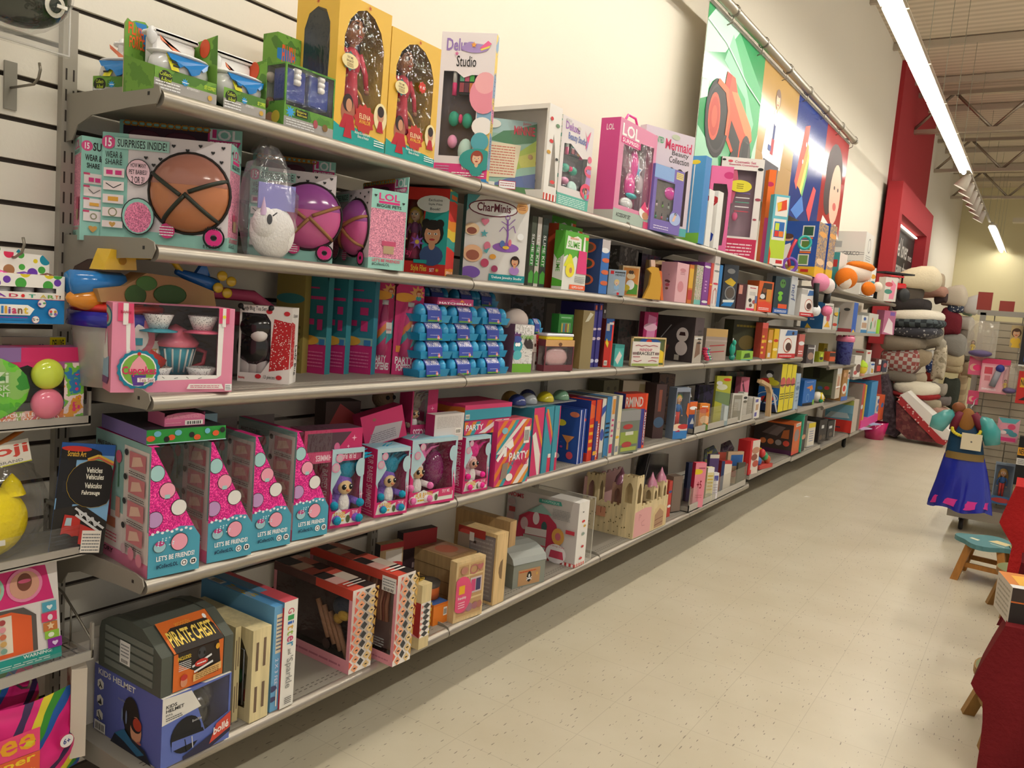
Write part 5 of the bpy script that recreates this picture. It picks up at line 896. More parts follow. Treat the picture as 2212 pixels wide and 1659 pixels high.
rows(S3,'''
toy_pack|tall gold holographic pack with shiny wrap|toy|1250|1274|670|.37|.06|-.3|a88c58|'''+CL+'''||
game_box|tall purple spine game box with white faces, left|game|1272|1281|655|.34|.25|0|3c3880|e .5 .6 .3 .04 c8b8c8;e .5 .45 .3 .05 c8b8c8;e .5 .1 .4 .06 c8c8e0;r .3 .9 .7 .97 d86850
game_box|tall purple spine game box with white faces, right|game|1283|1291|655|.345|.25|0|3c3880|e .5 .6 .3 .04 c8b8c8;e .5 .45 .3 .05 c8b8c8;e .5 .1 .4 .06 c8c8e0;r .3 .9 .7 .97 d86850
game_box|black box spine with white script on the third shelf|game|1292|1299|648|.33|.25|0|2c2428|x .3 .4 .8 .9 ccc 4;r 0 .1 1 .3 5c9098
play_box|red and blue castle brick box with red pole|toy|1301|1318|688|.36|.12|-.4|b83028,L:7c3030|r 0 .55 1 1 28508c;r .1 .75 .5 .9 b8b0a8;r .8 0 1 .95 d03830;x .4 .85 .95 .97 ddd 1;p d8c030 .1,.5 .4,.4 .5,.5 .2,.6;q .1 .04 .5 .14
tin_box|teal lidded tin with tilted card tag|tin|1325|1345|744|.36|.06|-.2|4ca8a0|p 58b0b0 0,.3 .5,.8 .9,.6 .5,0;p d8d0c8 .1,.3 .5,.7 .8,.5 .4,.1;r 0 .85 1 1 3c8c88
doll_pack|pink card doll pack leaning behind the bracelet frame|doll|1383|1412|673|.25|.05|-.6|b82c68|p e088b8 .2,.1 .8,.1 .9,.9 .3,.95;e .5 .7 .2 .1 e8b8d0;r .3 .05 .9 .4 g.c83c98
exercise_box|black gym toy box with round white pictures|game|1494|1513|686|.39|.3|0|383030,L:3c3434,F:b0a89c|r 0 .6 1 1 4c4044;p 7c6050 .2,.1 .8,.2 .7,.5 .3,.45;x .1 .5 .9 .6 ddd 1;x .4 .4 .8 .75 333 4|e .75 .6 .14 .16 d8ccc8;e .75 .3 .14 .16 d8ccc8;p 3c2424 .68,.58 .82,.58 .8,.66 .7,.66;l b0b0b0 .02 .3,.5 .5,.8;p 6c3c38 .3,.1 .4,.1 .5,.35 .4,.35;r .62 .03 .72 .15 b8b0a4
bracelet_box|beige cardboard jewelry box with red beads|craft kit|1520|1566|709|.3|.08|-.3|a8988c|r 0 .75 1 1 c8a468;r 0 .6 1 .65 b8a8a0;l b03038 .03 .2,.45 .9,.5;l b03038 .03 .2,.25 .9,.3
game_box|dark green board game box at the back of the third shelf|game|1578|1640|690|.2|.1|-.5|3c3c28|x .1 .78 .9 .92 8c7c28 1;e .5 .4 .3 .2 6c5c30;p 28586c 0,0 1,0 1,.3 .5,.2
toy_box|red and white narrow toy box with playing figures|toy|1640|1652|697|.37|.14|-.2|b84830,L:b04838|r 0 .85 1 1 d86058;x .1 .4 .9 .6 e0b030 1;x .1 .1 .5 .7 e8c040 4
toy_box|orange and yellow toy pack beside the red and white one|toy|1655|1664|712|.385|.1|-.2|c89038|e .5 .6 .4 .1 d8c0a0;r .2 .05 .8 .2 ccc
toy_box|yellow cartoon dotted toy pack on the third shelf|toy|1667|1677|710|.385|.1|-.2|d8b028|e .5 .6 .4 .1 c83828;e .5 .3 .4 .1 e8d8a0
snack_box|white red dessert maker box, larger, lower on the third shelf|craft kit|1679|1716|711|.39|.09|-.15|e0dcd8,R:b84038|r 0 0 1 .16 c02c30;x .1 .05 .8 .1 fff 1;e .5 .45 .36 .26 b85030;e .5 .45 .32 .22 e8e0d8;e .55 .4 .24 .15 4a2c20;p 4870a8 .3,.78 1,.82 1,.98 .4,.98;e .75 .88 .1 .06 3c2418
toy_box|red white narrow box right of the dessert maker box|toy|1722|1734|722|.38|.1|-.3|b86058|e .5 .6 .3 .12 ddd;x .1 .1 .8 .3 eee 2
''')
t=thing('slate_board','small framed bracelet craft board with white card in front','craft kit',(*put(S3,1362,1432,724,.385)[0].xy,S3),-.25)
P,w,h=put(S3,1362,1434,727,.385,-.25)
m=M(); 
for a,b_ in (((-.012,0,0),(0,w,.008)),((-.012,0,h-.008),(0,w,h)),((-.012,0,0),(0,.006,h)),((-.012,w-.006,0),(0,w,h))): m.box(a,b_,'w.d8bc88')
m.build('wooden_frame',t); m=M(); face(m,(-.006,.005,.005),(0,w-.01,0),(0,0,h-.01),(1,0,0),'58643c','p 2858a0 .2,.85 .9,.85 .7,1 .3,1;e .5 .88 .16 .08 c83828;p e0c030 .8,.1 1,.1 1,.5 .85,.6'); m.build('board_panel',t)
m=M(); m.box((.001,.0-.004,.002),(.006,w*.8,h*.84),'d8d0c8',.001); face(m,(.0062,-.002,.004),(0,w*.79,0),(0,0,h*.8),(1,0,0),'dcd4cc','b .25 .62 .72 .74 b84868 FRIENDSHIP;b .18 .46 .82 .6 333 BRACELET;r .0 0 1 .1 98a858;l a04050 .03 .08,.85 .2,.88 .3,.83 .45,.88 .6,.83 .75,.88 .92,.84;l a04050 .03 .05,.22 .2,.18 .35,.24;l a04050 .03 .6,.2 .75,.24 .92,.2;r .02 .37 .28 .4 a04050;r .7 .34 .98 .37 a04050;r .0 .48 .17 .58 887070;r .83 .48 .99 .58 887070'); m.build('white_card',t)
t=thing('rope_ball','rainbow coloured braided ball beside the beige cardboard box','ball toy',(*put(S3,1521,1545,0,.39)[0].xy,S3)); 
for k,c in enumerate(('c83858','3878b8','289080','98b830','8038a0')):
    m=M()
    for q in range(5): m.ell((.0+.01*math.cos(q),.012+.0115*k,.02+.0155*q),(.02,.009,.01),'g.'+c,8,6)
    m.build('braid_strand',t)
t=thing('dinosaur_toy','teal toy dinosaur figure on the third shelf near the lime pack','toy figure',(*put(S3,1577,1594,0,.37)[0].xy,S3)); m=M(); m.ell((0,.025,.075),(.02,.024,.045),'g.20a088'); m.ell((.01,.02,.12),(.014,.016,.02),'g.20a088'); m.ell((.0,.03,.02),(.02,.022,.022),'g.1c8874'); m.build('body',t); m=M(); m.tube([(0,.02,.13),(0,.02,.15)],.003,'eee'); m.build('horn',t)
bx('toy_pack','lime and clear small animal toy pack beside the teal dinosaur','toy',S3,1600,1625,758,.385,.04,-.2,{'*':'8cb848'},F='p 3c5828 .2,.2 .8,.3 .7,.8 .3,.7;r 0 0 1 .1 68a8a0')
bx('toy_pack','dark clear pack with orange figures at the back of the third shelf','toy',S3,1095,1165,628,.08,.04,-.9,'b.4c4848.605858.504038.x20')
bx('canvas_bag','dark canvas doll clothes pack behind the crayon box','toy',S3,1165,1226,640,.1,.05,-.8,{'*':'3c3430'},F='r .03 .03 .97 .97 504844;r .1 .3 .4 .9 6c6058;e .7 .7 .1 .1 7c6c60')
bx('toy_pack','dark green packed toy behind the gold pack','toy',S3,1220,1262,652,.15,.05,-.6,'203828',F='e .5 .8 .3 .1 6c6430')
bx('toy_box','black boxed toys behind the bracelet frame','toy',S3,1330,1372,690,.15,.1,-.3,'b.2c2420.403430.28302c.x20')
rows(1.15,'''
book_box|dark comic style book box on the lipped far shelf|book|1741|1757|745|.39|.05|-.3|504848|x .1 .75 .9 .92 ccc 1;e .5 .4 .3 .2 a08070;r .9 0 1 1 ddd
toy_pack|lime green plastic toy pack on the lipped far shelf|toy|1768|1778|760|.38|.06|-.2|98a028|e .5 .4 .4 .2 3c3c30;p c8d838 .2,.5 .8,.5 .6,.9
toy_pack|yellow tall toy pack behind the lime one|toy|1777|1785|742|.2|.06|-.2|b8a028|e .5 .5 .3 .2 5c5020
toy_pack|orange and black toy pack next to the pink lidded jar|toy|1791|1803|760|.39|.06|-.2|c85830|p 3c2c28 0,.5 1,.5 1,.9 0,.9
''')
t=thing('dough_jar','dark blue dough jar with pink castle lid on the far third shelf','jar',(*put(1.105,1820,1830,0,.38)[0].xy,1.105)); M().lathe([(.001,0),(.075,0),(.085,.24),(.08,.25)],(0,0,0),'b.2c2c6c.48508c.3c3c84.x30',20).build('jar_body',t); m=M(); m.lathe([(.088,.24),(.095,.25),(.095,.29),(.08,.295),(.001,.295)],(0,0,0),'g.e07898',20)
for k in range(6): m.box((.07*math.cos(k)-.012,.07*math.sin(k)-.012,.29),(.07*math.cos(k)+.012,.07*math.sin(k)+.012,.31),'g.e07898')
m.build('lid',t)
rows(.95,'''
toy_box|white toy box with doll picture on the farthest third shelf|toy|1842|1856|768|.4|.12|-.2|d8d4cc|e .7 .4 .3 .2 6c5048;e .3 .2 .2 .1 b05050;r 0 .8 1 1 e0dcd4
toy_box|tall grey sided white toy box by the green haired doll|toy|1866|1877|757|.38|.3|0|d8d4cc,L:b8b0a4|r .2 .85 .8 .92 b83838|r .6 .88 .9 .94 b83838
toy_box|small white oval logo box on the farthest shelf|toy|1879|1887|782|.41|.08|-.2|ccd0d4|e .5 .8 .4 .08 2858a0;p c8a050 .2,.1 .8,.1 .8,.4 .2,.5
toy_box|dark red animal toy box on the farthest third shelf|toy|1889|1902|775|.38|.1|-.2|5c3430|r .3 .1 .9 .5 c83838;r .5 .6 .9 .95 ddd
toy_box|dark blue toy box at the right end of the farthest shelf|toy|1904|1916|779|.41|.1|-.3|3c3c4c|e .5 .6 .3 .2 a85858;r .9 0 1 1 ccc
''')
t=thing('toy_figure','lime haired yellow doll figure on the farthest third shelf','toy figure',(*put(.95,1860,1868,0,.42)[0].xy,.95)); M().ell((0,0,.09),(.06,.06,.07),'g.e0c838').tube([(0,0,0),(0,0,.05)],.035,'d8a088').build('body',t); M().lathe([(.065,.11),(.05,.15),(.001,.19)],(0,0,0),'a8c828',14).build('hair',t)
# ---------- fourth tier ----------
def fizz(label,pl,pr,top,X0=.4,yaw=-.12,w=None):
    P,w,h=put(S4,pl,pr,top,X0,yaw); d=.3
    o=thing('fizz_set',label,'toy',P,yaw,'pink and blue slanted fizz sets on the fourth shelf')
    m=M(); g=M()
    out=[(0,0),(1,0),(1,.27),(.86,.36),(.04,1),(0,1)]
    def fz(O,U,W,N,flip=0):
        face(m,O,U,W,N,'l.e0288c','p 4c9cb4 0,0 1,0 1,.27 .86,.355 .6,.37 .4,.345 .2,.35 0,.33;e .12 .8 .06 .065 333;e .12 .8 .055 .06 a0c8c8;e .32 .66 .065 .065 333;e .32 .66 .06 .06 e89cb0;r .27 .6 .37 .63 a0c8c8;e .55 .52 .065 .065 333;e .55 .52 .06 .06 e0dcd8;e .09 .45 .065 .065 333;e .09 .45 .06 .06 b890c0;e .58 .25 .07 .07 333;e .58 .25 .065 .065 e89cb0;e .2 .235 .05 .045 555;e .2 .235 .046 .041 98c4cc;e .2 .26 .035 .02 c04080;b .14 .125 .88 .165 f4f0f0 LET\'S BE FRIENDS!;b .14 .065 .56 .1 182848 #CollectLOL;e .68 .08 .027 .027 f4f0f0;o .68 .08 .018 .012 333;e .86 .08 .027 .027 f4f0f0;r .82 .066 .9 .094 222;p f4f0f0 .845,.072 .845,.088 .88,.08;'+';'.join('e %g %g .012 .01 e8e8ec'%(.05+.09*k,.345+.012*(k%2)) for k in range(9))+';'+';'.join('e %g %g .006 .006 c8e0e8'%(.15+.07*(k%5),.25+.018*(k%4)) for k in range(12)),out)
    fz((0,0,0),(0,w,0),(0,0,h),(1,0,0))
    LA='''p 8cb0ac 0,0 1,0 1,1 0,1;p e0d4d0 0,.1 1,.1 1,.35 .5,.4 0,.38;r 0 0 1 .1 d87c9c;r .55 .12 .98 .95 d8ccc8;p c04c68 .12,.3 .32,.3 .34,.6 .4,.75 .3,.88 .14,.8;e .28 .78 .1 .08 c84c6c;p b86c50 .06,.26 .42,.26 .42,.34 .06,.34;r .42 .36 .5 .52 c88c80;r .45 .6 .47 .8 4c7858;e .46 .84 .05 .05 c85870;b .02 .05 .4 .09 3c2830 FACTORY;b .06 .88 .4 .92 3c2830 MAKE ENDLESS'''
    for k in range(4): LA+=';e .6 %g .03 .025 333;r .66 %g .94 %g c87880;p e0b8a8 .7,%g .9,%g .85,%g .72,%g;x .66 %g .94 %g 333 2'%(.9-.19*k,.79-.19*k,.92-.19*k,.8-.19*k,.84-.19*k,.9-.19*k,.88-.19*k,.745-.19*k,.775-.19*k)
    LA+=';e .62 .15 .04 .04 c8a8b0;e .76 .14 .05 .05 d8889c;e .9 .12 .05 .05 d8889c;x .2 .16 .5 .24 b84860 3'
    face(m,(-d,0,0),(d,0,0),(0,0,h),(0,-1,0),'8cb0ac',LA)
    face(m,(-.003,.002,0),(-d+.003,0,0),(0,0,h),(0,1,0),'b8b0ac','p c8bcb8 .0,.05 .95,.05 .95,.95 0,.95;r .05 .7 .3 .9 b88884;r .05 .45 .3 .64 b88884;r .05 .2 .3 .4 b88884')
    face(m,(0,w,0),(-d,0,0),(0,0,h*.27),(0,1,0),'b85888'); face(m,(-d,w,0),(0,-w,0),(0,0,h),(-1,0,0),'aaa'); face(m,(-d+.002,0,0),(0,w,0),(0,0,h),(1,0,0),'8c8080','p c84c70 .4,.1 .8,.1 .8,.6 .4,.5')
    face(m,(0,0,0),(0,w,0),(-d,0,0),(0,0,-1),'888'); face(m,(0,0,.002),(0,w,0),(-d,0,0),(0,0,1),'9c8c8c')
    face(m,(0,0,h),(0,w*.16,0),(-d,0,0),(0,0,1),'d83080')
    m.build('package',o)
    g.add([(-.0005,0,h),(-.0005,w,h),(-.0005,w,h*.2),(-.0005,.0,h*.9)],[[0,1,2,3]],'glass'); g.add([(0,w*.16,h),(0,w,h),(-d,w,h),(-d,w*.16,h)],[[0,1,2,3]],'glass'); g.add([(0,w,h*.27),(-d,w,h*.27),(-d,w,h),(0,w,h)],[[0,1,2,3]],'glass')
    g.build('clear_window',o)
    m=M(); m.lathe([(.001,.01),(.07,.01),(.07,.03),(.02,.05),(.018,h*.5),(.04,h*.58),(.03,h*.66),(.001,h*.68)],(-d*.6,w*.55,0),'c04c68',16); m.build('toy_machine',o)
    return o
fizz('pink and blue slanted fizz toy set, the leftmost and nearest of four',318,429,967)
fizz('pink and blue slanted fizz toy set, second from the left',446,542,955)
fizz('pink and blue slanted fizz toy set, third from the left',541,626,944)
fizz('pink and blue slanted fizz toy set, rightmost, beside the boxed furry pets',630,706,934)
zt=S4+LAST[2]*0+ .335
P1,w1,h1=put(S4,318,429,967,.4,-.12)
b=bx('game_box','green glitter edged flat box lying on the nearest fizz set','game',S4+h1+.003,316,487,940,.38,.26,-.15,{'*':'2c8c3c','L':'7868a0','T':'2c2830'},F='e .05 .4 .3 .2 d85830;e .13 .7 .25 .2 6cb0c8;e .3 .4 .25 .2 d85830;e .24 .3 .2 .2 222;e .38 .7 .25 .2 6cb0c8;e .55 .5 .2 .2 222;e .62 .3 .25 .2 d85830;e .75 .7 .2 .2 6cb0c8;e .86 .5 .25 .2 d85830;e .95 .7 .2 .2 222;r 0 0 1 .06 a8c8d0',h=.035)
z5=S4+h1+.04
bx('soap_pack','curved pink pack with bar code on top of the green flat box','pack',z5,355,442,893,.37,.09,-.15,{'*':'c8688c','T':'58484c'},F='x .05 .55 .9 .85 e0a0b0 4;q .5 .05 .95 .4;x .03 .2 .4 .3 e0a0b0 1',Fo=[(0,0),(1,0),(1,.7),(.9,.85),(.7,.97),(.5,1),(.3,.97),(.1,.85),(0,.7)])
bx('paper_pack','small pale blue pack behind the pink curved pack','pack',z5,430,470,918,.25,.06,-.15,{'*':'88a8b8'})
def furry(o,x,y,z,s,body,hair,face_='d0b080',belly='e8e4e0',paw=None):
    m=M(); m.ell((x,y,z+.045*s),(.032*s,.036*s,.045*s),'f.'+body); m.ell((x,y,z+.105*s),(.035*s,.037*s,.035*s),'f.'+body)
    for q in(-1,1): m.tube([(x+.01*s,y+q*.03*s,z+.06*s),(x+.04*s,y+q*.042*s,z+.055*s)],.011*s,'f.'+body); m.tube([(x+.01*s,y+q*.02*s,z+.015*s),(x+.05*s,y+q*.035*s,z+.012*s)],.013*s,'f.'+body)
    pb=m.build('plush_body',o)
    m=M(); m.ell((x+.026*s,y,z+.05*s),(.012*s,.018*s,.033*s),'f.'+belly); m.build('belly_patch',pb)
    m=M(); m.ell((x+.03*s,y,z+.1*s),(.014*s,.023*s,.02*s),face_,14,8); m.ell((x+.045*s,y,z+.094*s),(.005*s,.005*s,.004*s),'c07850')
    m.build('face',pb)
    m=M(); m.ell((x+.005*s,y+.012*s,z+.15*s),(.026*s,.034*s,.036*s),'c.'+hair); m.build('hair_base',pb)
    for q in(-1,1):
        m=M(); m.ell((x+.042*s,y+q*.011*s,z+.104*s),(.004*s,.007*s,.008*s),'111'); m.ell((x+.046*s,y+q*.01*s,z+.107*s),(.001*s,.002*s,.002*s),'fff',6,4); m.build('eye',pb)
        m=M(); m.ell((x+.045*s,y+q*.043*s,z+.055*s),.012*s,'f.'+(paw or hair)); m.build('paw',pb); m=M(); m.ell((x+.055*s,y+q*.036*s,z+.013*s),(.008*s,.012*s,.012*s),'f.'+(paw or hair)); m.build('foot',pb)
    m=M(); rg=random.Random(4)
    for k in range(34):
        a=rg.uniform(-1,1); b_=rg.uniform(-.5,.8); L_=rg.uniform(.04,.075)*s
        p=V((x+rg.uniform(-.01,.012)*s,y+a*.018*s,z+.13*s)); e=p+V((b_*.35,a*.6+.35,1)).normalized()*L_; e2=e+V((b_*.3,a*.5+.9,.25)).normalized()*L_*.5
        m.tube([p,e,e2],[.009*s,.006*s,.001*s],'c.'+hair,4)
    m.build('hair_tuft',pb)
def fbox(label,pl,pr,top,X0,yaw,fill,side='9c3460',wide=0):
    return bx('furry_pet_box',label,'plush toy',S4,pl,pr,top,X0,.1,yaw,{'*':'c83070','T':'88b0c0','F':'a8c4cc'},
     'wp .06,.22 .94,.22 .9,.5 .96,.94 .12,.94 .3,.7 .06,.5;p c83070 0,0 1,0 1,.24 .94,.5 .94,.22 .06,.22 .06,.42 0,.5;p d8d8d0 .04,.04 .96,.04 .96,.16 .7,.2 .5,.16 .3,.24 .1,.18;b .14 .12 .5 .2 d8a020 FUR BABIES;x .18 .06 .46 .12 c8a020 1;p c8406c .62,.1 .94,.1 .94,.22 .64,.2;t .7 .15 .88 .2 f0d8e0 TRY ME;e .58 .1 .03 .05 4c5838;e .12 .77 .06 .06 d888a8;e .12 .77 .045 .045 c0a8b0;e .22 .89 .055 .055 d888a8;e .22 .89 .04 .04 c0a8b0;* .95 .4 .04 .01 4 e8c0d0;e .9 .75 .08 .12 a8c4cc',
     L='z1' and 'v .5 .12 .8 .9 f0e0e8 FUR BABIES SHIMMIES;* .3 .3 .04 .01 4 e8c0d0;* .35 .12 .03 .008 4 e8c0d0;x .1 .03 .9 .1 e0a0b8 2',inner='8c2858',fill=fill,group='boxed furry pets')
fbox('boxed purple furry pet with teal hair, beside the rightmost fizz set',709,778,972,.385,-.2,lambda o,w,h,d:furry(o,-.045,w*.52,.012,h/.225,'7c58b8','1c88a8'))
fbox('boxed purple furry pet with teal hair and showing pink lettered box side',807,878,971,.39,-.2,lambda o,w,h,d:furry(o,-.045,w*.5,.012,h/.225,'7c58b8','1c88a8'))
def cav(o,w,h,d):
    furry(o,-.045,w*.22,.012,h/.225,'e0d8d8','d870a8'); m=M(); m.ell((-.055,w*.7,h*.48),(.04,w*.19,h*.3),'g.7c1c5c',20,12); m.tube([(-.06,w*.7,h*.72),(-.06,w*.68,h*.86)],[.02,.008],'g.8c2464'); m.build('egg_shell',o)
fbox('wide boxed white furry pet with pink hair and dark purple egg',882,980,952,.385,-.15,cav)
fbox('boxed white furry pet with hot pink hair at the shelf seam',998,1052,946,.385,-.1,lambda o,w,h,d:furry(o,-.04,w*.45,.012,h/.225,'e0b8c8','e02c8c','c89c8c'))
for i,(l,pl,pr) in enumerate((('rear furry pet box behind the purple pets, only pale blue top showing',770,850),('rear furry pet box behind the egg one',890,975))): bx('furry_pet_box',l,'plush toy',S4,pl,pr,952,.22,.1,-.2,{'*':'a83068','T':'88b0c0'},h=.18,group='boxed furry pets')
# upside down and tipped boxes above
t=bx('furry_pet_box','upside down pink furry pet box lying on the boxed pets','plush toy',S4+.205,655,780,880,.36,.15,-.2,{'*':'b82c60','T':'5c3848'},F='r 0 0 1 .32 c84070;i .2 .06 .9 .24 f0d0dc FUR BABIES SHIMMIES;p 4c3440 .05,.35 .55,.35 .8,.9 .05,.9;* .85 .7 .1 .03 4 e8b0c4;* .75 .45 .06 .02 4 e8b0c4;e .55 .45 .1 .14 c06088',h=.1,w=None)
bx('furry_pet_box','tipped furry pet box with grey print panel leaning above the egg box','plush toy',S4+.205,790,880,880,.3,.1,-.3,{'*':'b83060','F':'b83060'},F='p a8a0a4 .05,.05 .8,.02 .95,.5 .3,.6;x .15 .1 .75 .4 787078 5;e .3 .8 .06 .05 8c5c50',h=.11,tilt=(.25,0))
t=thing('plush_bunny','tan long eared furry bunny face poking above the tipped pink box','plush toy',(.16,2.16,S4+.315)); m=M(); m.ell((0,0,.03),(.04,.04,.04),'f.887058'); m.build('head',t)
for q in(-1,1): m=M(); m.ell((0,q*.022+.0,.09),(.012,.012,.04),'f.907460'); m.build('ear',t); m=M(); m.ell((.037,q*.016,.035),(.006,.008,.008),'222'); m.build('eye',t)
M().ell((0,0,-.045),(.04,.045,.045),'f.7c6850').build('body',t)
bx('plush_pack','clear packed coral plush behind the upside down box','plush toy',S4+.21,700,775,868,.15,.08,-.3,{'*':'54403c'},F='p b04c4c .1,.4 .4,.95 .95,.6 .8,.3;e .3 .3 .2 .15 8c4058')
def prin(o,w,h,d): furry(o,-.05,w*.3,.01,.8,'a0948c','8c7868')
bx('furry_pet_box','upside down pink princess box with white text panel','plush toy',S4+.21,885,940,838,.3,.14,-.25,{'*':'b83064','R':'c8c0bc'},F='wr .05 .3 .6 .95;i .1 .05 .9 .22 f0d0dc PRINCESS;* .8 .6 .05 .01 4 e8b0c4',R='x .1 .4 .9 .9 a09890 7;q .6 .1 .9 .35',fill=prin)
bx('furry_pet_box','pink box end with barcoded white panel right of the princess box','plush toy',S4+.21,936,999,842,.375,.08,-.1,{'*':'ccc4c0','L':'b83064'},F='x .08 .5 .9 .92 a8a09c 8;q .72 .25 .92 .45;x .1 .1 .4 .2 b85060 1',h=.1)
PP='s.c83868.d88838.3c94a0.c83868.c83868.d87830.x9'
zz=S4+.215
bx('party_set','flat party popper box, lower of the stacked two, on the striped boxes','toy',zz,1002,1100,862,.36,.18,-.1,{'*':PP,'L':'387c90'},F='p e0d8d4 .3,.05 .45,.05 .85,.95 .7,.95;b .03 .3 .4 .7 eee PARTY;r .0 .9 1 1 c83870;q .84 .15 .97 .9',h=.055,group='party popper boxes')
bx('party_set','flat party popper box, upper one with bar code','toy',zz+.057,1003,1104,824,.365,.18,-.1,{'*':'3c90a4','T':'c8406c','L':PP},F='r 0 .7 1 1 c8406c;q .02 .1 .1 .4',h=.058,group='party popper boxes')
bx('party_set','large striped party popper box behind the wrapped one','toy',S4,965,1040,897,.22,.1,0,{'*':'3c90a4','F':'c83870'},F=';'.join('r %g 0 %g 1 3c90a4'%(k*.25,k*.25+.13) for k in range(4)),group='party popper boxes')
bx('party_set','large party popper gift box wrapped with printed white ribbon','toy',S4,1066,1138,911,.4,.16,-.1,{'*':PP,'L':'3c90a8','T':'c85868'},
 F='p e0d8d0 .55,.0 .7,.0 1,.25 1,.38;p e0d8d0 0,.5 .1,.5 .85,1 .72,1;p ece8e4 .25,.62 .45,.72 .5,.6 .4,.55;p ece8e4 .3,.66 .2,.45 .3,.45;b .38 .36 .95 .5 e8e0e0 PARTY;b .4 .28 .95 .38 c83060 POPTEENIES;e .2 .85 .07 .05 7cb0c0;q .78 .62 .95 .88;p 8c7c70 .15,.1 .35,.12 .35,.36 .2,.34;e .42 .12 .08 .06 ece8e0;p ece8e4 .0,.42 .22,.6 .3,.58 .05,.38',L='r .7 0 1 1 c83878',group='party popper boxes')
DT=S4+put(S4,1168,1186,880,.385)[2]+.004
t=thing('ball_tray','clear tray of six shiny half balls on the teal boxes','toy',(.3,hitx((.3,0,DT),(0,1,0),1108),DT))
for i,(x_,y_,c) in enumerate(((0,.03,'303c78'),(-.08,.1,'b08848'),(-.0,.12,'a0a4a8'),(-.0,.26,'c8b828'),(-.08,.24,'34386c'),(.0,.4,'6c9478'))):
    m=M(); m.ell((x_,y_+.0,.008),(.04,.04,.04),'g.'+c,18,12,lambda p:V((p.x,p.y,max(p.z,-.1)))); m.build('half_ball',t)
M().box((-.13,-.02,-.002),(.05,.46,.003),'t.cccccc.3').build('clear_tray',t)
rows(S4,'''
party_set|narrow teal and pink popper box, first of three spines|toy|1143|1165|882|.385|.2|0|3c8ca0,F:c83868,L:388498|p e0d8d0 0,.6 .3,.65 .9,.3 .9,0 .7,0;p d88838 0,.9 .3,.9 1,.5 1,.4|
party_set|narrow teal popper box, second of three spines|toy|1168|1186|880|.385|.2|0|3c8ca0|r .6 0 1 .25 c83050;p c83868 0,.9 .2,.95 1,.5 .9,.4;p d88838 .1,.97 .3,.97 1,.6 1,.5;r .65 .22 .98 .28 e0d8d4|
party_set|narrow teal popper box, third of three spines|toy|1188|1200|878|.385|.2|0|3c8ca0|r .6 0 1 .25 c83050;r .6 .2 1 .28 e0d8d4;r .85 0 1 1 c83868|
game_box|navy blue board game box with smiling food pictures|game|1244|1251|886|.385|.19|0|24408c,L:284890|r .2 0 .4 1 dde|e .85 .9 .1 .05 d87858;e .5 .72 .1 .06 d8c838;e .35 .62 .06 .04 d8c838;b .02 .8 .16 .9 c8d0e0 h;b .02 .66 .12 .76 c8d0e0 s;e .1 .38 .14 .09 e0d4c8;e .08 .22 .14 .08 d87840;p d8884c .55,.5 .9,.5 .72,.35;r .7 .24 .75 .36 d8884c;e .3 .1 .17 .08 ddd4cc;e .8 .14 .07 .07 c84858;e .55 .28 .03 .02 c04890
game_box|navy blue board game box right behind its smiling twin|game|1253|1258|884|.385|.19|0|2c4898|e .5 .8 .4 .06 c83838;r .1 0 .3 1 dde
game_box|orange spine game box with yellow lettering|game|1266|1277|866|.385|.2|0|c83820,L:28408c|p d86030 0,.7 1,.72 1,.9 0,.95;x .1 .15 .8 .65 e8b030 4|e .3 .5 .2 .1 ccc;r 0 0 1 .14 b83028
game_box|orange topped code game box with blue body|game|1278|1288|864|.39|.2|0|3c3474|r .6 0 1 .65 d85830;v .62 .05 .95 .6 eee MASTERMIND;r 0 .65 1 1 c84018;e .3 .12 .3 .07 d8a030
game_box|white and blue narrow game box spine|game|1291|1299|862|.39|.2|0|c8c4bc,L:b84860|e .5 .4 .3 .2 3c50a0;r 0 .0 1 .1 888;p 3050a0 0,.7 1,.8 1,.9 0,.85|
game_box|sky blue cloud printed game box spine|game|1301|1311|858|.385|.24|0|3878a8,L:5c7c88|x .1 .3 .9 .6 222 4|r 0 .9 1 1 777
game_box|white game spine with orange and pink figures|game|1313|1320|856|.39|.24|0|ccc4b8|r .1 .7 .9 .95 c88838;x .2 .3 .8 .65 d04880 4;r 0 .05 .9 .2 c83860|
game_box|pale yellow game spine with round mark|game|1326|1334|855|.395|.24|0|d8d0b0,L:8c9498|o .5 .5 .16 .12 c8a8a8;e .4 .3 .3 .05 d8b030;r .1 .05 .8 .15 889
game_box|code guessing game box with large grey title|game|1341|1389|851|.35|.08|-.25|3c4088,R:c83820,T:8c3028|r 0 .72 1 1 c83c20;b .02 .76 .8 .94 c8c0b8 RMIND;x .2 .68 .7 .72 c86850 1;r .9 0 1 1 d85028;r .92 .05 .98 .7 3c3474;v .91 .1 .99 .65 ddd MASTERMIND
toy_pack|clear toy pack with red racers before the code game|toy|1334|1376|888|.395|.05|-.15|70786c|r .05 .2 .95 .5 8c9c48;e .4 .62 .2 .06 a83838;r .3 .42 .7 .5 c8c8b8;e .4 .2 .2 .07 a84040;r 0 .75 1 1 8c8c8c;r .1 .05 .9 .14 9ca850
photo_box|pale photo paper box high behind the code game|box|1336|1395|822|.12|.1|-.6|c8bca8,L:6c6450|b .1 .4 .4 .55 444 KIWI;p a89c78 .45,.1 .95,.1 .9,.95 .6,.95;r .8 .1 1 1 5c4438
toy_box|dark tall doll box left of the hero doll|doll|1408|1430|830|.3|.1|-.5|4c3838|e .5 .3 .4 .2 48607c;p 8c5040 .3,.5 .6,.5 .6,.9 .3,.9
''')
bx('photo_box','dull green photo box high behind the game spines','box',S4+.235,1302,1335,822,.12,.1,-.1,'5c5840',F='e .3 .5 .15 .12 3c3828;e .75 .5 .15 .12 3c3828')
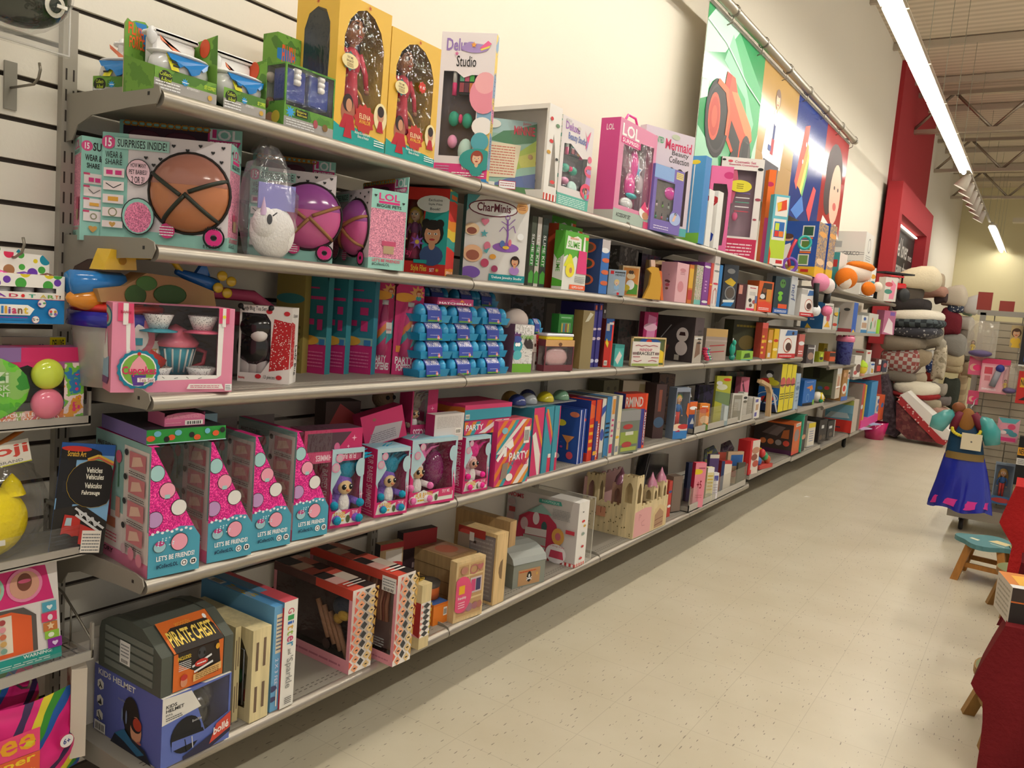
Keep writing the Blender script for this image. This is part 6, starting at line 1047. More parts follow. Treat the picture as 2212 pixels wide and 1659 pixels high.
bx('bag','black fabric item hanging at the back behind the code game','bag',S4,1398,1412,800,.12,.1,-.5,'c.28221f')
def hero(o,w,h,d): doll(o,-.03,w*.45,h*.16,h*.72,'d8a880','e0b050','2c68a8','none','c03028',band='3c9858')
bx('doll_box','clear boxed blonde doll in blue top and red trousers','doll',S4,1452,1482,838,.385,.06,-.35,{'*':'6c7888','F':'8890a0'},F='wr .05 .28 .95 .92;r 0 0 1 .16 3878b8;r 0 .16 1 .28 d8c8c0;e .3 .25 .14 .05 e0c8a8;e .7 .24 .16 .05 b83838;p d86830 .8,.5 1,.4 1,.7 .85,.7;p b83850 .1,.14 .5,.14 .4,.18',fill=hero)
bx('toy_box','orange and blue leaning toy box right of the hero doll','toy',S4,1484,1500,868,.36,.06,-.3,{'*':'34508c'},F='r 0 .6 1 1 d86830;e .5 .8 .2 .06 eee;p ddd .2,.3 .5,.5 .8,.3')
def bin_(label,z,pl,pr,top,X0,dd,lipz=.02):
    P,w,h=put(z+.003,pl,pr,top,X0,0)
    o=thing('shelf_bin',label,'bin',P); m=M()
    m.box((-.006,0,0),(0,w,.042),'b0aaa0'); m.box((-dd,0,0),(0,.004,.03),'8c867c'); m.box((-dd,w-.004,0),(0,w,.03),'8c867c'); m.box((-dd,0,0),(0,w,.003),'6c675e'); m.build('metal_tray',o)
    for y in (0,w-.006): M().box((-.006,y,.03),(0,y+.006,h),'8c867c').build('corner_post',o)
    M().box((-.003,.006,.03),(-.001,w-.006,h*.92),'glass').build('clear_front',o); M().box((-dd,.001,.03),(-.004,.003,h*.92),'glass').build('clear_side',o)
    return o
bin_('clear fronted book bin on the fourth shelf',S4,1498,1624,882,.4,.3)
rows(S4+.007,'''
picture_book|orange picture book at the left in the upper clear bin|book|1507|1528|872|.37|.04|-.5|d88030|e .4 .75 .3 .14 c84020;e .6 .4 .3 .2 e0b890;p 5c7838 0,0 1,0 1,.2 .5,.3;x .2 .85 .8 .95 fff 1
magazine|tall yellow green nature magazine in the upper clear bin|magazine|1538|1570|812|.35|.02|-.5|a8a838|r .5 0 1 .5 8c9ca0;e .7 .93 .1 .03 c83828;p 6c8058 0,.5 1,.4 1,.65 0,.7;e .4 .78 .14 .06 c8c8b0;e .2 .86 .08 .04 ccc;r .7 .1 .95 .4 b8c0c0
card_box|thin grey framed card in the upper clear bin|card box|1577|1600|850|.37|.02|-.4|ccc8c0|r .1 .06 .9 .94 888478;r .2 .4 .8 .8 a8a49c
card_box|white dotted card box in the upper clear bin|card box|1601|1610|848|.36|.05|-.3|d4d0c8|e .5 .8 .12 .05 333;e .5 .65 .12 .05 333
''')
bx('book','dark book spines behind the yellow green magazine','book',S4+.007,1545,1570,830,.2,.04,-.4,'34304c')
bx('crayon_box','pink crayon box with stripes at the back of the upper bin','crayons',S4+.007,1594,1612,815,.2,.05,-.3,'d87890',F='l 3c2830 .03 .2,.9 .5,.6 .9,.4;l 3c2830 .03 .2,.8 .5,.5 .9,.3')
bx('book','white and purple box book right of the upper bin','book',S4,1627,1639,861,.4,.12,0,'dcd8d0',F='r .1 .8 .6 .95 5c58a0;r .1 .1 .5 .3 5c58a0;r .2 .4 .7 .7 b89878')
t=thing('wooden_arch','pale wooden arch toy in shrink wrap beside the car boxes','wooden toy',(*put(S4,1644,1654,0,.39)[0].xy,S4),-.2); M().prism([(0,.06,0),(0,.08,0),(0,.06,.2),(0,.02,.25),(0,-.12,.29),(0,-.13,.265),(0,0,.23),(0,.045,.18)],(.04,0,0),'w.d0b084').build('arch',t)
CF='r 0 0 1 1 d8c828;e .45 .62 .3 .16 4c4888;e .45 .62 .22 .11 c05858;x .1 .25 .9 .4 5c5420 3;r 0 .55 1 .57 222'
CLf='r 0 .5 1 1 605c54;p 8c8058 0,.5 1,.5 1,.62 .5,.7;e .4 .8 .06 .05 222;e .5 .8 .06 .05 222;e .45 .74 .06 .05 ddd;e .3 .62 .14 .06 c03028;e .7 .6 .1 .06 c8c030;e .55 .67 .06 .04 c8c030;r 0 0 1 .5 2460a0;r 0 0 1 .15 1c2848;x .3 .42 .7 .48 d8e0e8 1;O .45 .28 .28 .16 .012 ddd;e .35 .25 .1 .06 b02828;e .58 .27 .09 .05 b83838;p 222 .2,.16 .3,.16 .5,.36 .42,.38;p e0e4e8 .6,.5 .85,.3 1,.0 .95,.0'
rows(S4,'\n'.join('car_set|yellow edged boxed toy car set, %s of the three|toy cars|%d|%d|%d|.4|.17|0|d8c828,L:706c60|%s|%s'%(n,a,b_,787+i,CF,CLf) for i,(n,a,b_) in enumerate((('front one with full picture side',1679,1690),('middle one',1691,1701),('rear one',1702,1711)))))
rows(.755,'''
toy_box|pale blue toy box after the car sets|toy|1713|1722|808|.4|.2|0|a0b4c8|x .2 .2 .8 .8 7888a0 6;e .5 .6 .2 .06 58789c
toy_box|bright blue boxed toy with orange lizard picture|toy|1732|1757|822|.37|.14|-.1|2464b0|p c87838 .2,.7 .8,.6 .7,.8;e .6 .6 .08 .05 d8a030;o .4 .3 .16 .13 78a0c8;r 0 0 1 .1 1c1c24;r .85 0 1 .2 78a838;x .2 .9 .8 .95 aac 1
''')
t=thing('toy_helmet','small white and yellow striped toy helmet on the far fourth shelf','toy',(*put(.752,1762,1780,0,.37)[0].xy,.752)); M().ell((0,.05,.05),(.06,.07,.055),'g.e0d8c8').build('shell',t); M().tube([(.05,-.01,.04),(.03,.03,.09),(.03,.07,.09),(.05,.11,.04)],.01,'d8c020').tube([(.058,.05,.02),(.03,.05,.1)],.01,'d8c020').build('stripe',t); M().ell((.045,.0,.025),.02,'2c8c58').build('wheel',t)
bx('bead_maze_box','large clear sided dark green activity box with white face','toy',.752,1802,1812,795,.4,.34,0,{'*':'ccc4b4','L':'40422c','F':'c8bca8'},F='p b88870 .2,.3 .7,.3 .7,.7 .3,.75;r 0 .8 1 1 ccc;r 0 .35 1 .4 eee',L='p 58603c .1,.1 .9,.1 .9,.5 .4,.5;e .55 .3 .08 .06 3c6ca0;e .75 .32 .08 .06 b83838;e .3 .3 .08 .06 b83028;r .9 0 1 1 8c8878;r .3 .6 .5 .97 2c2c20')
bx('doll_box','cartoon doll playset box in blue and tan on the far fourth shelf','doll',.71,1815,1829,800,.4,.14,-.1,{'*':'a87c48'},F='r .75 0 1 1 68a8c0;e .4 .4 .25 .18 d8d0c8;e .35 .4 .15 .1 c84838;r .7 .7 .98 1 d8ccb8;e .85 .9 .08 .04 222;r .8 .75 .92 .85 a83848;r 0 0 1 .14 4868b0;e .25 .85 .15 .08 c89c78')
rows(.28,'''
toy_box|tall red edged far toy box with pale side|toy|1853|1858|830|.41|.3|0|b84840,L:988c84|e .5 .5 .3 .1 ccc
toy_box|tall yellow far toy box spine|toy|1859|1862|832|.41|.3|0|c8a838
toy_box|tall bright blue far box with small white stamp|box|1872|1886|826|.4|.3|0|3888c0,L:3480b8|r .4 .1 .6 .2 ccc|r .7 .06 .85 .12 ddd
toy_box|white and blue bear toy box at the far right end|toy|1888|1898|858|.38|.2|0|d8d0c8|e .5 .8 .3 .1 2c58a0;e .5 .5 .4 .14 4878b8;p 68a0d0 .1,.4 .9,.5 .6,.6
toy_box|orange edged toy box at the far right end|toy|1899|1906|855|.41|.2|0|d86038|e .4 .6 .3 .1 3c70b0
''')
bx('gift_box','bright pink flat box lying on the far lowest shelf','box',.29,1858,1895,897,.42,.2,0,'d84890',h=.1)

for i,(a,b_,tp,x_,c,l) in enumerate(((1414,1448,808,.14,'b.34282c.5c4438.3c3034.x20','dark packed toy behind the hero doll'),(1503,1545,832,.12,'b.24242c.3c3450.2c2c30.x12','black and purple pack behind the upper clear bin'),(1560,1598,803,.1,'b.5c3c30.3c4030.2c2c2c.x15','brown packed toy high behind the nature magazine'),(1602,1640,800,.12,'g.2a2828','glossy black toy pack behind the wooden arch'),(1660,1690,800,.1,'b.503c2c.6c4430.x20','brown toy pack behind the car boxes'))):
    bx('toy_pack',l,'toy',S4,a,b_,tp,x_,.06,-.3,c)
t=thing('paper_cone','folded white paper corner sticking up behind the hero doll','paper',(.2,put(S4,1448,1486,0,.2)[0].y,S4),-.4); M().prism([(0,0,0),(0,.16,0),(0,.13,.235),(0,-.02,.2)],(.003,0,0),'8c8880').prism([(.004,-.03,.19),(.004,.16,.2),(.004,.12,.27)],(.003,0,0),'cbc6bf').build('sheet',t)
# ---------- lowest tier ----------
def hel(o,w,h,d):
    m=M(); m.ell((-.1,w*.62,h*.45),(.09,w*.3,h*.42),'g.1c1c20',20,14,lambda p:V((p.x,p.y,max(p.z,-.3)))); m.build('helmet',o)
    m=M(); m.ell((-.04,w*.66,h*.7),(.03,w*.2,h*.22),'glass',14,8); m.build('plastic_bag',o)
HX=lambda u,v:'p e0dcd4 '+' '.join('%g,%g'%(u+.055*math.sin(PI*k/3),v+.085*math.cos(PI*k/3)) for k in range(6))
hb=bx('helmet_box','blue and white child helmet box with cut out front, under the pirate chest','helmet box',S5,346,494,1512,.425,.3,0,{'*':'5860a4','T':'dcd8d0','F':'5c6cb0'},
'wp .42,.95 .97,.98 .97,.42 .62,.3;p d8d4cc .0,1 .4,.97 .55,.68 0,.62;b .05 .84 .2 .89 333 KIDS;b .05 .78 .3 .83 333 HELMET;t .05 .73 .14 .76 333 FITS;x .05 .66 .28 .72 555 2;e .34 .36 .24 .26 1c1c20;r .14 .2 .6 .34 5c6cb0;p 1c1c20 .12,.34 .6,.3 .58,.36 .14,.4;b .42 .5 .56 .54 aaa bolle;l 222 .012 .32,.3 .36,.1;l ccc .014 .42,.3 .44,.12;p 2c2c44 .3,.06 1,.3 1,.12 .7,0 .3,0;p c84838 .68,.06 1,.18 1,.42 .78,.32;z .74 .16 .97 .32 f0e8e0 boll\u00e9',
'b .06 .86 .62 .95 d8d4cc KIDS HELMET;'+HX(.1,.72)+';'+HX(.1,.48)+';'+HX(.1,.26)+';l 222 .02 .09,.76 .1,.72 .08,.67;l 222 .02 .1,.72 .13,.68;p 222 .07,.46 .09,.46 .11,.52 .13,.46 .13,.43 .07,.43;l 222 .02 .08,.31 .1,.25 .13,.21;l 222 .015 .07,.22 .13,.2;q .03 .02 .2 .17;e .58 .5 .2 .3 26221e;p 5860a4 .4,.36 .46,.2 .5,.3 .46,.44;e .66 .36 .13 .2 c89070;e .66 .44 .13 .11 201c1c;e .68 .46 .1 .09 a83c28;e .52 .48 .02 .1 7080a0;e .46 .48 .02 .1 7080a0;t .4 .68 .5 .71 888 bolle;p 222430 .3,0 .9,0 .8,.16 .5,.26 .36,.16;p 2c6488 .36,.16 .5,.3 .62,.18 .8,.1 .7,.02 .5,.12;e .72 .22 .05 .02 a86058',
'p 5058a0 .0,.35 .4,0 .6,0 0,.6;t .3 .1 .9 .3 222 KIDS',fill=hel)
HB=LAST
t=thing('pirate_chest','grey wooden toy chest with orange picture wrap, on the blue helmet box','toy chest',(.415,HB[0].y+.0,HB[0].z+HB[2]+.001),0)
cw,ch,cdp=HB[1]*1.02,.1,.27
m=M(); n=8
pr=[(0,0),(0,ch)]+[(-cdp/2+cdp/2*math.cos(a),ch+.055*math.sin(a)) for a in [PI*k/n for k in (3,4,5,6,7)]]+[(-cdp,ch),(-cdp,0)]
m.prism([(x,0,z) for x,z in pr],(0,cw,0),'5c6058'); m.build('chest_body',t)
for y in (-.002,cw-.026):
    m=M(); m.prism([(x*1.015+.003,y,z*1.015) for x,z in pr[:7]]+[(-cdp,y,ch),(-cdp,y,0)],(0,.028,0),'50544c'); m.build('edge_band',t)
m=M(); 
for k in range(5): m.box((-cdp+.03,-.004,.015+.022*k),(-.03,-.0025,.031+.022*k),'70746c')
m.build('side_slat',t)
m=M(); f=lambda u,v: None
y0,y1=.03,cw-.03
face(m,(.0045,y0,.003),(0,y1-y0,0),(0,0,ch-.003),(1,0,0),'d06828','p 2c2420 .08,1 .9,1 .95,.35 .5,.3 .1,.7;b .08 .8 .34 .9 e0c040 INCLUDES:;x .1 .5 .34 .76 ddd 5;e .55 .82 .12 .16 3c3c40;e .5 .84 .03 .05 111;e .6 .8 .03 .05 111;l ddd .06 .36,.52 .75,.68;l ddd .06 .4,.36 .78,.48;e .54 .56 .2 .1 c03c34;x .45 .52 .63 .6 eee 1;e .2 .2 .1 .14 c88868;e .2 .32 .1 .08 b83830;p d8b070 .38,.1 .95,.2 .95,.4 .38,.3;x .42 .14 .9 .34 6c4820 4;e .86 .86 .06 .08 d8a030')
q=1; a0=pr[1]; a1=pr[1+q]
A=V((a0[0]+.006,y0,a0[1]+.003)); B_=V((a1[0]+.004,y0,a1[1]+.005)); face(m,A,(0,y1-y0,0),B_-A,V((1,0,.9)),'d06828','p 2c2420 .04,0 1,0 .98,.5 .9,.75 .2,.75 .06,.6;b .06 .18 .94 .66 f0d060 PIRATE CHEST;t .3 .74 .6 .86 e0a040 WOODEN;e .9 .8 .05 .08 eee'); m.build('picture_wrap',t)
m=M(); face(m,(-.17,-.005,.04),(.045,0,0),(0,0,.06),(0,-1,0),'e0dcd8','x .1 .3 .9 .9 888 4;q .1 .02 .9 .26'); m.build('price_sticker',t)
bx('carton','white carton with red lettering behind and left of the helmet box','carton',S5,158,262,1392,.1,.07,0,{'*':'d8d0c4'},F='t .5 .6 .9 .85 b83038 bolle')
bx('carton','white board carton leaning below the wire basket, red lettering','carton',S5,150,184,1448,.22,.1,-.4,{'*':'d0c4b4','L':'c0ac98'},L='t .1 .72 .9 .88 a83030 bolle;x .2 .3 .8 .6 a09080 6')
SL='r .2 .55 .34 .86 6c5848;r .6 .58 .74 .89 6c5848;r .2 .1 .34 .38 6c5848;r .6 .13 .74 .41 6c5848'
bx('wooden_case','pale wooden game case with slots, behind the slotted front one','wooden case',S5,500,512,1356,.37,.3,0,{'*':'w.d8c898'},SL)
def ab(o,w,h,d): each(o,'abacus_bead',[(-.05-.04*i,w*.5,h*(.2+.17*i),.02,.015,.02,c) for i,c in enumerate(('b83830','3c7c48','c89038','305c38'))]); M().tube([(-.04,.005,h*.15),(-.04,.005,h*.75),(-.07,.005,h*.75)],.003,'m.aaa').build('metal_rod',o)
bx('wooden_case','pale wooden game case with four slots and clear side, right of pirate chest','wooden case',S5,538,577,1364,.41,.3,0,{'*':'w.e0d0a0'},SL,'wp .1,.08 .92,.14 .94,.7 .8,.94 .1,.94',fill=ab,inner='6c5440')
bx('puzzle_box','light blue floor puzzle box with alphabet tile picture','puzzle',S5,582,601,1312,.405,.33,0,{'*':'68a0c8','T':'5c9cd0'},'r .3 .55 .98 .92 d8ccb0;x .35 .57 .95 .9 5c6c88 9;v .35 .2 .7 .5 dde 2 X 3 FEET!;e .15 .22 .2 .06 446;e .15 .12 .2 .05 446;r .55 .04 .7 .2 e0dcd0',T='t .1 .3 .9 .7 c8a830 ABC;q .2 .75 .9 .95')
bx('puzzle_box','tall red sided white box with rainbow sparkle lettering','puzzle',S5,603,632,1302,.412,.36,0,{'*':'e4e0d8','L':'c42c38','T':'c8505c'},'v .3 .88 .75 .93 c03050 G;v .3 .82 .75 .865 3c9c58 l;v .3 .78 .75 .81 3868b8 i;v .3 .73 .75 .77 d8a030 t;v .3 .68 .75 .72 8cb038 t;v .3 .62 .75 .67 c03068 e;v .3 .57 .75 .61 3c88b0 r;v .4 .5 .65 .55 666 and;v .2 .18 .8 .48 8c8c88 \'Sparkle;x .3 .03 .8 .1 333 4',L='r 0 .95 1 1 5c88a8',T='p 5c88a8 0,.3 .6,.3 .6,1 0,1')
DI=''
for j in range(9):
    for i,c in enumerate(('d86050','444444','c89c50')):
        DI+=';p %s %g,%g %g,%g %g,%g %g,%g'%(c,.0+.5*i-.0,.055+j*.112,.17+.33*i-(.17 if i==0 else 0) if 0 else .5*i+.15,.055+j*.112+.05,.5*i,.055+j*.112+.1,.5*i-.15,.055+j*.112+.05)
    for i in (0,1): DI+=';p %s %g,%g %g,%g %g,%g %g,%g'%(('e8a078','e0c088')[i],.25+.5*i,.0+j*.112,.25+.5*i+.16,.0+j*.112+.05,.25+.5*i,.0+j*.112+.1,.25+.5*i-.16,.0+j*.112+.05)
    DI+=';e .25 %g .02 .008 222;e .75 %g .02 .008 222'%(.05+j*.112,.05+j*.112)
DI=DI[1:]
TP='r 0 0 .5 .2 c84838;r .5 0 1 .2 2c2424;r 0 .2 .5 .35 e0b0a8;r .5 .2 1 .4 d8c8b8;r 0 .35 .5 .5 2c2424;r .5 .4 1 .55 c85848;r 0 .5 .5 .65 b8584c;r .5 .55 1 .7 3c3030;r 0 .65 .6 .8 c8a890;r .6 .7 1 .9 b86858;r 0 .8 .6 1 2c2424;l ece4dc .02 .1,.15 .9,.15;l ece4dc .02 .1,.1 .9,.1'
def loom(o,w,h,d):
    for k in range(4): m=M(); m.tube([(-.05-.03*k,w*.4,h*(.1+.05*k)),(-.12-.03*k,w*.5,h*(.5+.05*k))],.009,'b08060'); m.build('lip_tube',o)
    m=M(); m.ell((-.08,w*.5,h*.68),(.05,w*.3,h*.14),'303848'); m.ell((-.06,w*.25,h*.62),(.025,w*.12,h*.06),'c8a040'); m.ell((-.09,w*.3,h*.55),(.02,w*.12,h*.06),'b08838'); m.build('bead_bowl',o)
    m=M(); m.box((-d+.004,w-.006,.004),(-.004,w-.004,h-.004),'4c3430'); m.build('back_panel',o)
LL='r 0 0 1 .14 d8909c;x .3 .04 .9 .1 b06878 1;wp .04,.16 .96,.16 .96,.9 .04,.9;p c84838 .55,.9 1,.88 1,1 .5,1;r 0 .9 .55 1 5c3c38;*  .72 .26 .07 .06 12 3c2c28'.replace('*  ','* ')
bx('cosmetic_box','diamond patterned box with clear side, leftmost of the two large ones','gift box',S5,752,800,1277,.405,.38,-.03,{'*':'ece4dc','L':'d8909c','T':'d8a898'},DI,LL,TP,fill=loom,inner='4c3430',group='diamond patterned gift boxes')
def hair(o,w,h,d):
    m=M()
    for k in range(9): m.tube([(-.05-.012*k,w*.3,h*.88),(-.07-.012*k,w*.35,h*.6),(-.06-.012*k,w*.3,h*.42)],.008,('9c6850','804838','b08068')[k%3],6)
    m.build('hair_piece',o); m=M(); m.box((-d+.004,w-.006,.004),(-.004,w-.004,h-.004),'c0a098'); m.build('back_panel',o)
bx('cosmetic_box','diamond patterned box with hair piece and white price tag, sticking out','gift box',S5,847,885,1245,.47,.42,-.03,{'*':'ece4dc','L':'d8909c','T':'d8a898'},DI,'r 0 0 1 .1 d8909c;x .7 .03 .95 .07 b06878 1;wp .04,.12 .97,.12 .97,.9 .04,.9;r 0 .9 1 1 c84838;* .55 .35 .06 .055 12 2c2420;b .5 .35 .6 .37 ddd 76;t .5 .32 .6 .34 ddd PIECE;r .84 .8 .99 .96 e8e4e0;x .85 .85 .98 .94 888 3;q .85 .8 .98 .85;x .3 .16 .9 .28 999 4',TP,fill=hair,inner='b89c90',group='diamond patterned gift boxes')
bx('wooden_case','wooden box with diamond patterned paper band','wooden case',S5,903,924,1266,.45,.2,-.03,{'*':'w.d8c494'},'r 0 .18 1 .72 ece4dc;'+';'.join('p %s .5,%g .85,%g .5,%g .15,%g;p e07868 0,%g .15,%g 0,%g;p c8b048 1,%g .85,%g 1,%g'%(('444',)+(.18+.09*j,.225+.09*j,.27+.09*j,.225+.09*j)+(.19+.09*j,.225+.09*j,.26+.09*j)*2) for j in range(6)),'r 0 .18 1 .72 a02c28;p d8909c .0,.18 1,.18 .5,.3;e .5 .35 .2 .06 302020')
M_=M(); t=thing('clasp_bow','small gold knotted ribbon on the banded wooden box','ribbon',(LAST[0].x-.03,LAST[0].y+.02,LAST[0].z+LAST[2]+.006)); 
m=M(); 
for k in range(4): m.tube([(.012*math.cos(a)-.01,.01*k-.01+.006*math.sin(a),.002+.004*math.sin(2*a)) for a in [PI*j/4 for j in range(8)]],.0018,'m.b89838',5,True)
m.build('ribbon',t)
bx('toy_box','orange box lying between banded wooden box and wooden stamp set','box',S5,934,965,1308,.36,.22,-.1,{'*':'d87828','T':'3c5c98'},'q .7 .35 .95 .75;r 0 .9 1 1 c86820',T='e .3 .3 .2 .15 d8b848;e .6 .5 .2 .2 b83838')
t=thing('round_tin','round orange tin on the orange box','tin',(.28,LAST[0].y+.05,S5+LAST[2]+.001)); M().lathe([(.001,0),(.05,0),(.05,.05),(.001,.05)],(0,0,0),'c86430',24).build('tin_body',t); M().lathe([(.051,.045),(.052,.06),(.001,.061)],(0,0,0),'58504c',24).build('lid',t)
# stack of wooden trays
P,w,h=put(S5,970,1028,1205,.32,-.05)
for k in range(4):
    bx('wooden_tray','flat wooden stamp set tray, %s of the stacked four'%(('bottom','second from bottom','third from bottom','top with label')[k]),'wooden tray',S5+.052*k+(.001*k),972+k,1028,0,.31,.24,-.05,{'*':'w.c8a878','T':'w.c09c70'},'r 0 .9 1 1 b08c5c'+(';e .1 .5 .3 .3 b87858;x .2 .3 .6 .7 b07858 1' if k==3 else ''),T='r .05 .05 .95 .95 a07c58;r .1 .1 .45 .9 b08868;r .5 .1 .9 .9 a88068;e .5 .4 .2 .2 b86850' if k==3 else '',h=.05,group='stacked wooden trays')
bx('stamp_set','wooden stamp set with pink oval label leaning on the tray stack','stamp set',S5,978,1040,1216,.4,.035,-.12,{'*':'w.d8bc8c'},
'r .06 .05 .95 .95 c8a878;r .08 .08 .93 .92 b89468;r .08 .33 .93 .36 d8bc8c;r .08 .72 .93 .75 d8bc8c;r .42 .36 .45 .92 d8bc8c;r .5 .42 .9 .68 c8b8b8;r .53 .45 .68 .65 c84878;r .7 .45 .86 .65 403c60;O .6 .82 .1 .08 .02 b06868;h .82 .84 .07 b06868;e .3 .2 .08 .07 b86870;e .5 .2 .08 .07 98707c;e .7 .2 .07 .06 a06870;e .86 .2 .06 .06 a86c60;e .25 .84 .08 .06 b07868;e .2 .45 .24 .3 d85078;r .1 .46 .3 .6 e0a828;b .08 .36 .36 .42 f0e0e0 Friendship;x .1 .22 .32 .34 f0c8d0 3',group='wooden stamp toys')
def rul(o,w,h,d):
    m=M(); face(m,(-d*.75,.006,.01),(d*.7,0,0),(0,0,h*.94),(0,-1,0),'989090','r .2 .3 .3 .36 333;r .6 .6 .7 .66 333;r .2 .8 .3 .85 333;x .1 .05 .9 .95 b0a8a8 14'); m.build('dotted_card',o)
bx('wooden_case','tall wooden framed craft case with half round cut and dotted grey card','wooden case',S5,1063,1087,1156,.405,.36,-.03,{'*':'w.d8b884','F':'w.dcbc88'},'p 7c6448 .6,.35 .6,.62 .4,.55 .4,.42;p 7c6448 .65,.34 .65,.63 .45,.6 .33,.52 .33,.45 .45,.37','wr .3 .04 .96 .95;r 0 .88 .7 1 a83c34;e .2 .92 .12 .04 c85048;r 0 0 .3 .9 988878;r .3 .82 .42 .94 e0dcd4',fill=rul,inner='8c8080')
bx('wooden_case','second wooden case behind the tall framed one','wooden case',S5,1092,1106,1128,.3,.3,-.03,{'*':'w.c8a474'})
bx('wooden_case','wooden craft set with red oval label at the back of the lowest shelf','wooden case',S5,812,862,1178,.16,.12,-.2,{'*':'w.b89c74','L':'302c30'},'r .25 .05 .95 .9 ccc4bc;e .6 .65 .26 .12 b83838;e .5 .45 .1 .12 30304c;r 0 .92 1 1 98282c')
bx('toy_box','red and black flat box behind the oval label craft set','toy',S5,862,935,1152,.1,.07,-.2,{'*':'3c2c30'},'r 0 .75 1 1 a03438;x .3 .4 .8 .6 a08c8c 1')
t=thing('toy_chest','small silver grey treasure chest with pirate flag picture','toy chest',(*put(S5,1104,1110,0,.34)[0].xy,S5),-.25); t.location=(.36,put(S5,1106,1110,0,.36)[0].y,S5)
cw,ch,cdp=.19,.1,.24
pr=[(0,0),(0,ch)]+[(-cdp/2+cdp/2*math.cos(a),ch+.06*math.sin(a)) for a in [PI*k/8 for k in range(1,8)]]+[(-cdp,ch),(-cdp,0)]
M().prism([(x,0,z) for x,z in pr],(0,cw,0),'84887e').build('chest_body',t)
m=M(); m.prism([(x*1.03+.003,-.004,z*1.02+.002) for x,z in pr[1:-1]],(0,cw+.008,0),'g.9ca09c'); m.build('lid',t)
m=M(); face(m,(.001,.03,.006),(0,cw-.06,0),(0,0,ch*.7),(1,0,0),'b08860','e .5 .5 .2 .34 222;e .5 .55 .06 .12 eee;l eee .05 .38,.3 .62,.45;l eee .05 .62,.3 .38,.45;x .05 .8 .8 .95 c85028 1;e .85 .6 .07 .1 c8a050'); m.build('picture_label',t)
# big white boutique box
LB='''p c8c0bc 0,0 1,0 1,1 0,1;r 0 0 1 .05 c84848;%s;b .02 .88 .24 .95 b83848 NOMS;p 4ca090 .46,.88 .78,.9 .76,.96 .46,.94;t .5 .9 .74 .94 c8e0d8 BOUTIQUE;x .66 .68 .9 .84 999 7;p b83850 .15,.1 .2,.6 .35,.72 .6,.72 .72,.6 .8,.3 .8,.1;p 90b0a4 .3,.7 .5,.86 .66,.72;e .44 .62 .06 .1 d8c8c8;e .28 .5 .07 .1 c0a0a0;e .56 .52 .05 .08 3c5c58;p d0c4c0 .3,.45 .6,.48 .6,.36 .3,.34;p a8a49c .28,.33 .6,.35 .6,.16 .28,.14;r .28 .2 .6 .22 c84858;e .76 .42 .11 .13 d8a050;e .76 .42 .05 .06 c86878;e .75 .15 .18 .15 ece4e4;t .66 .25 .86 .28 c05868 2-Shop Cafe;p c84860 .66,.08 .86,.08 .84,.2 .68,.2;e .08 .8 .07 .06 b8a0a0;r .05 .64 .14 .72 a84040;e .08 .56 .07 .08 b89c9c;r .86 .5 .98 .56 c03848'''%';'.join('r %g 0 %g .05 ece4e0'%(.06*k,.06*k+.03) for k in range(17))
bx('dollhouse_box','large white dotted play shop box with clear front corner','toy',S5,1240,1262,1088,.415,.4,0,{'*':'e4e0da'},'r 0 0 1 .05 ece4e0;'+';'.join('r %g 0 %g .05 c85848'%(.2*k,.2*k+.1) for k in range(5))+';e .5 .7 .05 .02 c83838;e .65 .62 .04 .02 c8a040;e .55 .5 .05 .025 8c9c90;e .6 .3 .04 .02 c84848;e .4 .85 .02 .01 333;e .5 .12 .05 .02 c84848',LB,R='')
Q=LAST
m=M(); 
t=thing('clear_case','empty clear plastic display case beside the play shop box','case',(.41,Q[0].y+Q[1]+.003,S5))
wc=.07; m.add([(0,0,0),(0,wc,0),(0,wc,Q[2]),(0,0,Q[2])],[[0,1,2,3]],'glass'); m.add([(0,wc,0),(-.36,wc,0),(-.36,wc,Q[2]),(0,wc,Q[2])],[[0,1,2,3]],'glass'); m.add([(0,0,Q[2]),(0,wc,Q[2]),(-.36,wc,Q[2]),(-.36,0,Q[2])],[[0,1,2,3]],'t.c8c4bc.25'); m.build('case_panel',t)
M().box((-.002,wc-.003,0),(.001,wc,Q[2]),'c8c4b8').box((-.36,wc-.002,Q[2]-.002),(0,wc+.001,Q[2]+.001),'c8c4b8').build('case_edge',t)
M().box((-.36,0,0),(0,wc,.003),'b8b4ac').build('case_base',t)
# castle
P,w,h=put(S5,1365,1437,1034,.41,-.02)
t=thing('toy_castle','cream and pink wooden toy castle with turrets and cut out windows','toy castle',P,-.02)
d=.32; hw=h*.5
def cren(m,O,U,L_,z0,z1,T,col,n,win=''):
    O=V(O);U=V(U).normalized(); st=L_/(2*n+1); pts=[(0,z0)]
    for k in range(2*n+1): zz=z1+(.012 if k%2==0 else 0); pts+=[(k*st,zz),((k+1)*st,zz)]
    pts+=[(L_,z0)]
    N=U.cross(V((0,0,1)))
    hs=max(p[1] for p in pts)
    face(m,O+N*.0005,U*L_,V((0,0,hs)),N,col,win,[(p[0]/L_,p[1]/hs) for p in pts])
    m.prism([O+U*p[0]+V((0,0,p[1])) for p in pts],N*-.008,col)
CC='w.dcc89c'
m=M(); cren(m,(0,0,0),(0,1,0),w,0,hw,.008,CC,8,'p d8a0a0 .02,.02 .5,.02 .5,.8 .3,.86 .02,.8;p d0b888 .56,.04 .56,.5 .62,.68 .76,.78 .9,.68 .95,.5 .95,.04;p a88468 .62,.05 .62,.48 .76,.66 .89,.48 .89,.05;l 6c3828 .02 .63,.3 .88,.34;l 6c3828 .02 .63,.14 .88,.18;l a06868 .012 .14,.5 .14,.7 .2,.66 .15,.6;l a06868 .012 .3,.48 .22,.42 .24,.32 .32,.3'); m.build('front_wall',t)
LV=';'.join('e %g %g .02 .02 70603c'%(random.uniform(.05,.97),random.uniform(.04,.95)) for k in range(40))
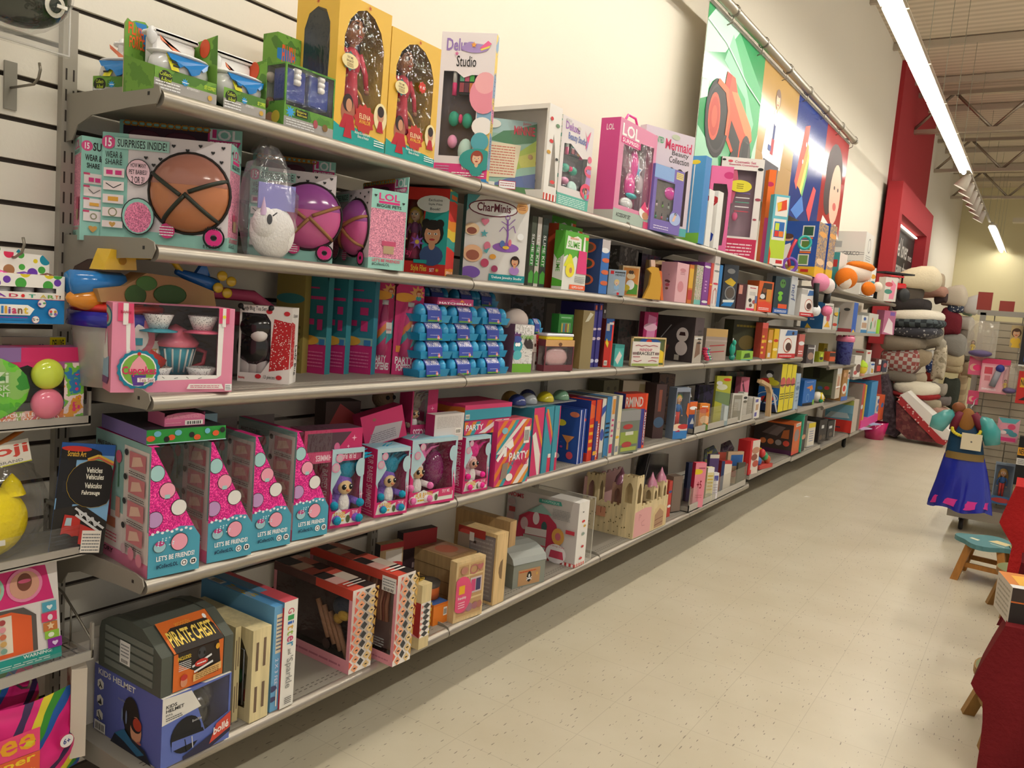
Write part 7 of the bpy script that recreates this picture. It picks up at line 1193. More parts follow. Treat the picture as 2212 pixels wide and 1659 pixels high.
m=M(); cren(m,(-d,0,0),(1,0,0),d,0,hw,.008,CC,8,LV+';p c88c6c .3,.5 .48,.5 .48,.8 .3,.8;l 7c4838 .02 .39,.8 .39,.6'); m.build('side_wall',t)
m=M(); cren(m,(0,w,0),(-1,0,0),d,0,hw,.008,CC,6); m.build('side_wall',t)
m=M(); cren(m,(-d,w,0),(0,-1,0),w,0,h*.82,.008,'c8a0a0',6,'e .5 .7 .1 .1 4c3430'); m.build('back_wall',t)
def tower(y,x,s,z0,z1,col,roof,nm='tower'):
    m=M(); w4='wp .25,.15 .75,.15 .75,.6 .62,.76 .5,.82 .38,.76 .25,.6' ; hh=z1-z0
    face(m,(x,y,z0),(0,s,0),(0,0,hh),(1,0,0),col,w4); face(m,(x-s,y,z0),(s,0,0),(0,0,hh),(0,-1,0),col,w4); face(m,(x,y+s,z0),(-s,0,0),(0,0,hh),(0,1,0),col); face(m,(x-s,y+s,z0),(0,-s,0),(0,0,hh),(-1,0,0),col)
    m.box((x-s,y,z0-.004),(x,y+s,z0),col); m.box((x-s+.004,y+.004,z1-.01),(x-.004,y+s-.004,z1-.006),'8c7050')
    for a_ in (0,.36,.72):
        m.box((x-.004,y+s*a_,z1),(x,y+s*(a_+.24),z1+.01),col); m.box((x-s*(a_+.24),y,z1),(x-s*a_,y+.004,z1+.01),col)
    m.build(nm,t)
    if roof:
        m=M(); c=V((x-s/2,y+s/2,z1)); m.lathe([(s*.62,0),(s*.5,s*.5),(s*.2,s*.95),(.001,s*1.4)],c,'g.'+roof,4); m.build('turret_roof',t)
tower(0,0,.085,hw,h,CC,None); tower(w*.52,0,.06,hw,h*.74,CC,'b07088'); tower(w*.8,0,.06,hw,h*.78,CC,'b07088'); tower(w*.3,-.14,.07,hw*.8,h*.74,'c8a090','a06880'); tower(w*.05,-.24,.08,hw*.8,h*.9,CC,None)
m=M(); m.box((-d,0,0),(0,w,.004),'b8a078'); m.build('floor_plate',t)
bx('book','red and blue game box end behind the castle','box',S5,1439,1446,1040,.36,.1,-.1,{'*':'b84038'},'e .5 .7 .3 .08 3c5088;e .5 .3 .3 .08 ddd')
bin_('large clear fronted book bin on the lowest shelf',S5,1487,1610,1052,.415,.34)
rows(S5+.008,'''
activity_book|pink activity box book with plus five print in the lower bin|book|1494|1517|1000|.39|.035|-.6|d85068,F:e08898,L:c82848|e .2 .8 .16 .07 e0c030;b .25 .42 .7 .6 8c2030 +5;x .3 .85 .9 .92 b05868 1;x .2 .2 .8 .3 c87078 2
picture_book|yellow patterned book in the lower bin|book|1522|1536|1010|.39|.03|-.5|d8d0a0|x .1 .3 .9 .8 c8a838 5;r 0 .85 1 1 e8e4dc;e .5 .2 .3 .08 a8a890
picture_book|white blue topped book in the lower bin|book|1537|1548|1022|.4|.03|-.5|dcd8dc|r .1 .7 .9 .9 5858a0;x .1 .2 .9 .6 b0a8b8 4
picture_book|dark spine book in the lower bin|book|1480|1490|1000|.3|.03|-.5|2c3454
picture_book|purple book with white pages behind the pink one|book|1526|1546|982|.3|.03|-.6|5c4878|r 0 .9 1 1 e0d8c8
picture_book|blue and red picture book in the lower bin|book|1566|1600|976|.3|.02|-.5|c8a888|r .2 .55 .95 .9 3868a8;e .5 .3 .2 .1 b83838
picture_book|red story book with pale pages in the lower bin|book|1553|1575|996|.35|.035|-.6|b83838|r .3 .0 1 .9 ddd4c4;r 0 0 .3 1 34446c
picture_book|orange red book leaning at the back of the lower bin|book|1545|1575|978|.2|.02|-.5|c05848
picture_book|dark slate book tilted at the right of the lower bin|book|1590|1606|1000|.38|.015|-.4|4c4c44
picture_book|brown box at the left end of the lower bin|book|1448|1468|1030|.34|.06|-.3|7c6c60
''')
t=thing('shopping_bag','large dark clear wrapped cushion pack behind the lower bin','toy',(.12,4.95,S5)); m=M(); m.prism([(-.1,-.28,0),(-.1,.28,0),(-.1,.24,.26),(-.1,-.1,.3)],(.05,0,0),'g.26262a'); m.build('pack',t); m=M(); m.tube([(-.04,-.2,.02),(-.04,-.1,.3)],.006,'m.888'); m.build('metal_edge',t)
for k,(px_,top) in enumerate(((1520,945),(1556,940))):
    P=put(S5+.2,px_,px_+30,0,.15)[0]; t=thing('balloon_pack','flat silvery %s balloon pack standing behind the lower bin'%('yellow blue','purple')[k],'toy',P,-.5); M().prism([(0,0,-.19),(0,.12,-.19),(0,.13,.02),(0,.08,.08),(0,.0,.05)],(.012,0,0),('b.5c6c48.48505c.8c8438.x25','b.54384c.6c6468.443848.x25')[k]).build('foil_pack',t)
rows(.34,'''
puzzle_box|white and red cartoon puzzle box right of the lower bin|puzzle|1615|1635|953|.4|.1|-.15|c82c30,F:d8ccc0|r 0 0 .2 1 c82c30;e .6 .7 .25 .1 b88870;e .5 .5 .2 .1 8c5040;e .7 .3 .2 .1 b85848;r 0 .02 .3 .14 c83838
animal_toy_box|large orange and brown boxed elephant toy with clear front|toy|1708|1724|916|.4|.34|0|c8602c,L:3c302c|e .5 .6 .3 .2 8c7c78;e .5 .3 .3 .12 c86838;r 0 0 1 .1 c84838;q .3 .88 .9 .98|p 6c5c58 .2,.6 .5,.9 .8,.85 .6,.55;p c86028 0,.95 1,.95 1,1 0,1;e .25 .35 .1 .09 c8703c;e .45 .35 .1 .09 b8683c;e .65 .35 .1 .09 8c8480;e .85 .35 .1 .09 c84838;r 0 0 1 .14 4c2444;p a85c30 .7,.5 .9,.5 .9,.8 .75,.75
toy_box|mint green framed dark toy box behind the elephant box|toy|1728|1736|898|.41|.3|0|38a080,F:2c2828|r .1 .1 .9 .95 3c3434;r 0 0 .16 1 38b090;e .5 .4 .3 .1 c89070
''')
t=thing('ball_toy','clear tray of coloured ball figures in front of the puzzle box','toy',(*put(.34,1640,1660,0,.4)[0].xy,.34),-.15); M().box((-.12,0,0),(0,.24,.03),'c04840').build('tray',t)
for k,c in enumerate(('3868a8','d8c030','c83838','98a8a8','3c9058','d8b828','b85838','5c6c98')): m=M(); m.ell((-.03-.05*(k%2),.03+.055*(k//2),.06+.03*((k*7)%3)),(.028,.026,.035),'g.'+c,12,8); m.build('ball_figure',t)
rows(.325,'''
tub|white tub with yellow lid on the farther lowest shelf|tub|1742|1757|915|.36|.1|-.1|d8d0c0|r 0 .8 1 1 d8c030;x .2 .2 .8 .7 7c88a8 5;r 0 0 1 .04 bbb
carton|black carton with white stickers, left of the pair|carton|1766|1783|908|.36|.2|-.1|2c2828|r .3 .6 .6 .75 ccc;e .3 .2 .2 .12 5c4c40;e .7 .2 .2 .1 504840
carton|black carton with white stickers, right of the pair|carton|1785|1801|910|.36|.2|-.1|302c2c|r .2 .55 .6 .7 ccc;e .5 .2 .3 .12 5c5048;r .9 0 1 1 a8a49c
''')
bx('bottle_box','tall red and blue boxed toy with pale side on the farther lowest shelf','toy',.295,1837,1848,866,.42,.3,0,{'*':'b8aca0','L':'5c8ca0'},L='r 0 0 1 .38 c83028;p a8b8c0 .0,.4 .9,.45 .8,.6 .2,.6;x .2 .1 .6 .2 3c3c4c 1;r .0 .6 1 .85 70a0b8;r 0 .85 1 1 98a050')
t=thing('caster','black caster wheel standing under the far shelf','wheel',(*at(1822,966,2,0).xy,0)); M().lathe([(.001,-.02),(.05,-.02),(.06,-.012),(.06,.012),(.05,.02),(.001,.02)],(0,0,.06),'222',18,0).build('tyre',t); M().box((.022,-.03,.04),(.028,.03,.16),'m.8a8478').box((-.03,-.03,.13),(.028,.03,.16),'m.8a8478').build('caster_fork',t)
for k,(yy,l) in enumerate(((1860,'left'),(1880,'right'))): bx('magazine','thin pastel magazine lying loose on the farthest lowest shelf, %s one'%l,'magazine',.285,yy,yy+24,0,.44,.2,-.3,('b8a8c8','98a8c8')[k],h=.012)
t=thing('paper_scrap','small white paper scrap lying on the aisle floor','paper',(*at(1736,1074,2,0).xy,0)); M().prism([(0,0,.001),(.03,.02,.003),(.04,.06,.001),(.01,.05,.004)],(0,0,.001),'e8e4dc').build('scrap',t)
# ---------- left hanging section ----------
YE=1.07
def hook(x0,y,z,L_,label):
    t=thing('wall_hook',label,'hook',(0,y,z)); M().box((.0,-.014,-.05),(.006,.014,.06),'8c887e').build('back_plate',t)
    M().tube([(.004,0,0),(L_*.8,0,.0),(L_*.95,0,.012),(L_,0,.03),(L_*.97,0,.045)],.0032,'m.8a8478').build('prong',t)
    return t
def pz(X,Y,py): return CZ+hity((X,Y,CZ),(0,0,1),py)
def py_(X,px,z): return put(z,px,px+9,0,X)[0].y
y=py_(0,20,1.85); hook(0,y,pz(0,y,190),.14,'empty grey wall hook on the slat wall at the far left')
# helmet in clear clamshell
X=.2; z=pz(X,.95,108); yr=py_(X,163,z)
t=thing('toy_helmet_pack','dark green football helmet with white G oval in a clear blister pack','toy helmet',(X,yr-.33,z))
m=M(); m.ell((.0,.2,.118),(.06,.115,.088),'g.26302a',28,18); m.ell((.0,.1,.105),(.05,.05,.05),'g.3c4038'); m.build('helmet_shell',t)
m=M(); 
def oval(r1,r2,off,col,a0=0,a1=2*PI,n=24):
    P=[];Q=[]
    for k in range(n+1):
        a=a0+(a1-a0)*k/n
        for (r,S) in ((r1,P),(r2,Q)):
            yy=.26+r*math.cos(a); zz=.085+r*.85*math.sin(a); q=math.sqrt(max(0.02,1-((yy-.2)/.115)**2-((zz-.118)/.088)**2)); S.append((.06*q+.001+off,yy,zz))
    m.add(P+Q,[[k,k+1,n+2+k,n+1+k] for k in range(n)],col)
oval(.028,.0,.0005,'1c2420'); oval(.026,.0,.0011,'e8e4d8'); oval(.016,.0,.0017,'26302a'); 
m.box((.045,.262,.083),(.05,.284,.09),'e8e4d8'); m.build('team_mark',t)
m=M()
for k in range(3): m.tube([(.05,.08+.01*k,.12-.015*k),(.08,.05,.11-.02*k),(.07,.02,.12-.02*k)],.003,'888')
m.build('face_guard',t)
m=M(); m.box((-.03,0,0),(-.026,.33,.26),'t.d8d4c8.16'); m.tube([(-.02,.004,.004),(-.02,.326,.004),(-.02,.326,.26),(-.02,.004,.26)],.003,'t.e8e4dc.5',6,True); m.ell((0,.17,.13),(.085,.15,.12),'glass',24,14); m.build('clear_blister',t)
hook(0,yr-.16,z+.27,.2,'wall hook carrying the clear helmet blister pack')
# dot marker box
X=.22; z=pz(X,.96,700); P,w,h=put(z,20,138,590,X); 
def dots(o,w_,h_,d):
    for k,c in enumerate(('2c9470','d84890','7038a8','785040')): m=M(); m.lathe([(.016,0),(.016,.012),(.014,.03),(.001,.034)],(-.03,w_-.045-.05*(3-k)+.02,h_*.74),'g.'+c,16); m.build('marker_cap',o)
    m=M()
    for k in range(4): m.lathe([(.001,.0),(.02,.0),(.02,h_*.14),(.001,h_*.15)],(-.03,w_-.045-.05*(3-k)+.02,h_*.6),'e0dcd8',16)
    m.build('bottle_neck',o)
t=thing('marker_set','blue dot marker box with multicoloured spotted header hanging on a hook','art set',(X,P.y+w-.24,z))
DD='D.ece8e0.e0c828.48a040.d83058.6c3ca8.1c88a0.a87850.x36'
m,g=boxmesh(.24,h,.07,{'*':DD},'wr .3 .64 .92 .74;r 0 0 1 .5 1878b8;r 0 .5 1 .64 ece8e0;r 0 .495 1 .505 c02850;b .36 .53 .48 .6 7c3ca0 A;b .5 .53 .58 .6 c83858 D;e .62 .565 .035 .035 d82c30;b .67 .53 .73 .6 3c9c80 T;b .77 .53 .83 .6 d8c058 A;b .84 .53 .9 .6 6ca848 R;b .905 .53 .94 .6 e07838 T;b .945 .53 .96 .6 333 !\np f4f0e8 .28,.17 .68,.17 .72,.3 .66,.38 .3,.38;b .3 .2 .34 .36 d83858 B;b .35 .2 .39 .31 e08030 r;b .4 .2 .42 .35 50a040 i;b .43 .2 .45 .35 3c78b8 l;b .46 .2 .48 .35 d8a030 l;b .49 .2 .51 .33 7040a0 i;b .52 .2 .56 .31 c83060 a;b .57 .2 .61 .31 785038 n;b .62 .2 .66 .34 d8b838 t;O .78 .42 .085 .085 .008 c04060;e .78 .42 .078 .078 e8e4e0;e .76 .41 .03 .025 7858a0;e .8 .43 .03 .02 58a060;O .88 .24 .095 .095 .008 c04060;e .88 .24 .088 .088 e8e4e0;e .86 .26 .03 .03 d84850;e .9 .26 .03 .03 b89838;e .86 .21 .03 .03 6c8c90;e .9 .21 .03 .03 7c60a8;O .72 .09 .075 .075 .008 c04060;e .72 .09 .068 .068 e8e4e0;t .69 .06 .75 .12 444 5+;x .4 .1 .66 .16 7c3c90 1',inner='d8d0c4')
m.build('package',t); dots(t,.24,h,.07)
m=M(); m.prism([(-.07,.0,h),(-.07,.24,h),(-.07,.24,h+.03),(-.07,.225,h+.045),(-.07,0,h+.05)],(-.002,0,0),DD); m.build('hang_header',t)
hook(0,P.y+w-.08,z+h+.035,.2,'wall hook holding the spotted marker box')
dup(t,(X-.09,P.y+w-.25,z+.01),0,'spotted marker box hanging directly behind the front blue one')
# trays
def tray(zp,label,X,glassh,wire=False,rows_=0):
    z=pz(X,YE,zp); t=thing('wall_tray',label,'tray',(0,.2,z)); L_=YE-.2
    m=M(); m.box((.0,L_-.006,0),(X,L_,.012),'9a948a'); m.box((.0,L_-.006,.012),(.01,L_,.09),'9a948a'); m.box((X-.01,L_-.006,.012),(X,L_,.09),'9a948a'); m.box((0,L_-.006,.08),(X,L_,.09),'9a948a') if not wire else None; m.build('end_bracket',t)
    m=M(); m.box((X-.006,0,-.004),(X,L_,.02),'a8a298')
    if wire:
        for k in range(int(L_/.03)): m.tube([(.01,.03*k+.01,.004),(X-.004,.03*k+.01,.004),(X-.002,.03*k+.01,.02)],.0016,'m.8a8478',5)
        for k in range(4): m.tube([(.04+.045*k,0,.006),(.04+.045*k,L_,.006)],.0016,'m.8a8478',5)
    else: m.box((0,0,0),(X,L_,.003),'7c776e')
    m.build('tray_base',t)
    M().box((X-.002,0,.02),(X,L_-.006,glassh),'glass').build('clear_front',t)
    return z
Z1=tray(915,'grey wall tray with clear front holding the green face mask box',.2,.06)
Z2=tray(1192,'grey wall tray with clear front holding the yellow plush bag',.22,.075)
Z3=tray(1420,'wire bottomed wall basket holding the sticker set',.24,.04,True)
t=thing('wire_basket','thin wire side frame of the lowest basket at the upright','basket',(0,YE-.004,Z3)); m=M(); m.tube([(.0,0,.15),(.1,0,.13),(.238,0,.045),(.238,0,0)],.003,'m.8a8478'); m.tube([(.06,0,0),(.06,0,.13)],.0025,'m.8a8478'); m.tube([(.14,0,0),(.14,0,.105)],.0025,'m.8a8478'); m.build('side_wire',t)
# face mask box
X=.2; 
def fizzies(o,w_,h_,d):
    for k,c in enumerate(('c8d848','e07890')): m=M(); m.ell((.0,w_-.085,h_*(.66-.38*k)),(.025,.036,.036),'g.'+c,24,16); m.build('bath_ball',o)
    m=M(); m.ell((.004,w_-.225,h_*.5),(.004,.1,h_*.4),'b.50a830.6cc038.88b860.3c8c38.x14',28,8); m.build('mask_pouch',o)
    m=M(); face(m,(.009,w_-.33,h_*.2),(0,.16,0),(0,0,h_*.6),(1,0,0),'t.ffffff.0','b .02 .62 .98 .85 c8d8b8 OOOZi;b .02 .46 1.0 .58 c0d0b0 MY FACE MASK;b .02 .32 1 .43 c0d0b0 MASQUE GLUANT'); m.build('pouch_lettering',o)
P,w,h=put(Z1+.004,40,184,752,X+.005)
t=thing('face_mask_box','green slime face mask box with two bath balls, on the upper wall tray','bath set',(X-.006,P.y+w-.36,Z1+.004))
m,g=boxmesh(.36,h,.06,{'*':'b.c83068.a85890.c83068.x6','L':'3c9c98'},'wp .02,.2 .87,.2 .87,.72 .84,.76 .8,.7 .76,.76 .7,.72 .64,.78 .56,.73 .5,.79 .4,.74 .3,.78 .2,.74 .1,.78 .02,.74;r 0 .82 .35 1 3c9898;r .35 .82 .6 1 8c6ca0;r .6 .82 1 1 d03068;r .87 0 1 .8 b.e83878.e8a030.f0d8d8.7cc048.3880b8.e83878.x22;r .0 .0 .87 .2 b.c84060.d87840.d8a8a0.88a848.x30;b .02 .13 .84 .18 f0e8e0 BODY LOTION / CREME POUR LE CORPS;b .02 .07 .84 .12 f0e8e0 MASCARILLA FACIAL 0.67 FL OZ (20 mL);b .02 .01 .7 .06 f0e8e0 PARA BANO PESO NETO TOTAL 5.3 OZ',inner='2c4028')
m.build('package',t); g.build('clear_window',t); fizzies(t,.36,h,.06)
bx('card_pack','white cards with yellow deluxe tab behind the face mask box','card pack',Z1+.004,2,138,728,.1,.02,0,{'*':'b8ac98','T':'888'},F='r .74 .84 1 1 e8d820;b .78 .87 .97 .97 222 DELUXE;p 8c8478 .0,.8 .12,.8 .14,.92 0,.92;l 5c4078 .05 .45,.8 .6,.9 .7,.84 .9,.8')
# plush bag and scratch art on tray two
P,w,h=put(Z2+.004,20,112,985,.19)
t=thing('plush_bag','yellow horned smiling plush in a printed clear bag on the middle wall tray','plush toy',(.13,P.y+w-.17,Z2+.006))
m=M(); m.ell((0,.05,.085),(.05,.09,.085),'c.f0d818',24,16); m.lathe([(.03,0),(.018,.03),(.001,.05)],(0,.105,.145),'c.f0d818',14); m.build('plush_body',t)
m=M(); m.box((.046,.03,.04),(.05,.07,.052),'e8e4d8'); m.build('grin',t); m=M(); m.ell((.042,.04,.1),(.012,.016,.018),'e8e0c8'); m.ell((.05,.04,.1),(.006,.008,.009),'6c4820'); m.build('eye',t)
m=M(); face(m,(.05,-.06,.21),(-.01,.19,.02),(-.02,0,.05),(1,0,.3),'e8e0d0','b .02 .3 .98 .85 d04838 emoji;t .1 .08 .9 .2 777 THE ICONIC BRAND;r 0 0 1 .04 c8c820'); m.tube([(.03,-.06,.275),(.02,.05,.262),(.015,.12,.3)],.006,'b86828'); m.build('bag_header',t)
m=M(); rg=random.Random(9); m.ell((.0,.06,.12),(.075,.125,.13),'glass',18,12,lambda p:p*(1+rg.uniform(-.1,.1))); m.build('clear_bag',t)
bx('scratch_art_pad','scratch art vehicles pad with red fire engine leaning on the middle tray','art pad',Z2+.006,104,222,938,.19,.008,-.4,{'*':'2c5ca8'},tilt=(-.1,-.1),h=.27,
F='p 2858a0 0,.9 1,.9 1,1 .62,1 .6,.94 .54,.94 .52,1 0,1;r 0 0 1 .9 80b0d8;r 0 .5 .3 .88 1c1c20;r .1 .45 .45 .66 222228;r .02 .36 .32 .56 1c1c20;p 282420 0,.0 1,0 1,.3 .5,.45 0,.4;e .3 .91 .2 .06 1c1818;e .28 .95 .12 .025 c83028;b .12 .88 .46 .93 d8a838 Scratch Art;l d8b040 .02 .5,.86 .7,.9 1,.84;l c86040 .02 .5,.84 .7,.88 1,.82;l 50a080 .02 .5,.82 .7,.86 1,.8;e .66 .64 .235 .235 d8b030;e .66 .64 .215 .215 1c1818;b .5 .74 .8 .79 ece8d8 Vehicles;b .5 .68 .84 .73 ece8d8 Vehicules;b .5 .6 .82 .65 ece8d8 Vehiculos;b .46 .53 .8 .58 ece8d8 Fahrzeuge\np b83028 .15,.12 .5,.1 .5,.34 .2,.36;p a8c0c8 .22,.26 .34,.26 .34,.33 .24,.33;e .25 .12 .07 .07 222;e .45 .1 .07 .07 222;l ccc .02 .38,.42 .95,.24;l ccc .02 .4,.36 .9,.2;l ccc .015 .45,.4 .5,.34 .58,.38 .64,.3 .72,.34 .78,.26 .86,.3;p b83028 .5,.1 .9,.05 .92,.2 .5,.28;r .56 .02 .92 .22 e4dcd0;x .58 .03 .9 .2 777 6')
# sticker set in basket
P,w,h=put(Z3+.012,30,132,1222,.2)
t=thing('sticker_set','pink teal sticker and hair chalk set leaning in the wire basket','craft kit',(.19,P.y+w-.27,Z3+.012),(0,-.16,-.05)); hh=.235
m=M(); g=M(); face(m,(0,0,0),(0,.27,0),(0,0,hh),(1,0,0),'e8e0dc','p d83078 0,.62 .96,.62 .9,.98 .7,1 .2,1 0,.96;r 0 0 1 .12 2c9c90;b .68 .08 .92 .115 e8f0e8 WARNING:;x .1 .02 .9 .06 c8e0d8 2;e .42 .82 .16 .16 98c8b0;e .42 .82 .13 .13 c89878;e .42 .84 .06 .07 8c5c40;o .72 .82 .17 .14 e88cb0;e .72 .82 .14 .14 d8a088;e .72 .85 .07 .09 7c4838;e .72 .86 .06 .02 c85878;p 5c5450 .0,.14 .8,.14 .8,.5 .7,.6 .3,.62 0,.6;p e06030 .2,.14 .76,.14 .76,.5 .6,.58 .3,.56;p 3c8c98 .2,.3 .3,.35 .26,.5 .2,.45;r .36 .18 .6 .55 e4d8c4;r .85 .5 .97 .6 58a8c0;r .84 .4 .97 .49 d83868;r .85 .3 .97 .39 c87840;r .86 .22 .98 .3 90c040;r .88 .12 1 .22 8c2c90;h .91 .545 .03 e8f0f0;e .91 .44 .025 .03 e8d8e0;* .91 .35 .04 .02 5 e8c8a0;e .91 .26 .03 .025 e8f0d0;h .94 .17 .03 e0c8e8;'+';'.join('e %g %g .03 .028 %s'%(.42+.1*(k%2),.5-.07*(k//2),('d8a838','a84848','5c3838','d89098','784c40','c87050','98607c','c8a060','c83860','7ca090')[k]) for k in range(10)))
m.box((-.03,0,0),(-.001,.27,hh),'d0c8c0'); m.build('package',t)
m=M()
for k,c in enumerate(('c83828','2c8c50','d87828')): m.tube([(.008,.02+.016*k,.03),(.008,.015+.018*k,.1)],.006,'g.'+c)
m.build('hair_chalk',t)
# jumbo striped bag
m=M(); t=thing('candy_bag','pink and rainbow striped foil toy bag with yellow lettering hanging low','toy bag',(.2,.62,.3))
RB='s.d82878.d82878.3c2850.d82878.d8c830.38882c.2858a0.d82878.x7'
def pillow(m,y0,y1,z0,z1,dx,col,x=0,n=12,rim=.006):
    vs=[];fs=[]
    for s_ in (1,-1):
        o_=len(vs)
        for j in range(n+1):
            for i in range(n+1):
                u,v=i/n,j/n; b=(16*u*(1-u)*v*(1-v))**.45; wv=.012*math.sin(9*u+4*v)*b+.007*math.sin(17*v-6*u)*b
                vs.append((x+s_*(dx*b+rim*0)+wv,y0+(y1-y0)*u+.01*math.sin(5*v),z0+(z1-z0)*v+.008*math.sin(7*u)))
        for j in range(n):
            for i in range(n): a=o_+j*(n+1)+i; q=[a,a+1,a+n+2,a+n+1]; fs.append(q if s_>0 else q[::-1])
    m.add(vs,fs,col,True)
yb=py_(.24,192,.43)
t.location=(.2,yb-.34,.24); pillow(m,0,.34,0,.22,.035,RB); m.build('foil_bag',t)
m=M(); face(m,(.047,.02,.04),(0,.2,0),(0,0,.13),(1,0,0),'t.ffffff.0','p e84878 0,.6 1,.55 1,1 0,1;b .05 .66 .3 .95 3c9c48 G;b .3 .66 .55 .95 e8c828 eant;b .56 .66 .95 .95 e8a028 ee;p e06038 .0,.1 1,.1 1,.55 0,.6;b .35 .36 .95 .56 f0c830 Super;b .35 .12 .95 .32 f0c830 Geant;b .0 .36 .32 .5 f0b8b0 uper;b .0 .12 .32 .3 f0b8b0 mbo;t .1 .0 .9 .08 d8c8d8 AWESOME TOYS'); m.build('bag_lettering',t)
m=M(); face(m,(.05,.265,.09),(0,.034,0),(0,0,.036),(1,0,0),'t.ffffff.0','e .5 .5 .5 .5 d83858;e .5 .5 .44 .44 e8e4e0;b .25 .3 .75 .7 2c3c80 6+'); m.build('age_mark',t)
m=M(); m.ell((.01,.2,-.08),(.05,.1,.09),'g.5c3898',16,10); m.build('foil_ball',t)
hook(0,yb-.12,.475,.2,'wall hook carrying the rainbow striped foil bag')
t2=thing('candy_bag','second striped foil toy bag behind and above the lettered one','toy bag',(.1,yb-.36,.36)); m=M(); pillow(m,0,.3,0,.16,.03,RB); m.build('foil_bag',t2)
# ---------- far pillow pile ----------
PL='''1986 604 41 20 13.2 d8ccb0|cream pet bed with trim, topmost of the far pile
2021 611 17 17 13.8 b0a088|tan furry cushion behind the cream top bed
1962 632 29 22 12.9 f.5c544c|thick dark grey furry bed near the top left of the pile
2014 630 28 12 13.2 a88070|dusty pink brown cushion under the cream top bed
2033 642 12 12 13.6 4a3c3c|small dark brown cushion beside the dusty pink one
2061 642 24 18 15 c8bca8|beige folded bed at the top middle of the pile
1970 660 34 13 12.9 3c3838|flat charcoal cushion below the furry grey bed
1980 684 48 12 12.8 e0d8c8|cream quilted top of the plaid pet bed
1980 697 50 10 12.78 k.2c3034.50585c.x14|dark plaid pet bed base on the left stack
1980 716 45 11 12.8 d.3c3c44.a0a0a0.x24|dark paw print pet bed under the plaid one
1951 741 40 14 12.7 8c8070|khaki grey flat cushion on the left stack
2014 724 20 26 13.4 9c9484|light grey rolled bed beside the paw print one
2052 700 21 24 14.2 c.6c2830|burgundy round cushion in the middle of the pile
2064 667 15 9 14.6 d.30384c.c8c8c0.x30|navy bone print cushion right of the middle
2091 670 10 10 15 8ca088|pale green edged bed near the right end
2099 660 16 16 16 d0ccc4|white bagged bedding at the top right of the pile
2061 745 23 20 14.4 8c8880|stone grey folded bed below the burgundy cushion
1948 778 38 22 12.6 k.8c4c48.a8a098.x18|red and grey plaid cushion in clear wrap on the left
1982 771 26 16 13 988870|taupe cushion tucked behind the plaid one
2003 765 14 9 13.3 ccc8c0|small white round cushion in the middle stack
2013 789 11 14 12.9 d.2c4070.c8d0e0.x30|navy ball shaped bed with white stars
2028 786 13 32 13.6 b.b0a48c.c8bca4.988c74.x12|upright floral beige mat in the middle
2059 778 19 14 14.4 b8a888|tan folded blanket right of the floral mat
2059 796 17 8 14.4 a89878|thin tan blanket under the tan folded one
1943 812 33 11 12.6 7c7468|grey flecked flat cushion low on the left
1986 817 14 9 12.9 a89c88|light taupe small cushion beside the flecked one
2007 813 8 9 13 8c3830|small red folded blanket in the middle
1980 840 40 14 12.5 d8d0bc|white holly cushion with red edge low in the pile
1978 853 42 6 12.55 8c2c2c|red lower edge cushion beneath the holly one
2028 840 15 12 13.3 9c9488|grey cushion right of the holly cushion
2054 846 15 27 14.2 3c4038|dark green tall rolled bed on the right
2077 836 10 36 14.8 s.a08c6c.b8a480.x8|column of tan layered bedding at the right
2008 873 22 11 13 b0a48c|cream mottled cushion low in the middle
2026 893 25 11 13.2 c09888|pink beige slab cushion near the floor
1952 880 26 16 12.9 6c2c30|burgundy cushion near the floor at the left
2040 866 12 9 13.7 78706c|grey brown cushion low on the right
2085 700 16 14 15.6 b8b0a4|off white cushion behind the clear dome pack
2088 724 14 10 15.6 8c8478|grey folded bed on the right below the off white cushion
2086 760 14 16 15.6 6c665c|dark taupe rolled bed at the right side
2090 800 12 14 15.4 988468|light brown folded blanket at the far right
2032 745 10 12 14 a8a090|small pale folded mat between left and middle stacks
2052 905 22 12 14.2 6c5c50|brown flat cushion at the bottom right'''
for ln in PL.split('\n'):
    a,l=ln.split('|'); a=a.split(); cx_,cy_,hw,hh_,Y=map(float,a[:5]); Y=(12.75 if cx_<1999 else 13.7 if cx_<2042 else 14.6 if cx_<2072 else 15.5); P=at(cx_,cy_,1,Y); s_=(P-CAM).dot(FF)/FP
    m=M(); rx,rz=hw*s_*1.08,hh_*s_*1.2
    if P.z-rz<.34: rz=(P.z+rz)/2; P.z=rz
    rg=random.Random(int(cx_))
    sg=lambda v,e: math.copysign(abs(v)**e,v)
    m.ell((0,0,0),(rx,min(rx,.42),rz),a[5] if '.' in a[5] else 'c.'+a[5],20,10,lambda p:V((sg(p.x,.55),sg(p.y,.55),sg(p.z,.75)*(1+.14*math.sin(4*p.x+cx_)+.08*math.sin(9*p.y+cy_))+.12*math.sin(3*p.x+cy_))))
    o=m.build('pet_bed',None,P,rg.uniform(-.15,.15)); tag(o,l,'pet bed','pet beds and cushions in the far pile')
def slab(name,label,cat,pts,Y,th,cols,lift=0):
    P=[at(x,y,1,Y) for x,y in pts]; m=M(); m.prism([tuple(p) for p in P],(0,th,0),cols[0]); o=thing(name,label,cat,(0,0,0)); m.build('cushion',o); return o
o=slab('mattress','long pet mattress with white top and red lattice sides leaning to the floor','mattress',[(1944,853),(1960,846),(2052,932),(2048,951),(2036,950)],12.1,.5,('e0dcd4',))
P=[at(x,y,1,12.08) for x,y in ((1944,855),(2036,950),(2046,952),(2040,962),(2024,957),(1938,868))]; M().prism([tuple(p) for p in P],(0,.5,0),'d.a02c30.d8b8b0.x22').build('lattice_side',o)
P=[at(x,y,1,12.1) for x,y in ((1936,866),(2024,957),(1960,948),(1935,925))]; M().prism([tuple(p) for p in P],(0,.6,0),'b.4c2024.5c282c.70403c.x14').build('red_cover',o)
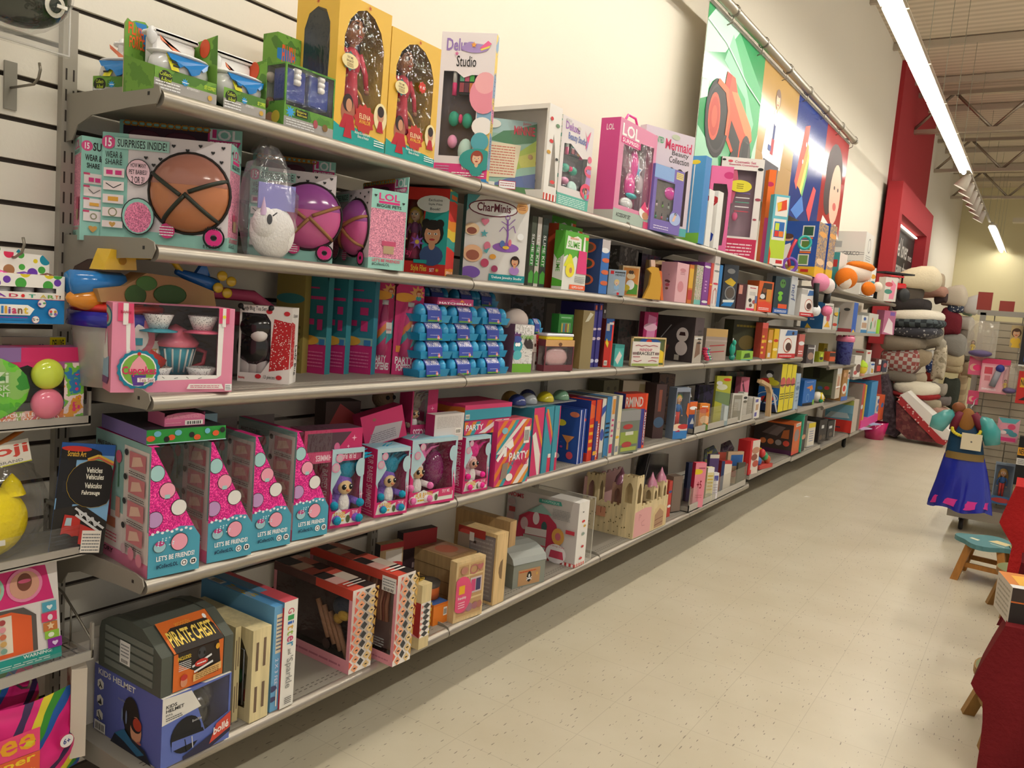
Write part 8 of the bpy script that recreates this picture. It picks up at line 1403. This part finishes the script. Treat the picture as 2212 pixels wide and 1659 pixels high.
o=slab('mattress','dark purple brown mattress leaning upright against the pile','mattress',[(1903,812),(1914,808),(1942,935),(1934,945),(1908,935)],12.3,.5,('b.3c3038.4c4048.60545c.x20',))
t=thing('toy_bucket','bright pink plastic bucket on the floor by the far shelves','bucket',(.35,12.0,0)); M().lathe([(.001,0),(.12,0),(.16,.24),(.15,.24)],(0,0,0),'g.c02868',20).build('bucket_body',t)
# ---------- end rack with hanging goods ----------
YR=7.35
t=thing('end_rack','grey metal end rack with wire grid and wheeled base on the right','display rack',(1.66,YR,0))
m=M(); m.box((0,-.3,.11),(1.4,.5,.2),'m.9a948a'); m.build('base_deck',t)
for x in (.1,1.2): 
    for y in (-.22,.4): m=M(); m.lathe([(.001,-.015),(.045,-.015),(.05,0),(.045,.015),(.001,.015)],(x,y,.05),'2c2a2a',16,0); m.box((x-.02,y-.02,.08),(x+.02,y+.02,.11),'555'); m.build('caster_wheel',t)
for x in (.04,1.3): M().box((x-.02,0,.2),(x+.02,.04,1.7),'m.9a948a').build('post',t)
M().box((.0,0,1.68),(1.4,.04,1.72),'m.9a948a').build('top_rail',t)
m=M()
for k in range(26): m.tube([(.05,.01,.25+.055*k),(1.3,.01,.25+.055*k)],.003,'m.8a8478',5)
for k in range(7): m.tube([(.12+.19*k,.015,.2),(.12+.19*k,.015,1.7)],.004,'m.8a8478',5)
m.build('wire_grid',t)
M().box((.04,.06,.2),(1.3,.07,1.64),'b8ae98').build('back_panel',t)
for k,(px_,l) in enumerate(((2134,'tall'),(2180,'short'))): P=at(px_,668,1,YR+.6); o=M().box((-.05,0,0),(.05,.04,(.14,.08)[k]),'8c3830').build('red_block',None,(P.x,YR+.02,1.72)); tag(o,'%s red wooden block standing on the end rack rail'%l,'block')
def hang(name,label,cat,x0,x1,y0,y1,yd,th,col,F,fill=None,z=None):
    A=at(x0,y1,1,YR-yd); B_=at(x1,y1,1,YR-yd); C_=at(x0,y0,1,YR-yd); w_=B_.x-A.x; h_=C_.z-A.z
    m,g=boxmesh(w_,h_,th,{'*':col},F)
    o=thing(name,label,cat,A,-PI/2); m.build('package',o)
    if g.v: g.build('clear_window',o)
    if fill: fill(o,w_,h_,th)
    o2=M().tube([(-th*.5,w_/2,h_-.01),(-.1,w_/2,h_-.005),(-yd-.0,w_/2,h_)],.003,'m.8a8478',6).build('peg_hook',o)
    return o
def dome(o,w_,h_,d):
    m=M(); m.ell((-.02,w_*.5,h_*.45),(.06,w_*.5,h_*.55),'t.c8bca8.22',20,12); m.build('clear_dome',o); m=M(); m.ell((0,w_*.5,h_*.1),(.05,w_*.4,h_*.1),'5c5078'); m.build('dome_base',o); doll(o,-.0,w_*.22,h_*.05,h_*.4,'c8a080','4c3428','d8b838','d8b838',wide=1)
CG='t.d0c8b8.25'
hang('doll_pack','large clear domed pack with small yellow gowned doll on the end rack','doll pack',2084,2150,690,768,.22,.01,CG,'',dome)
hang('doll_pack','smaller clear domed doll pack right of the microphone card','doll pack',2160,2199,782,848,.2,.01,CG,'',dome)
hang('microphone_toy','pink card pack with grey and blue toy microphone','toy',2113,2175,772,846,.2,.008,'d8909c','r 0 .85 1 1 c83860;p e0a8b0 .05,.05 .95,.05 .95,.8 .05,.8;r .12 .55 .4 .75 c84858;r .15 .35 .35 .5 c87880;x .1 .08 .6 .14 fff 2',lambda o,w_,h_,d:(M().tube([(.015,w_*.45,h_*.2),(.015,w_*.62,h_*.65)],.022,'8c8c94').build('mic_handle',o),M().ell((.02,w_*.66,h_*.74),(.03,.03,.03),'2c3880').build('mic_head',o)))
hang('toy_card','small pink toy card with figure left of the microphone card','toy',2090,2119,768,808,.18,.01,'c85878','e .4 .4 .2 .2 d8a090;e .65 .4 .2 .16 e03870;r 0 .85 1 1 c83860')
hang('toy_card','lower small pink toy card with figure above the dress hanger','toy',2088,2112,842,872,.18,.01,'c04868','e .4 .4 .2 .2 d8a090;e .65 .4 .2 .16 e03870')
hang('doll_card','yellow gowned doll card in clear bag at the upper right','doll card',2179,2207,702,750,.2,.01,'a8946c','g .45 .65 .2 c89870 4c3424 d8b038;p d8b038 .15,.0 .85,0 .6,.4 .35,.4')
hang('toy_box','black hanging box at the right edge with red band below it','toy',2199,2250,690,790,.25,.05,'242224','r .2 .1 .8 .3 3c5890;r 0 0 1 .03 ccc')
hang('toy_card','red hanging pack with black lettering at the right edge','toy',2192,2250,800,870,.22,.02,'b82c28','r .1 .5 .6 .8 d8a830;b .12 .55 .5 .75 222 NEW;p 2c2420 .1,.1 .8,.1 .7,.4')
hang('tea_set_pack','clear pack of pink and blue toy tea cups on the end rack','toy',2150,2198,900,952,.2,.02,'c8909c','p 58a0a8 .2,.8 .8,.8 1,1 0,1;e .3 .65 .14 .12 d890a0;e .65 .65 .14 .12 c84868;e .5 .45 .2 .1 4c8c98;e .75 .35 .16 .1 4c8890;r .1 .05 .9 .2 c83870;e .3 .4 .12 .08 e0c8c8')
hang('doll_box','boxed small doll in blue top and red trousers low on the end rack','doll',2139,2182,996,1086,.12,.05,'8898a8','wr .06 .2 .94 .95;r 0 0 1 .2 4878a8;e .5 .1 .2 .06 c84848',lambda o,w_,h_,d:doll(o,-.02,w_*.45,h_*.15,h_*.72,'d8a880','c89850','2c5c98','none','b83028'))
hang('doll_card','yellow and cream doll card tipped at the rack base','doll card',2184,2214,1046,1084,.2,.02,'c8b898','g .45 .6 .2 c89870 4c3424 d8b038')
hang('display_box','black display box with orange label at the right edge','box',2188,2250,941,1046,.3,.1,'1c1a1a','r 0 .62 .6 .78 d89828;b .05 .64 .5 .76 222 NEW BIG;r 0 .42 .8 .56 ccc8c0;x .05 .44 .7 .54 777 3')
# princess style dress
DY=6.75; c0=at(2074,1000,1,DY)
t=thing('costume_dress','child costume dress, blue satin skirt and teal sleeves, hanging on the end rack','dress',(c0.x,DY,0))
def zc(py): return at(2074,py,1,DY).z
def xc(px,py): return at(px,py,1,DY).x-c0.x
def loft(rows_,col,name,n=40,fold=0,nf=9,lab=None):
    m=M(); vs=[];fs=[]
    for j,(py,l,r,dp) in enumerate(rows_):
        zl=zc(py); xl,xr=xc(l,py),xc(r,py)
        for i in range(n):
            a=2*PI*i/n; k_=1+fold*math.sin(nf*a+.6*j)*(j/len(rows_)); vs.append(((xl+xr)/2+(xr-xl)/2*math.cos(a)*k_,dp*math.sin(a)*k_,zl+(.012*math.cos(a*nf/2) if fold and j==len(rows_)-1 else 0)))
    for j in range(len(rows_)-1):
        for i in range(n): fs.append([j*n+i,j*n+(i+1)%n,(j+1)*n+(i+1)%n,(j+1)*n+i])
    m.add(vs,fs,col,True); o=m.build(name,t); return o
loft([(982,2040,2128,.07),(1010,2030,2134,.09),(1040,2020,2138,.11),(1070,2010,2141,.12),(1088,2005,2142,.13),(1098,2004,2142,.13)],'g.1c2898','skirt',48,.08)
loft([(1074,2011,2140,.123),(1090,2006,2141,.132)],'c8308c','pink_hem',48,.06)
loft([(900,2066,2104,.03),(920,2056,2118,.05),(950,2048,2124,.06),(985,2040,2128,.075)],'123a58','bodice')
m=M()
for k in range(16): a=PI*k/15; m.ell((xc(2089,925)-.09*math.cos(a),-.065,zc(925)-.05*math.sin(a)),.012,'d8c838',8,6)
m.build('yellow_garland',t)
loft([(975,2043,2127,.075),(990,2038,2129,.085)],'7c6434','gold_belt')
for s_,pts,col,nm in ((0,[(2062,893),(2048,900),(2030,915),(2022,932)],'t.38a8a8.7','sheer_sleeve'),(1,[(2118,900),(2132,905),(2142,925),(2146,950)],'t.38a8a8.7','sheer_sleeve'),(0,[(2078,888),(2068,905),(2058,930)],'6c1c30','maroon_sleeve'),(1,[(2104,890),(2116,905),(2130,935)],'6c1c30','maroon_sleeve')):
    m=M(); m.tube([(xc(a,b_),-.03,zc(b_)) for a,b_ in pts],[.03,.05,.065,.05] if len(pts)==4 else [.03,.036,.025],col,12); m.build(nm,t)
M().ell((xc(2090,905),-.04,zc(905)),(.055,.02,.09),'8c5c28').build('tan_bodice',t)
M().ell((xc(2072,880),-.03,zc(880)),(.045,.03,.04),'7c4828').build('wig_bun',t)
m=M(); m.tube([(xc(2088,894),0,zc(894)),(xc(2098,884),0,zc(884)),(xc(2108,894),0,zc(894))],.006,'e0dcd4'); m.tube([(xc(2098,884),0,zc(884)),(xc(2098,876),0,zc(876)),(xc(2103,872),.02,zc(872)),(xc(2103,868),.1,zc(864)),(xc(2103,868),.6,zc(864))],.004,'m.aaa'); m.build('hanger',t)
m=M(); A=(xc(2076,966),-.09,zc(966)); face(m,A,(.13,0,0),(0,0,.12),(0,-1,0),'d8ccb0','e .5 .5 .05 .05 555'); m.build('price_tag',t)
# ---------- stools ----------
def stool(x,y,rz,label,seatcol,lobed,legcol='w.b07838',s=1):
    t=thing('kids_stool',label,'stool',(x,y,0),rz)
    m=M(); n=32; P=[]
    for k in range(n):
        a=2*PI*k/n; r=.165*(1+(.13*math.cos(4*a+.5) if lobed else 0)); P.append((r*math.cos(a)*s,r*math.sin(a)*s,.222))
    m.prism(P,(0,0,.028),legcol if not lobed else seatcol); 
    if not lobed: m.add([(p[0]*.97,p[1]*.97,.2505) for p in P],[list(range(n))],seatcol)
    else:
        m.add([(-.1,-.02,.2505),(-.05,-.05,.2505),(-.04,-.02,.2505),(-.09,.01,.2505)],[[0,1,2,3]],'e0d8b8'); m.add([(.0,.0,.2505),(.1,-.04,.2505),(.13,.03,.2505),(.04,.07,.2505)],[[0,1,2,3]],'d8c898'); m.add([(.02,-.06,.2505),(.1,-.09,.2505),(.1,-.075,.2505),(.02,-.045,.2505)],[[0,1,2,3]],'b8c8c0')
    m.build('seat',t)
    F=[(sx*.135*s,sy*.135*s) for sx,sy in ((-1,-1),(1,-1),(1,1),(-1,1))]
    for fx,fy in F:
        m=M(); tx,ty=fx*.62,fy*.62; q=.021
        m.add([(fx+a*q,fy+b_*q,0) for a,b_ in ((-1,-1),(1,-1),(1,1),(-1,1))]+[(tx+a*q,ty+b_*q,.222) for a,b_ in ((-1,-1),(1,-1),(1,1),(-1,1))],[[0,3,2,1],[4,5,6,7],[0,1,5,4],[1,2,6,5],[2,3,7,6],[3,0,4,7]],legcol); m.build('leg',t)
    for k in range(4):
        a,b_=F[k],F[(k+1)%4]; m=M(); f_=.83; p=V((a[0]*f_,a[1]*f_,.1)); e=V((b_[0]*f_,b_[1]*f_,.1)); N_=(e-p).cross(V((0,0,1))).normalized()*.009
        m.prism([p-N_-V((0,0,.014)),p+N_-V((0,0,.014)),p+N_+V((0,0,.014)),p-N_+V((0,0,.014))],e-p,legcol); m.build('stretcher',t)
    return t
stool(1.985,5.76,-.1,'small wooden stool with teal blue shaped seat and orange brown legs','58888c',True)
q=at(2154,1230,2,.24); stool(q.x+.15,q.y+.06,.3,'small round green topped stool, front one behind the red cloth','788058',False,'w.98703c',.95)
q=at(2175,1192,2,.24); stool(q.x+.17,q.y+.12,.1,'small round pale green topped stool, farther one near the blue stool','8c9868',False,'w.a07840')
q=at(2100,1596,2,0); stool(q.x+.15,q.y+.12,.25,'wooden stool under the dark red cloth with one leg showing','788058',False,'w.a07840',1.1)
def drape(name,label,Y,rows_,col,xr,nf,amp,back=.35):
    m=M(); n=30; vs=[];fs=[]
    for j,(py,l) in enumerate(rows_):
        A=at(l,py,1,Y); 
        for i in range(n+1):
            u=i/n; x=A.x+(xr-A.x)*u; vs.append((x,Y+amp*math.sin(nf*u*PI+.5*j)*(.3+.7*j/len(rows_)),A.z-.25*0*u))
    for j in range(len(rows_)-1):
        for i in range(n): a=j*(n+1)+i; fs.append([a,a+1,a+n+2,a+n+1])
    m.add(vs,fs,col,True)
    top=[vs[i] for i in range(n+1)]; k0=len(m.v); m.add([(p[0],p[1],p[2]) for p in top]+[(p[0],Y+back,p[2]) for p in top],[[i,i+1,n+2+i,n+1+i] for i in range(n)],col,True)
    lft=[vs[j*(n+1)] for j in range(len(rows_))]; q_=len(lft); m.add(lft+[(p[0]+.02,Y+back,p[2]) for p in lft],[[i,i+1,q_+i+1,q_+i] for i in range(q_-1)],col,True)
    o=m.build(name); tag(o,label,'cloth'); return o
drape('table_cloth','dark red fleece cloth draped at the right edge of the aisle',3.15,[(1352,2172),(1400,2142),(1440,2118),(1480,2096),(1500,2106),(1520,2122),(1560,2122),(1600,2118),(1640,2112),(1700,2104),(1800,2100)],'c.702024',2.75,5,.035)
drape('table_cloth','bright red cloth hanging higher behind the dark red one',4.4,[(1050,2194),(1080,2180),(1110,2166),(1130,2158),(1150,2168),(1180,2186),(1215,2178),(1238,2174)],'c.ac2828',2.8,4,.04,.3)
drape('table_cloth','deep red cloth between the bright and dark red drapes',4.1,[(1215,2206),(1260,2194),(1300,2176),(1340,2158),(1352,2152)],'c.5c1c20',2.8,5,.02,.2)
A=at(2176,1350,1,3.2); B_=at(2176,1268,1,3.2)
m,g=boxmesh(.3,B_.z-A.z,.2,{'*':'2c2624','T':'c87830','L':'c8c0b4'},'r 0 .6 1 .64 d87030;o .35 .4 .3 .27 aaa;p e08030 .2,.2 .4,.6 .5,.3;r 0 .64 1 1 3c302c;b .35 .68 .95 .95 e8a040 W','x .1 .1 .9 .9 a09888 6',T='r 0 0 1 .2 ddd;p e0a838 .1,.2 .6,.25 .5,.9 .1,.8;p 8c3020 .3,.4 .9,.3 .9,.8')
o=m.build('toy_box',None,(A.x,3.2,A.z+.002),-PI/2+.25); tag(o,'black boxed toy with orange flame print on the dark red cloth','toy')
